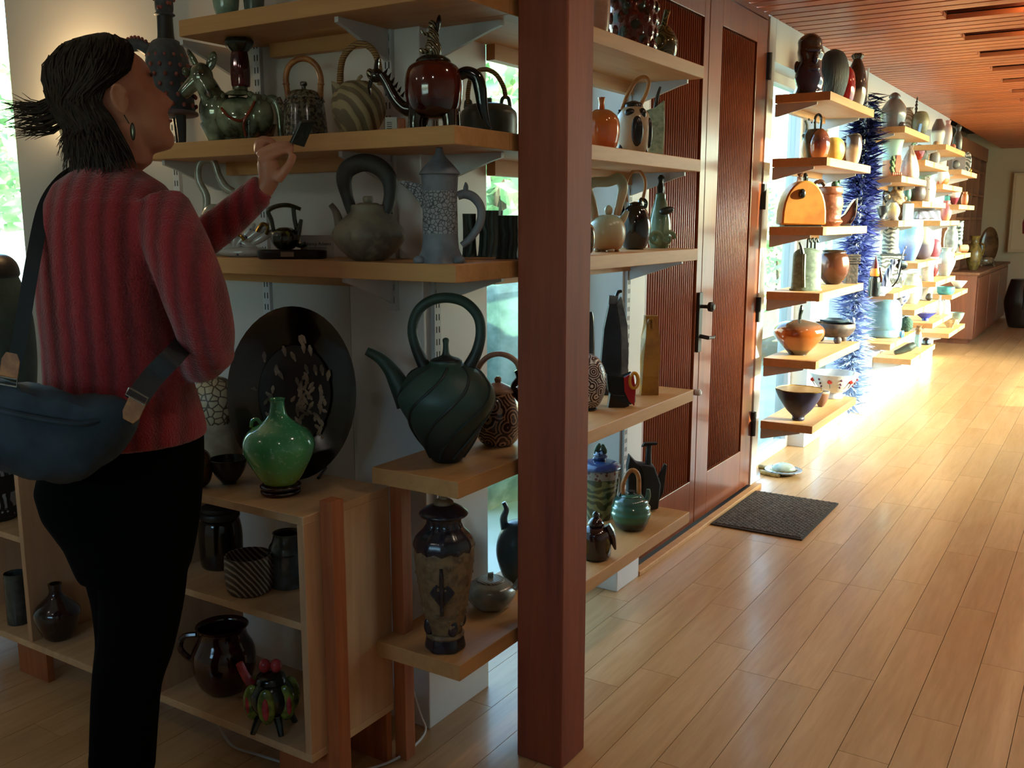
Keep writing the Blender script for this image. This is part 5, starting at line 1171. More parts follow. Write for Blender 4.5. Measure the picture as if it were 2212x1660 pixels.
far('nut_bowl', 'small black bowl with white splash on a saucer', 'bowl', 1903, 'C', 2, 14, 26, 'bowl', glaze('black white splash', '#26262a', '#c9c4bb', .3, scale=10, amt=(.5, .6)), inset=.035, loc=along_y(1906, -1.25, BZ('C', 2) + .011))
far('yellow_white_cup', 'rounded cup fading from yellow to smoky white', 'cup', 1928, 'C', 2, 15, 36, 'ovoid', glaze('yellow smoke', '#d0b56a', None, .3, bands=[(0, '#5a4d48'), (.25, '#a89a90'), (.6, '#d8c07a'), (1, '#e0d09a')], scale=20), inset=.08)
p = Pot('grotto_teapot', 'craggy brown grotto-like teapot with small turrets and ear handle', 'teapot', 1932, BZ('C', 2), x=-1.40)
M_CRAG = glaze('craggy brown', '#8a6a45', '#5a432b', .6, scale=40, bmp=.8, c3='#b59a78')
p.L('body', [(24, 0), (26, 10), (22, 34), (16, 52), (8, 62)], M_CRAG, mod=lambda a, h: 1 + .12 * math.sin(a * 5 + h * .3), seg=40); p.L('turret', [(5, 56), (5, 68), (7, 74)], M_CRAG, at=(-3, 0), opened=True, wall=1.5); p.L('turret', [(5, 52), (5, 62), (7, 67)], M_CRAG, at=(10, 0), opened=True, wall=1.5); p.T('handle', [(-14, 56), (-26, 58), (-26, 44), (-18, 34)], 2.6, M_DRAG)
p.many('crags', [((20 * math.sin(i * 1.7), 8 + (i * 13) % 40, -20 * math.cos(i * 1.7)), (5, 5)) for i in range(14)], M_CRAG)
p = Pot('white_box_vase', 'pale square vase beside the craggy teapot', 'vase', 1960, BZ('C', 2), x=-1.30); p.B('box', -9, 9, 0, 34, -8, 8, glaze('pale square glaze', '#cfc5b5', '#b5aa99', .4)); p.B('mouth', -6, 6, 34, 36, -5, 5, M_DRAG)
# fourth shelf of C
p = Pot('carved_totem', 'tall white carved totem jar with dark leaf crown on a carved block', 'jar', 1917, BZ('C', 3), x=-1.37)
M_CARV = glaze('carved white clay', '#a8a89c', '#4d4f4c', .5, pat='swirl', scale=11, amt=(.45, .6), bmp=.7)
p.B('block', -22, 26, 0, 66, -14, 14, M_CARV, bevel=.004); p.B('slab_plate', -26, 30, 66, 70, -16, 16, M_DRAG)
p.L('cylinder', [(16, 70), (17.5, 76), (17, 128), (15, 134)], M_CARV)
for a in range(6): p.E('crown_leaf', (8 * math.cos(a * 1.05), 142, 8 * math.sin(a * 1.05)), (4, 12, 6), glaze('dark leaf crown', '#57534a', '#3a3832', .5), rot=-30 * math.cos(a * 1.05))
p.T('leaf_tip', [(-12, 134), (-20, 134), (-26, 132)], [4, 3, 1], glaze('dark leaf crown', '#57534a'))
p = Pot('toucan_cup', 'black bird-shaped cup with orange and maroon beaked head', 'cup', 1887, BZ('C', 3), x=-1.28)
p.L('body', [(12, 0), (13, 6), (13, 36), (10, 42)], M_BLKG); p.L('orange_band', [(10.4, 42), (11.5, 48), (9, 58)], plain('orange glaze', '#d07a2c', .3)); p.L('beak', [(9, 58), (7, 66), (3, 76), (.6, 84)], plain('maroon glaze', '#4d1416', .25)); p.E('wing', (10, 44, -6), (4, 16, 4), M_CRES, rot=-10)
vessel('leaf_dish', 'shallow white leaf dish with turned-up tips below the toucan cup', 'dish', 1898, BZ('C', 3), 31, 18, 'dish', glaze('white blue dish', '#b5bac4', '#8f9ab5', .3), x=-1.30, loc=along_y(1899, -1.262, BZ('C', 3)), sx=1.0, sy=.55)
p = Pot('heron_pitcher', 'slender white and blue bird pitcher with black leaf handle', 'pitcher', 1917, BZ('C', 3), x=-1.262)
M_HER = glaze('white blue bird', '#c5cad2', '#39414f', .3, pat='wavex', scale=18, amt=(.55, .65))
p.T('bird_body', [(-4, 4), (-6, 22), (2, 44), (10, 60)], [8, 9, 8, 5], M_HER, seg=12); p.E('bird_head', (10, 64), (9, 6), M_HER, rot=20); p.E('leaf_handle', (28, 58, 4), (15, 11, 3), M_BLKG, rot=20); p.T('stem', [(4, 6), (20, 26), (26, 50)], 2, M_DRAG); p.T('stem', [(20, 40), (28, 80), (34, 96)], 1.6, M_HER)
# fifth shelf of C
p = Pot('blue_bell_jar', 'big powder-blue bell-shaped jar with grey lid and footed base', 'jar', 1903, BZ('C', 4), x=-1.36)
M_PBL = glaze('powder blue glaze', '#6f93a0', '#5a7d8c', .35, scale=9, c3='#86a8b2')
p.L('base', [(38, 0), (42, 4), (41, 16)], M_PBL, mod=flute(4, .02), seg=36); p.L('body', [(41, 16), (43, 24), (42, 50), (36, 72), (26, 80)], M_PBL, seg=36); lid = p.L('lid', [(27, 79), (22, 84), (10, 86)], glaze('dark blue lid', '#3f5560', '#2d3f48', .3)); p.E('knob', (0, 89), (9, 4), glaze('pale knob', '#a5b0b0', '#8a9696', .3), parent=lid)
p.many('cord_feet', [((34 + i * 4, 6, -24 + i * 5), (2.5, 9)) for i in range(3)], plain('strap blue', '#3f74b0', .3))
p = Pot('moss_ball', 'dark green moss-like spiky ball beside the powder-blue jar', 'ornament', 1960, BZ('C', 4), x=-1.35, solo=True)
p.E('moss_ball', (0, 15), (15, 16), glaze('dark moss', '#33503f', '#1f3328', .9, pat='noise', scale=90, bmp=1), seg=28, n=18, mod=lambda q: 1 + .12 * math.sin(q.x * 31) * math.sin(q.y * 29) * math.sin(q.z * 33))

# ------------------------------------------------------------------ bays D, E and F: smaller in view
GD, GE, GF = 'pots in the middle bay', 'pots in the fourth bay', 'pots in the farthest bay'
W1 = glaze('white glaze', '#cfc8bc', '#b5aea2', .3); K1 = glaze('dark stone glaze', '#4d4640', '#36312d', .4); R1 = glaze('maroon glaze b', '#6d1c20', '#54151a', .2)
far('red_bowl', 'small shiny red bowl on the highest shelf of the middle bay', 'bowl', 1980, 'D', 0, 17, 20, 'bowl', glaze('red bowl glaze', '#8a1f1a', '#6d1713', .15, coat=.4), group=GD, inset=.09)
p = Pot('stone_ball', 'grey stone-like ball seen over the red bowl', 'ornament', 1986, BZ('D', 0), x=-1.41, solo=True); p.E('stone_ball', (0, 22), (20, 22), glaze('grey pebble', '#6a6f6c', '#3d413f', .7, scale=12), mod=lambda q: 1 + .05 * math.sin(q.x * 6 + q.z * 4))
far('hourglass_vase', 'tan hourglass vase with grey lower half', 'vase', 2018, 'D', 0, 12, 50, 'gourd', glaze('tan grey', '#8a7a68', None, .4, bands=[(0, '#7d7f88'), (.45, '#8a8580'), (.6, '#a0805f'), (1, '#93754f')], scale=10), group=GD)
far('green_egg', 'dark green egg vase in the middle bay', 'vase', 1957, 'D', 1, 11, 36, 'egg', glaze('egg green', '#3a5a50', '#284038', .3), group=GD, inset=.2)
far('dark_round_bowl', 'dark brown round bowl in the middle bay', 'bowl', 1980, 'D', 1, 19, 36, 'sphere', glaze('aubergine brown', '#4a3833', '#352824', .4), group=GD, inset=.14)
far('spotted_white_jar', 'white jar with sparse black spots in the middle bay', 'jar', 2004, 'D', 1, 16, 52, 'jar', glaze('white black spots', '#d5d0c8', '#2f2c2a', .3, pat='spots', scale=35, amt=(.1, .16)), group=GD, inset=.08)
p = Pot('blue_ovoid', 'large sky-blue ovoid vase with streaked glaze', 'vase', 1962, BZ('D', 2), x=-1.36, solo=True)
p.L('blue_ovoid', [(13, 0), (20, 14), (29, 44), (28, 66), (20, 80)], glaze('streaked sky blue', '#6f9ac0', None, .25, coat=.3, bands=[(0, '#4a6fb8'), (.3, '#6f8fd0'), (.55, '#a8c0dc'), (.7, '#7fb0c8'), (1, '#7fa8b5')], scale=40, warp=.2), opened=True)
far('purple_round_vase', 'round vase, purple band below beige stripes', 'vase', 1990, 'D', 2, 26, 66, 'sphere', glaze('purple beige', '#8a7d70', None, .5, bands=[(0, '#4d4250'), (.45, '#5f525a'), (.55, '#9a907a'), (1, '#a89d86')], scale=20), group=GD, inset=.10)
far('pink_bowl', 'dusty pink round bowl with pale lower half', 'bowl', 2024, 'D', 2, 17, 40, 'sphere', glaze('dusty pink', '#9a4a58', '#85404c', .3), group=GD)
p = Pot('white_figure', 'white smooth animal-like figure with round ear', 'figurine', 2000, BZ('D', 3), x=-1.31)
p.T('figure_body', [(0, 0), (2, 30), (-2, 60), (2, 82)], [13, 12, 14, 13], W1, seg=14); p.E('figure_head', (4, 84), (18, 13), W1); p.E('eye', (-4, 84, -17), (3, 2), K1)
far('blue_white_bowl', 'blue and white patterned bowl in the middle bay', 'bowl', 1941, 'D', 3, 23, 25, 'bowl', glaze('blue white paint', '#8d95a5', '#3d4a6a', .2, pat='spots', scale=30, amt=(.35, .45)), group=GD, inset=.16, py=None)
far('ginger_jar', 'pale green and white ginger jar with brown lid', 'jar', 1968, 'D', 3, 22, 62, 'jar', glaze('ginger white', '#c5c8b8', '#a5ab95', .25), group=GD, inset=.13)
far('dark_stone', 'dark patterned egg-shaped stone beside the white figure', 'ornament', 2008, 'D', 3, 8, 16, 'egg', K1, False, group=GD, inset=.05)
p = Pot('slipper_dish', 'dark green slipper-shaped dish on the lowest shelf of the middle bay', 'dish', 1952, BZ('D', 4), x=-1.31, solo=True); p.T('slipper_dish', [(-20, 5), (-6, 9), (10, 16), (22, 22)], [5, 8, 10, 7], glaze('dark green slipper', '#3a4238', '#282e27', .4), seg=12)
p = Pot('teal_bottle', 'thin pale teal cylinder bottle with brown collar', 'bottle', 1982, BZ('D', 4), x=-1.31); p.L('body', [(7, 0), (7.5, 3), (7.5, 26)], glaze('pale teal', '#7fa5a8', '#69929a', .3), n=2); p.L('collar', [(7.5, 26), (6, 32), (8, 36), (5, 40), (7, 44)], M_CRAG, n=2)
far('dark_egg', 'shiny black-brown pebble on the lowest shelf of the middle bay', 'ornament', 2000, 'D', 4, 10, 15, 'dome', M_BLKG, False, group=GD, inset=.08)
# E
far('white_bell_vase', 'white vase with brown domed top, highest shelf of the fourth bay', 'vase', 2024, 'E', 0, 15, 58, 'ovoid', glaze('white brown top', '#cfc8bb', None, .3, bands=[(0, '#c9c0b0'), (.5, '#d5cfc2'), (.62, '#4a3532'), (1, '#5a4540')], scale=6, warp=.03), group=GE, inset=.14)
far('pink_white_bottle', 'pink-topped white bottle in the fourth bay', 'bottle', 2044, 'E', 0, 11, 60, 'vase', glaze('pink white', '#c8b5b0', None, .3, bands=[(0, '#cfc8c4'), (.6, '#c5b0ac'), (1, '#a8685f')], scale=8), group=GE)
p = Pot('spouted_figure', 'dark pewter figure bottle with thin spout reaching sideways', 'bottle', 2072, BZ('E', 0), x=-1.29); p.L('body', [(9, 0), (11, 10), (10, 28), (5, 40), (7, 48), (3, 54)], glaze('pewter', '#3f3d3a', '#2a2826', .3, .3)); p.T('spout', [(-4, 46), (-14, 50), (-26, 52)], [2, 1.6, 1.4], K1)
far('coral_pot', 'little coral terracotta pot at the foot of the pewter figure bottle', 'pot', 2060, 'E', 0, 6, 12, 'sphere', glaze('orange terracotta', '#a8583a'), group=GE, inset=.05)
far('fish_bowl', 'orange and white painted round bowl in the fourth bay', 'bowl', 2030, 'E', 1, 20, 34, 'sphere', glaze('orange white paint', '#c5bdb0', '#b5562a', .25, scale=9, amt=(.5, .56)), group=GE)
far('grey_side_dish', 'flat grey-green dish at the near end of the fourth bay', 'dish', 2000, 'E', 1, 18, 18, 'dish', M_CELA, group=GE, inset=.15)
p = Pot('striped_box', 'blue and grey diagonally striped oblong box', 'box', 2001, BZ('E', 2), x=-1.34, solo=True); p.B('striped_box', -24, 24, 3, 20, -14, 14, glaze('diagonal stripe', '#6a6878', '#a5a5c5', .3, pat='waved', scale=9), bevel=.01)
far('pink_lantern', 'pink and orange lantern-shaped vase in the fourth bay', 'vase', 2042, 'E', 2, 13, 40, 'jar', glaze('pink orange', '#b56a68', '#c58a5a', .3, scale=9), group=GE)
far('grey_white_pot', 'grey and white tilted pot in the fourth bay', 'pot', 2040, 'E', 3, 22, 58, 'vase', glaze('grey white pot', '#b5bab0', '#8a958a', .3, scale=8), group=GE, inset=.10)
far('maroon_jar', 'dark maroon jar behind the grey and white pot', 'jar', 2012, 'E', 3, 14, 38, 'jar', R1, group=GE, inset=.16)
p = Pot('cobalt_dish', 'cobalt blue leaf dish on a small foot', 'dish', 1998, BZ('E', 4), x=-1.31); p.L('dish', [(8, 4), (12, 7), (26, 16)], plain('cobalt blue', '#2f3a8a', .25), sy=.5); p.L('foot', [(8, 0), (7, 5)], plain('cobalt blue', '#2f3a8a'), n=1)
far('white_candlestick', 'slim white candlestick vase in the fourth bay', 'vase', 2028, 'E', 4, 9, 40, 'bottle', W1, group=GE, inset=.08)
far('shell_vase', 'white speckled shell vase at the end of the fourth bay', 'vase', 2046, 'E', 4, 13, 36, 'dome', glaze('white speckle', '#c8bdb0', '#7d5f55', .4, pat='spots', scale=40, amt=(.15, .25)), False, group=GE)
# F
p = Pot('brown_clock', 'brown box with round dark dial on the highest shelf of the farthest bay', 'box', 2064, BZ('F', 0), x=-1.33); p.B('case', -14, 16, 0, 30, -10, 10, glaze('brown case', '#5a3f36', '#4a332b', .4)); p.E('dial', (-4, 14, -10), (9, 9, 3), K1)
p = Pot('painted_plate', 'white plate with dark painted edge standing upright, farthest bay', 'plate', 2087, BZ('F', 0), x=-1.31); p.E('plate', (0, 22), (6, 22, 20), glaze('painted plate', '#c8ccc8', '#55605f', .25, pat='swirl', scale=9)); p.B('stand', -6, 6, 0, 4, -8, 8, M_BLACK)
far('brass_ornament', 'small brass-coloured round ornament by the upright plate', 'ornament', 2103, 'F', 0, 5, 12, 'sphere', M_GOLD, False, group=GF, inset=.08)
far('maroon_white_bowl', 'maroon bowl with white dripping rim in the farthest bay', 'bowl', 2060, 'F', 1, 14, 28, 'bowl', glaze('maroon drip', '#6d1c2c', None, .2, bands=[(0, '#5f1826'), (.5, '#7a2434'), (.68, '#d5cdc5'), (1, '#e0dad2')], scale=30, warp=.3), group=GF, inset=.08)
far('aqua_cup', 'aqua cup beside the maroon dripped bowl', 'cup', 2046, 'F', 1, 7, 18, 'cup', glaze('aqua glaze', '#4fa5a0', '#3d8a88', .2), group=GF, inset=.13)
far('rust_vase', 'flat rust-orange vase at the end of the farthest bay', 'vase', 2083, 'F', 1, 8, 28, 'jar', glaze('rust orange', '#a05a30', '#84471f', .4), group=GF)
far('grey_lidded_pot', 'grey glazed lidded pot on the middle shelf of the farthest bay', 'pot', 2052, 'F', 2, 16, 56, 'jar', glaze('grey glaze', '#8a908c', '#6d7370', .2, coat=.3), group=GF, inset=.14)
far('leaf_cylinder', 'tall cylinder painted with dark leaves in the farthest bay', 'vase', 2068, 'F', 2, 9, 62, 'cyl', glaze('dark leaf paint', '#a5b0a8', '#22302c', .3, pat='swirl', scale=7), group=GF)
p = Pot('peach_tumbler', 'peach tumbler lying at the end of the farthest bay', 'tumbler', 2084, BZ('F', 2), x=-1.28, solo=True); p.T('peach_tumbler', [(-10, 9), (0, 9), (8, 9)], [8, 9, 9], glaze('peach clay', '#c08a6a', '#a87555', .5), seg=14)
p = Pot('teal_dish', 'teal speckled oval dish in the farthest bay', 'dish', 2042, BZ('F', 3), x=-1.28); p.L('dish', [(14, 0), (19, 5), (20, 16)], glaze('teal speckle', '#4f9590', '#3d7a78', .3), opened=True, wall=2); p.L('red_inside', [(6, 6), (16, 12)], plain('red inside', '#a84a30', .4), n=1)
p = Pot('boat_dish', 'dark-edged white boat dish in the farthest bay', 'dish', 2070, BZ('F', 3), x=-1.33, solo=True); p.L('boat_dish', [(6, 0), (10, 4), (20, 16)], glaze('white dark edge', '#aab0b0', None, .3, bands=[(0, '#3a3d40'), (.4, '#8a9292'), (1, '#c5caca')], scale=8), sy=.6, opened=True, wall=2)
far('fluted_shell_dish', 'cream fluted shell dish on the lowest shelf of the farthest bay', 'dish', 2052, 'F', 4, 18, 18, 'dish', glaze('cream flute', '#b59a70', '#937a52', .4), group=GF, mod=flute(9, .08), inset=.07)
far('grey_plate_stack', 'wide grey-green plate at the back of the lowest shelf, farthest bay', 'plate', 2064, 'F', 4, 18, 24, 'dish', glaze('grey green plate', '#7a8a80', '#5f6f66', .3), group=GF, inset=.11)

# ------------------------------------------------------------------ end of the hall: counter, cubbies, barrel, picture
c = tag(empty('counter', (-1.31, 11.6, 0)), 'red-brown wooden counter at the end of the hall, below the cubbies', 'counter')
MB().box(-.66, 0, 0, 3.3, .06, .77).build('body', M_COUNTER, c, smooth=False); MB().box(-.66, .025, -.025, 3.32, .77, .80).build('top', M_CUBBY, c, smooth=False, bevel=.004); MB().box(-.66, -.05, .05, 3.3, 0, .06).build('plinth', M_COUNTER, c, smooth=False)
for i in range(3): MB().box(0, .012, .06 + i * 1.07, 1.08 + i * 1.07, .1, .74).build('door', M_COUNTER, c, smooth=False, bevel=.003)
c = tag(empty('cubby_unit', (-1.57, 11.6, .80)), 'brown wooden cubbyhole unit standing on the counter at the hall\'s end', 'cubbyhole unit')
CW, CH, CD = 2.3, 1.46, .38
MB().box(-CD, -CD + .012, 0, CW, 0, CH).build('back_panel', M_CUBBY, c, smooth=False)
for i in range(5): MB().box(-CD + .012, 0, i * (CW - .03) / 4, i * (CW - .03) / 4 + .03, 0, CH).build('upright', M_CUBBY, c, smooth=False)
for i in range(6):
    for j in range(4): MB().box(-CD + .012, -.004, j * (CW - .03) / 4 + .03, (j + 1) * (CW - .03) / 4, i * (CH - .04) / 5, i * (CH - .04) / 5 + (.03 if i < 5 else .04)).build('shelf_panel', M_CUBBY, c, smooth=False)
MB().box(0, .01, 0, CW, CH - .16, CH).build('cornice', M_CUBBY, c, smooth=False)
cols = ['#b08a68', '#8a6f55', '#c5b49a', '#6d5545', '#9a8a78', '#7a4f38']
n = 0
for j, jn in ((0, 'first'), (1, 'second'), (2, 'third'), (3, 'last')):
    for i, inn in ((0, 'lowest'), (1, 'second'), (2, 'middle'), (3, 'fourth')):
        if (i + j) % 3 == 2: continue
        sh = ['jar', 'bottle', 'vase', 'cup', 'sphere'][n % 5]; prof = [(r * .06, h * .14) for r, h in SH[sh]]
        o = MB().lathe(smoothprof(prof, 3), 16).build('cubby_pot', glaze('cubby pot %d' % (n % 6), cols[n % 6], None, .35), loc=(-1.68, 11.6 + (j + .5) * (CW - .03) / 4 + .015, .80 + i * (CH - .04) / 5 + .031))
        tag(o, 'small %s %s in the %s row from below, %s column of the cubbies' % (['tan', 'brown', 'cream', 'dark', 'grey', 'rust'][n % 6], {'sphere': 'round pot'}.get(sh, sh), inn, jn), 'pot', 'little pots in the cubbies'); n += 1
ZK = .80
p = Pot('standing_plate', 'large brown lobed plate standing upright on the counter end', 'plate', 2134, ZK, loc=on_z(2134, 590, ZK) if False else (-1.50, 14.25, ZK))
p.E('plate', (0, 36), (23, 38, 5), glaze('brown lobed glaze', '#6d4a28', '#3f2a18', .2, coat=.4, scale=7, c3='#8a6a40'), seg=30, n=16); p.B('stand', -12, 12, 0, 5, -8, 8, M_BLACK)
p = Pot('olive_pitcher', 'olive gold pitcher with flared mouth on the counter', 'pitcher', 2095, ZK, loc=(-1.43, 12.2, ZK)); p.L('body', [(9, 0), (15, 14), (17, 34), (11, 50), (8, 60), (13, 70)], glaze('olive gold', '#8a7038', '#5f4d28', .25, coat=.3)); p.T('handle', [(10, 54), (20, 50), (18, 30)], 2, M_GOLD)
p = Pot('reclining_sculpture', 'small brown glazed animal sculpture lying on the counter', 'sculpture', 2118, ZK, loc=(-1.42, 13.2, ZK)); M_RS = glaze('brown glazed animal', '#7a6248', '#4d3b2a', .2, coat=.4); p.E('body', (4, 11), (18, 10, 9), M_RS); p.T('neck', [(-8, 12), (-14, 24), (-18, 30)], [7, 6, 5], M_RS); p.E('head', (-19, 31), (7, 6), M_RS); p.T('leg', [(-10, 8, -6), (-12, 0, -8)], [4, 3], M_RS, n=1); p.T('leg', [(14, 6, -6), (18, 0, -8)], [4, 3], M_RS, n=1)
p = Pot('barrel_stool', 'dark brown barrel-shaped ceramic stool by the far cream wall', 'stool', 2192, 0, loc=(-1.03, 13.9, 0)); M_BAR = glaze('dark barrel glaze', '#2b2018', '#1d1610', .3, scale=6)
p.L('body', [(24, 0), (28, 8), (38, 44), (37, 64), (28, 96), (27, 99)], M_BAR, seg=36); p.P('panel', [(-14, 40), (-2, 40), (-2, 92), (-14, 90)], -34, -30, glaze('barrel panel', '#3a2d20', '#2b2018', .4))
p = Pot('framed_picture', 'white-framed picture with a jagged red and black shape on the far wall', 'picture', 2215, 1.2, loc=on_y(2215, 545, 15.09))
p.B('frame', -40, 60, 0, 160, -3, 0, plain('pale frame', '#c9b99a', .5)); p.B('mount', -35, 55, 5, 155, -3.6, -3, paint('mount card', '#d5c6a8')); p.P('red_shape', [(-12, 38), (-2, 36), (14, 40), (18, 90), (10, 142), (-6, 146), (-10, 110), (-8, 80), (-14, 60)], -4.4, -3.6, glaze('red ink', '#8a1f18', '#6d1612', .6)); p.P('black_shape', [(-4, 36), (4, 52), (14, 66), (16, 40)], -4.8, -4.4, plain('black ink', '#26201c', .6))

# door mat
o_ = on_z(1533, 1135, 0)
mat_ = tag(MB().box(0, .415, 0, .635, 0, .008).build('door_mat', plain('mat edge', '#3a332e', .9), smooth=False, bevel=.003), 'dark grey-brown woven doormat lying before the wooden door', 'doormat'); mat_.location = (-1.468, 4.005, 0)
b = MB(); rr = random.Random(5)
for i in range(27):
    for j in range(42):
        x_, y_ = .018 + i * .0145, .018 + j * .0145
        b.box(x_, x_ + .011, y_, y_ + .006 + .005 * ((i + j) % 2), .008, .0125)
m_ = b.build('woven_pile', glaze('woven pile', '#6a6058', '#4a423c', .9, scale=60), mat_, smooth=False); m_['kind'] = 'stuff'
# ------------------------------------------------------------------ visitor
H0 = 1.846
UU = Vector((ROT.col[0].x, ROT.col[0].y, 0)).normalized(); VV = Vector((-UU.y, UU.x, 0)); ZZ = Vector((0, 0, 1))
def depth_at(py, dd=0): return (H0 + dd) / (COSP - SINP * (py - CY) / F_PX)
def WP(px, py, dd=0): return deep(px, py, depth_at(py, dd))
def KP(py, dd=0): return depth_at(py, dd) / F_PX
def body_rings(b, rows, seg=28):
    rs = []
    for row in rows:
        py, xl, xr, dp = row[:4]; dd = row[4] if len(row) > 4 else 0
        c = WP((xl + xr) / 2, py, dd); a = (xr - xl) / 2 * KP(py, dd)
        rs.append([tuple(c + UU * a * math.cos(t_) + VV * dp * math.sin(t_)) for t_ in [2 * math.pi * i / seg for i in range(seg)]])
    b.rings(rs)
def limb(b, pts, seg=16, shrink=0, flat=1):
    q = crom([WP(p_[0], p_[1], p_[2]) for p_ in pts], 5); r = lerp_list([(p_[3] - shrink) * KP(p_[1], p_[2]) for p_ in pts], len(q)); b.tube(q, r, seg, flat=flat)
def remeshed(b, name, mat, voxel, smooth_n=6, parent=None):
    o = b.build('tmp', mat)
    m = o.modifiers.new('r', 'REMESH'); m.mode = 'VOXEL'; m.voxel_size = voxel
    s_ = o.modifiers.new('s', 'SMOOTH'); s_.factor = .5; s_.iterations = smooth_n
    dg = bpy.context.evaluated_depsgraph_get(); me = bpy.data.meshes.new_from_object(o.evaluated_get(dg)); me.name = name
    bpy.data.objects.remove(o)
    me.polygons.foreach_set('use_smooth', [True] * len(me.polygons)); me.materials.clear(); me.materials.append(mat)
    n_ = bpy.data.objects.new(name, me); COL.objects.link(n_)
    if parent is not None: n_.parent = parent
    return n_
M_SKIN = glaze('skin', '#b0765a', '#a3684d', .5, scale=12); M_SKIN.node_tree.nodes['Principled BSDF'].inputs['Subsurface Weight'].default_value = .08
# head frame: forward, to the right ear, up
PHI = math.radians(25); TIL = math.radians(17)
HS = .9
hf = (UU * math.cos(PHI) + VV * math.sin(PHI)); hr = (UU * math.sin(PHI) - VV * math.cos(PHI))
hu = (ZZ * math.cos(TIL) - hf * math.sin(TIL)); hf = (hf * math.cos(TIL) + ZZ * math.sin(TIL))
HO = WP(250, 222, 0)
def HP(f, r, u): return HO + (hf * f + hr * r + hu * u) * HS
HT = [(-.117, .072, .036, .014), (-.108, .084, .005, .032), (-.092, .088, -.03, .044), (-.076, .084, -.045, .052), (-.06, .09, -.055, .057), (-.045, .084, -.066, .060), (-.03, .086, -.076, .063), (-.01, .084, -.086, .067),
      (.01, .080, -.093, .069), (.03, .087, -.097, .071), (.05, .088, -.098, .073), (.07, .081, -.095, .071), (.09, .066, -.083, .063), (.105, .045, -.061, .047), (.116, .016, -.03, .02)]
def head_row(z):
    for i in range(len(HT) - 1):
        if HT[i][0] <= z <= HT[i + 1][0]:
            t_ = (z - HT[i][0]) / (HT[i + 1][0] - HT[i][0]); return [HT[i][k] + (HT[i + 1][k] - HT[i][k]) * t_ for k in range(4)]
    return list(HT[-1] if z > 0 else HT[0])
def gsn(x, s_): return math.exp(-(x / s_) ** 2)
def head_pt(z, th):
    _, f, b_, w = head_row(z); c_ = (f + b_) / 2; a = (f - b_) / 2
    x = c_ + a * math.cos(th); y = w * math.copysign(abs(math.sin(th)) ** .9, math.sin(th))
    if math.cos(th) > 0:
        x += (.024 * gsn(z + .028, .016) + .014 * gsn(z + .006, .016) + .004 * gsn(z - .012, .02)) * gsn(y, .012)
        x -= .005 * gsn(abs(y) - .032, .015) * gsn(z - .010, .013)
        x += .004 * gsn(z + .056, .006) * gsn(y, .022) + .003 * gsn(z + .067, .005) * gsn(y, .018) - .003 * gsn(z + .0615, .003) * gsn(y, .024)
    return x, y
b = MB(); rs = []
for i in range(46):
    z = -.117 + .233 * i / 45
    rs.append([tuple(HP(*head_pt(z, 2 * math.pi * j / 48), z)) for j in range(48)])
b.rings(rs)
for sg in (1, -1):
    c_ = HP(.004, sg * .083, -.004)
    rm = Matrix((hf, hr, hu)).transposed()
    b.ell(c_, (.0145, .0075, .026), 14, 10, rm @ Matrix.Rotation(math.radians(14), 3, 'Y'))
    b.tube([HP(.004 + .0155 * math.cos(t_) * (.75 if t_ > 3.6 else 1), sg * (.091 + .004 * math.sin(t_)), -.003 + .0275 * math.sin(t_)) for t_ in [.2 + i * .45 for i in range(11)]], .004, 8)
    b.tube([HP(.002 + .008 * math.cos(t_), sg * .0905, -.004 + .015 * math.sin(t_)) for t_ in [.6 + i * .5 for i in range(7)]], .003, 8)
nb = WP(232, 392, .01)
b.tube([HP(-.012, 0, -.05), HP(-.02, 0, -.095), nb + ZZ * .03, nb - ZZ * .05], [.058, .055, .056, .075], 20)
# hidden body inside the clothes
body_rings(b, [(372, 185, 290, .05), (420, 130, 350, .085), (500, 110, 380, .115), (640, 112, 380, .12), (760, 120, 380, .115), (870, 118, 400, .12), (960, 118, 415, .13), (1060, 110, 415, .13), (1150, 150, 405, .12)])
LARM = [(290, 470, .13, 50), (360, 535, .18, 44), (420, 525, .2, 37), (500, 470, .2, 31), (560, 418, .2, 24), (578, 398, .2, 22)]
RARM = [(350, 455, -.05, 58), (385, 540, -.09, 60), (420, 640, -.09, 60), (442, 735, -.05, 52), (420, 775, 0, 44), (350, 745, .11, 40), (300, 720, .17, 34)]
limb(b, LARM, shrink=2); limb(b, RARM, shrink=10)
b.ell(WP(285, 715, .18), (.04, .03, .03), 12, 8)
def foot_of(px, dd):
    q = WP(px, 1660, dd); return q
LEG1 = [(298, 1090, -.03, 108), (308, 1250, -.02, 92), (296, 1380, -.01, 80), (274, 1480, 0, 72), (264, 1660, .0, 68)]
LEG2 = [(235, 1100, .07, 100), (280, 1250, .09, 88), (286, 1380, .09, 76), (272, 1480, .09, 70), (262, 1660, .09, 64)]
FEET = []
for lg in (LEG1, LEG2):
    limb(b, lg, shrink=8)
    q = WP(lg[-1][0], 1660, lg[-1][2]); an = Vector((q.x, q.y, .09)); FEET.append((q, an))
    b.tube([q + ZZ * .02, (q + an) / 2, an], [.056, .046, .036], 14)
    d_ = (hf * 1.0); d_.z = 0; d_.normalize()
    b.tube([an, an + d_ * .05 - ZZ * .04, an + d_ * .14 - ZZ * .06], [.036, .036, .022], 12)
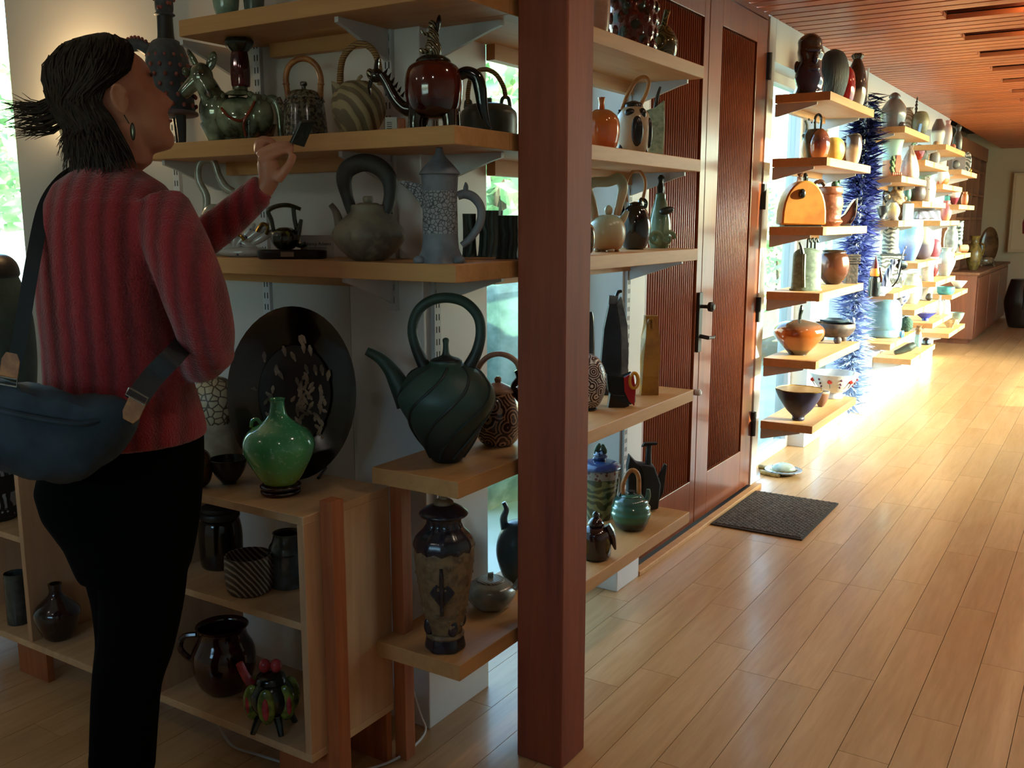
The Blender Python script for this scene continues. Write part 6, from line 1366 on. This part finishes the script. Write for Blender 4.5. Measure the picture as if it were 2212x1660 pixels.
# raised left hand: palm, thumb, four fingers
HD = .2
def hk(px, py, dd=0): return WP(px, py, HD + dd)
kh = KP(360, HD)
def chain(pts, r): 
    q = crom([hk(*p_) for p_ in pts], 4); b.tube(q, lerp_list([x * kh for x in r], len(q)), 12)
chain([(576, 404), (582, 384), (580, 362), (572, 344)], [19, 23, 25, 19])
chain([(592, 388, -.005), (590, 370, -.004), (578, 352, 0)], [14, 13, 12])
chain([(564, 350, -.012), (572, 343, -.014), (600, 331, -.012), (620, 325, -.006), (634, 322, 0)], [12, 11, 8.5, 8, 7])
chain([(562, 340, .004), (572, 328, .002), (600, 316, 0), (620, 312, 0), (635, 312, .002)], [12, 11, 9.5, 8.5, 7])
chain([(560, 334, .018), (562, 314, .02), (578, 304, .022), (592, 312, .024), (586, 324, .026)], [11, 10.5, 9.5, 8.5, 7])
chain([(558, 330, .03), (558, 312, .034), (568, 301, .038), (580, 304, .04), (578, 316, .04)], [10, 9.5, 8.5, 7.5, 6.5])
chain([(598, 388, -.01), (614, 370, -.016), (627, 352, -.016), (634, 334, -.008)], [13, 10, 9, 7.5])
person = remeshed(b, 'person', M_SKIN, .0036, 4)
tag(person, 'person in a red cable-knit sweater and black trousers, holding up a phone toward the shelves', 'person')
for sg in (1, -1):
    MB().ell(HP(.0560, sg * .028, .011), .0096, 14, 10).build('eye', plain('eye white', '#d8d0c8', .2), person)
    MB().tube([HP(.084, sg * (.018 + i * .007), .032 + .003 * math.sin(i * .7)) for i in range(5)], [.002, .003, .003, .003, .0015], 6).build('eyebrow', plain('brow brown', '#3a2618', .7), person)
MB().tube([HP(.0925, -.022 + i * .011, -.0615 - .001 * abs(i - 2)) for i in range(5)], [.001, .0024, .003, .0024, .001], 6).build('mouth', plain('lip rose', '#8f4b44', .5), person)
b = MB().tube([HP(.0, .078, -.033), HP(.002, .082, -.045), HP(.003, .082, -.052)], .0012, 6).ell(HP(.004, .083, -.068), (.006, .004, .016), 10, 8)
b.build('earring', glaze('tarnished silver', '#5a5a4a', '#33352c', .3, .8), person)
# sweater
M_KNIT, nt, bs = _nt('red cable knit')
v_ = coords(nt, 'Object', rot=(0, 0, -YAW))
w_ = N(nt, 'ShaderNodeTexWave', wave_type='BANDS', bands_direction='X'); nt.links.new(v_, w_.inputs['Vector']); w_.inputs['Scale'].default_value = 9.5; w_.inputs['Distortion'].default_value = .8; w_.inputs['Detail Scale'].default_value = 3.0
w2 = N(nt, 'ShaderNodeTexWave', wave_type='BANDS', bands_direction='Z'); nt.links.new(v_, w2.inputs['Vector']); w2.inputs['Scale'].default_value = 14; w2.inputs['Distortion'].default_value = 3
n2 = noise(nt, v_, 260, 2)
nt.links.new(ramp(nt, w_.outputs['Fac'], [(0, '#6a0c12'), (.5, '#86111a'), (1, '#90131c')]), bs.inputs['Base Color']); bs.inputs['Roughness'].default_value = .85; bs.inputs['Sheen Weight'].default_value = .3
a1 = N(nt, 'ShaderNodeMath', operation='MULTIPLY_ADD'); nt.links.new(w_.outputs['Fac'], a1.inputs[0]); a1.inputs[1].default_value = 1.0; nt.links.new(n2, a1.inputs[2])
a2 = N(nt, 'ShaderNodeMath', operation='MULTIPLY_ADD'); nt.links.new(w2.outputs['Fac'], a2.inputs[0]); a2.inputs[1].default_value = .16; nt.links.new(a1.outputs[0], a2.inputs[2])
bump(nt, bs, a2.outputs[0], .8, .005)
b = MB()
body_rings(b, [(356, 196, 286, .055), (374, 158, 312, .072), (398, 126, 350, .098), (440, 105, 382, .125), (500, 94, 396, .14), (580, 92, 398, .145), (660, 96, 396, .145), (740, 104, 396, .14), (810, 108, 404, .14), (870, 110, 424, .145), (920, 112, 438, .152), (946, 116, 441, .152)])
limb(b, [(345, 452, -.05, 66), (385, 540, -.09, 70), (422, 640, -.09, 70), (446, 738, -.05, 60), (424, 778, 0, 50), (350, 745, .11, 46), (300, 720, .17, 40)])
limb(b, [(290, 470, .13, 56), (360, 535, .18, 50), (425, 523, .2, 43), (500, 468, .2, 39), (556, 418, .2, 34), (563, 412, .2, 35)])
b.ell(WP(452, 765, -.04), (.045, .05, .04), 14, 10)
sw = remeshed(b, 'sweater', M_KNIT, .006, 5, person); sw['label'] = 'dark red cable-knit sweater'
# collar and cuffs with rolled edges
def ring_tube(c, u_, v2, a, b_, r): return MB().tube([c + u_ * a * math.cos(t_) + v2 * b_ * math.sin(t_) for t_ in [2 * math.pi * i / 28 for i in range(29)]], r, 8)
# trousers
M_TROU = glaze('black cotton', '#030304', '#020202', 1.0, scale=30, spec=.08)
b = MB()
body_rings(b, [(928, 122, 434, .14), (1000, 100, 435, .148), (1050, 88, 432, .15), (1100, 104, 428, .15), (1160, 150, 420, .14), (1230, 180, 406, .125)])
limb(b, LEG1); limb(b, LEG2)
for q, an in FEET: b.tube([q + ZZ * .03, (q + an) / 2, an - ZZ * .02], [.066, .06, .056], 16)
remeshed(b, 'trousers', M_TROU, .007, 4, person)
for q, an in FEET:
    d_ = hf.copy(); d_.z = 0; d_.normalize()
    MB().tube([an - d_ * .07 - ZZ * .055, an - d_ * .03 - ZZ * .045, an + d_ * .08 - ZZ * .05, an + d_ * .17 - ZZ * .062], [.03, .044, .042, .024], 16, flat=.9).build('shoe', plain('black leather', '#121212', .4), person)
# hair: shell of a bob and loose strands
def hair_half(z): 
    tb = [(-.15, 1.72), (-.10, 1.74), (-.06, 1.8), (-.03, 1.86), (.015, 1.86), (.032, 1.5), (.042, 1.08), (.055, .92), (.07, .72), (.085, .5), (.10, .22), (.112, .05), (.14, .02)]
    for i in range(len(tb) - 1):
        if tb[i][0] <= z <= tb[i + 1][0]:
            t_ = (z - tb[i][0]) / (tb[i + 1][0] - tb[i][0]); return tb[i][1] + (tb[i + 1][1] - tb[i][1]) * t_
    return tb[0][1] if z < 0 else .02
def hair_pt(s_, z, out=0.0):
    """s_ from 0 (edge by the visible ear side) to 1; z head height"""
    h0 = hair_half(z); th = h0 + (2 * math.pi - 2 * h0) * s_
    zz = max(z, -.03); x, y = 0, 0
    _, f, b_, w = head_row(min(.114, zz)); c_ = (f + b_) / 2; a = (f - b_) / 2
    grow = .015 + .014 * max(0, min(1, (.05 - z) / .1)) + out
    if z < -.03: w *= 1 - .12 * min(1, (-.03 - z) / .1)
    edge = min(1, min(s_, 1 - s_) / .12); grow *= .35 + .65 * edge
    x = c_ + (a + grow * 1.15) * math.cos(th); y = (w + grow) * math.sin(th)
    tz = z + .016 * max(0, min(1, (z - .03) / .08))
    return HP(x, y, tz)
M_HAIR = glaze('dark brown hair', '#2b1f14', '#17110b', .7, scale=60); M_HAIR2 = glaze('brown hair strands', '#33241a', '#1f160e', .65, scale=80, spec=.2)
zs = [-.118 + i * (.118 + .1165) / 30 for i in range(31)]
rs = [[tuple(hair_pt(j / 40, z, .003 * math.sin(j * 1.9 + z * 60) + .002 * math.sin(j * 4.1))) for j in range(41)] for z in zs]
b = MB(); b.rings(rs, False, False, closed=False)
top = HP(-.006, 0, .139); o0 = len(b.v); b.v.append(tuple(top)); n0 = 30 * 41
b.f += [(n0 + j, n0 + j + 1, o0) for j in range(40)]
hair = b.build('hair', M_HAIR, person); hair['label'] = 'dark brown chin-length hair'
sd = hair.modifiers.new('thick', 'SOLIDIFY'); sd.thickness = .014; sd.offset = -1
b = MB(); rr = random.Random(4)
for i in range(1500):
    s0 = rr.random(); z0 = rr.uniform(-.03, .115); ln = rr.uniform(.06, .17); drift = rr.uniform(-.09, .09); o_ = rr.uniform(-.002, .006); fl = rr.random() ** 2.2 * .035
    pts = []
    for k in range(7):
        t_ = k / 6; z = z0 - ln * t_
        if z < -.128: z = -.128 + (z + .128) * .2
        s_ = min(.995, max(.005, s0 + drift * t_)); q = hair_pt(s_, z, o_ + (fl * max(0, t_ - .55) * 2 if z < -.04 else 0) + .002 * math.sin(t_ * 7 + i)); pts.append(q)
    b.tube(pts, [.0012, .0015, .0015, .0014, .0012, .001, .0004], 3, cap=False)
# wind-blown tuft at the back
for i in range(130):
    q0 = hair_pt(rr.uniform(.5, .62), rr.uniform(-.02, .04)); d_ = (-UU * rr.uniform(.05, .095) + ZZ * rr.uniform(-.03, .006) + VV * rr.uniform(-.03, .03))
    b.tube([q0, q0 + d_ * .35 - ZZ * .008, q0 + d_ * .7 - ZZ * .004, q0 + d_ + ZZ * rr.uniform(-.012, .008)], [.0014, .0012, .001, .0004], 3, cap=False)
st = b.build('strands', M_HAIR2, hair); st['kind'] = 'stuff'

# phone in the hand
ph = [(649, 261, -.012), (679, 260, .022), (655, 317, .022), (627, 309, -.012)]
q = [WP(a_, b_, HD + d_) for a_, b_, d_ in ph]; nrm = (q[1] - q[0]).cross(q[3] - q[0]).normalized() * .0035
b = MB().add([p_ - nrm for p_ in q] + [p_ + nrm for p_ in q], [(0, 1, 2, 3), (7, 6, 5, 4), (0, 4, 5, 1), (1, 5, 6, 2), (2, 6, 7, 3), (3, 7, 4, 0)])
phone = tag(b.build('phone', plain('dark phone case', '#191d18', .35), smooth=False, bevel=.0012), 'small dark phone held between thumb and fingers of the raised hand', 'phone')
c_ = sum(q, Vector()) / 4
b = MB().add([c_ + (p_ - c_) * .9 + nrm * 1.08 * s_ for s_ in (-1,) for p_ in q] + [c_ + (p_ - c_) * .9 - nrm * 1.2 for p_ in q], [(0, 1, 2, 3), (7, 6, 5, 4), (0, 4, 5, 1), (1, 5, 6, 2), (2, 6, 7, 3), (3, 7, 4, 0)]); b.build('screen', plain('green grey screen', '#262b22', .15), phone, smooth=False)

# shoulder bag
BG = -.23
bag = tag(empty('shoulder_bag', WP(150, 930, BG)), 'slate-blue fabric shoulder bag with brown leather tabs hanging behind the visitor', 'bag')
bag_inv = Matrix.Translation(-Vector(bag.location))
M_BAG = glaze('slate blue canvas', '#2b353c', '#20282e', .75, scale=14, bmp=.9, spec=.3); M_STRAP = glaze('dark webbing', '#1c2226', '#14191c', .7, pat='waved', scale=120); M_LEA = glaze('tan leather', '#a8652a', '#824a1c', .5, scale=30)
out = [(-40, 815), (60, 828), (160, 850), (240, 858), (282, 866), (303, 888), (292, 930), (262, 975), (215, 1015), (160, 1038), (95, 1042), (30, 1022), (-40, 1000), (-90, 960), (-95, 860)]
oc = (120, 930); rs = []
oo = crom([(x_, y_, 0) for x_, y_ in out + out[:1]], 4)[:-1]
for dd, k_ in ((-.075, .35), (-.068, .72), (-.05, .92), (-.02, 1.0), (.02, 1.0), (.045, .9), (.055, .5)):
    rs.append([tuple(WP(oc[0] + (p_.x - oc[0]) * k_, oc[1] + (p_.y - oc[1]) * k_ + (5 * math.sin(p_.x * .05 + dd * 40)), BG + dd) ) for p_ in oo])
b = MB(); b.rings(rs); b.move(bag_inv).build('bag_body', M_BAG, bag)
b = MB().tube(crom([WP(-30, 880, BG - .066), WP(80, 905, BG - .085), WP(180, 915, BG - .08), WP(270, 890, BG - .04)], 5), [.006] * 16, 8); b.move(bag_inv).build('flap_seam', M_BAG, bag)
def ribbon(pts, w, t_, name, mat):
    q = crom([WP(*p_) for p_ in pts], 6); rs = []
    for i in range(len(q)):
        tg = (q[min(i + 1, len(q) - 1)] - q[max(i - 1, 0)]).normalized(); s_ = tg.cross((q[i] - CAMPOS).normalized()).normalized(); n_ = tg.cross(s_).normalized()
        rs.append([tuple(q[i] + s_ * w + n_ * t_), tuple(q[i] - s_ * w + n_ * t_), tuple(q[i] - s_ * w - n_ * t_), tuple(q[i] + s_ * w - n_ * t_)])
    bb = MB(); bb.rings(rs); return bb.move(bag_inv).build(name, mat, bag, smooth=False)
ribbon([(292, 868, BG - .02), (330, 815, -.19), (372, 772, -.16), (405, 735, -.04)], .019, .0015, 'strap', M_STRAP)
ribbon([(28, 800, BG + .02), (45, 720, BG + .04), (72, 560, BG + .08), (96, 450, -.08), (130, 395, -.02), (165, 368, .03)], .012, .0015, 'strap', M_STRAP)
def tab(px, py, ang, dd):
    c_ = WP(px, py, dd); k_ = KP(py, dd); a = math.radians(ang)
    poly = [(-20, -28), (20, -28), (20, 10), (12, 26), (-12, 26), (-20, 10)]
    bb = MB(); n_ = len(poly); f_ = (c_ - CAMPOS).normalized()
    vs = []
    for s_ in (-.0025, .0025): vs += [tuple(c_ + UU * (x_ * math.cos(a) - y_ * math.sin(a)) * k_ - ZZ * (x_ * math.sin(a) + y_ * math.cos(a)) * k_ + f_ * s_) for x_, y_ in poly]
    bb.add(vs, [tuple(range(n_)), tuple(range(2 * n_ - 1, n_ - 1, -1))] + [(i, i + n_, (i + 1) % n_ + n_, (i + 1) % n_) for i in range(n_)])
    bb.move(bag_inv).build('leather_tab', M_LEA, bag, smooth=False, bevel=.001)
tab(287, 888, 28, BG - .06); tab(22, 788, 12 + 180, BG - .075)
for x_, y_, a in ((296, 856, 30), (14, 824, 10)):
    c_ = WP(x_, y_, BG - .065); k_ = KP(y_, BG); ca, sa = math.cos(math.radians(a)), math.sin(math.radians(a))
    q = [c_ + UU * (u_ * ca - w2_ * sa) * k_ - ZZ * (u_ * sa + w2_ * ca) * k_ for u_, w2_ in ((-22, -8), (22, -8), (22, 8), (-22, 8), (-22, -8))]
    MB().tube(q, .0016, 6).move(bag_inv).build('buckle', plain('steel buckle', '#b5b5b0', .25, 1), bag)

# ------------------------------------------------------------------ wall lamp glowing behind the visitor's head
lp = Vector((-2.78, 1.84, 1.63))
e = tag(empty('wall_lamp', lp), 'small warm wall lamp hidden behind the visitor\'s head', 'lamp')
MB().lathe([(.035, 0), (.035, .012)], 16).move(Matrix.Translation((0, .068, 0)) @ Matrix.Rotation(math.pi / 2, 4, 'X')).build('wall_plate', M_STEEL, e)
MB().tube([(0, .06, 0), (0, .02, -.01), (0, 0, .0)], .006, 8).build('arm', M_STEEL, e)
MB().lathe([(.022, -.04), (.045, .05), (.043, .05), (.02, -.04)], 20, cap0=False, cap1=False).build('lamp_shade', plain('frosted shade', '#c9b48a', .6), e)
MB().ell((0, 0, .0), .02, 12, 8).build('bulb', emit('warm bulb', (1, .68, .34), 60), e)
ld = bpy.data.lights.new('lamp_glow', 'POINT'); ld.energy = LAMP_W; ld.color = (1, .70, .36); ld.shadow_soft_size = .025
lo = bpy.data.objects.new('lamp_glow', ld); COL.objects.link(lo); lo.location = (0, 0, .06); lo.parent = e

# ceiling spot lamps of the front room, above and behind the camera
for i, (x_, y_, t_) in enumerate(((-2.6, -.1, 'over the cabinet side'), (-1.5, -.25, 'in the middle'), (-.35, .35, 'nearest the hall'))):
    e = tag(empty('ceiling_spot', (x_, y_, 2.40)), 'small black ceiling spot lamp of the front room, ' + t_, 'lamp', 'ceiling spots of the front room')
    MB().lathe([(.045, 0), (.045, -.09), (.04, -.09), (.04, -.01)], 18, cap1=False).build('lamp_can', M_BLACK, e)
    MB().ell((0, 0, -.06), .025, 12, 8).build('bulb', emit('spot bulb', (1, .9, .78), 30), e)
    ld = bpy.data.lights.new('spot_glow', 'SPOT'); ld.energy = SPOT_W; ld.color = (1, .90, .80); ld.spot_size = math.radians(115); ld.spot_blend = .6; ld.shadow_soft_size = .05
    lo = bpy.data.objects.new('spot_glow', ld); COL.objects.link(lo); lo.parent = e; lo.location = (0, 0, -.1)
    lo.rotation_euler = (Vector((-1.75, 1.7, .9)) - Vector((x_, y_, 2.3))).to_track_quat('-Z', 'Y').to_euler()
# ------------------------------------------------------------------ outdoors, seen through the windows
structure(MB().box(-60, 60, -60, 70, -.42, -.3).build('ground', glaze('pale gravel', '#c5c8bc', '#9fae90', .9, scale=.6), smooth=False))
M_LEAVES = glaze('garden leaves', '#a9c795', '#7fa872', .5, scale=3)
M_BARK = wood('bark', '#6a5a48', '#3d3228', 'Z', 6, .9)
def foliage(c, r, n, size, seed):
    b = MB(); rr = random.Random(seed)
    for i in range(n):
        d = Vector((rr.gauss(0, 1), rr.gauss(0, 1), rr.gauss(0, 1))).normalized() * (rr.random() ** .4)
        p = Vector(c) + Vector((d.x * r[0], d.y * r[1], d.z * r[2]))
        u = Vector((rr.gauss(0, 1), rr.gauss(0, 1), rr.gauss(0, 1))).normalized(); w = u.orthogonal().normalized(); s = size * rr.uniform(.6, 1.4)
        b.add([p - u * s, p + w * s * .45, p + u * s, p - w * s * .45], [(0, 1, 2, 3)])
    return b
def tree(p, h, r, label, seed, shrub=False):
    e = tag(empty('shrub' if shrub else 'tree', p), label, 'shrub' if shrub else 'tree', 'garden planting outside')
    o = foliage((0, 0, h), r, 1400 if shrub else 1100, .10 if shrub else .16, seed).build('foliage', M_LEAVES, e, smooth=False); o['kind'] = 'stuff'
    MB().tube([(0, 0, 0), (.05, .02, h * .5), (0, 0, h)], [.12, .09, .05] if not shrub else [.04, .03, .02], 8).build('trunk', M_BARK, e)
def gp(px, d): 
    q = deep(px, 475, d); return (q.x, q.y, -.3)
tree(gp(1075, 11), 2.6, (1.5, 1.5, 1.2), 'leafy tree outside the window between the wall corner and the timber post', 1)
tree(gp(1130, 16), 3.6, (2.4, 2.0, 2.0), 'taller tree farther out behind the corner window', 2)
tree(gp(-30, 13), 2.8, (2.0, 2.0, 1.3), 'green tree outside the window at the far left edge', 3)
tree(gp(1680, 17), 1.2, (1.6, 1.6, 1.2), 'round shrub outside the window beside the wooden door', 4, True)
b = MB().ell((0, 0, 0), (1.05, 1.0, 1.2), 26, 16, mod=lambda q: 1 + .09 * math.sin(q.x * 7 + q.z * 5) + .07 * math.sin(q.y * 9 - q.z * 6))
bo = b.build('boulder', glaze('mossy rock', '#8a9a90', '#5f7266', .9, scale=5, bmp=.6)); bo.location = Vector((-3.75, 5.0, .05))
tag(bo, 'mossy grey boulder outside the window behind the ring-handled teapot', 'boulder')
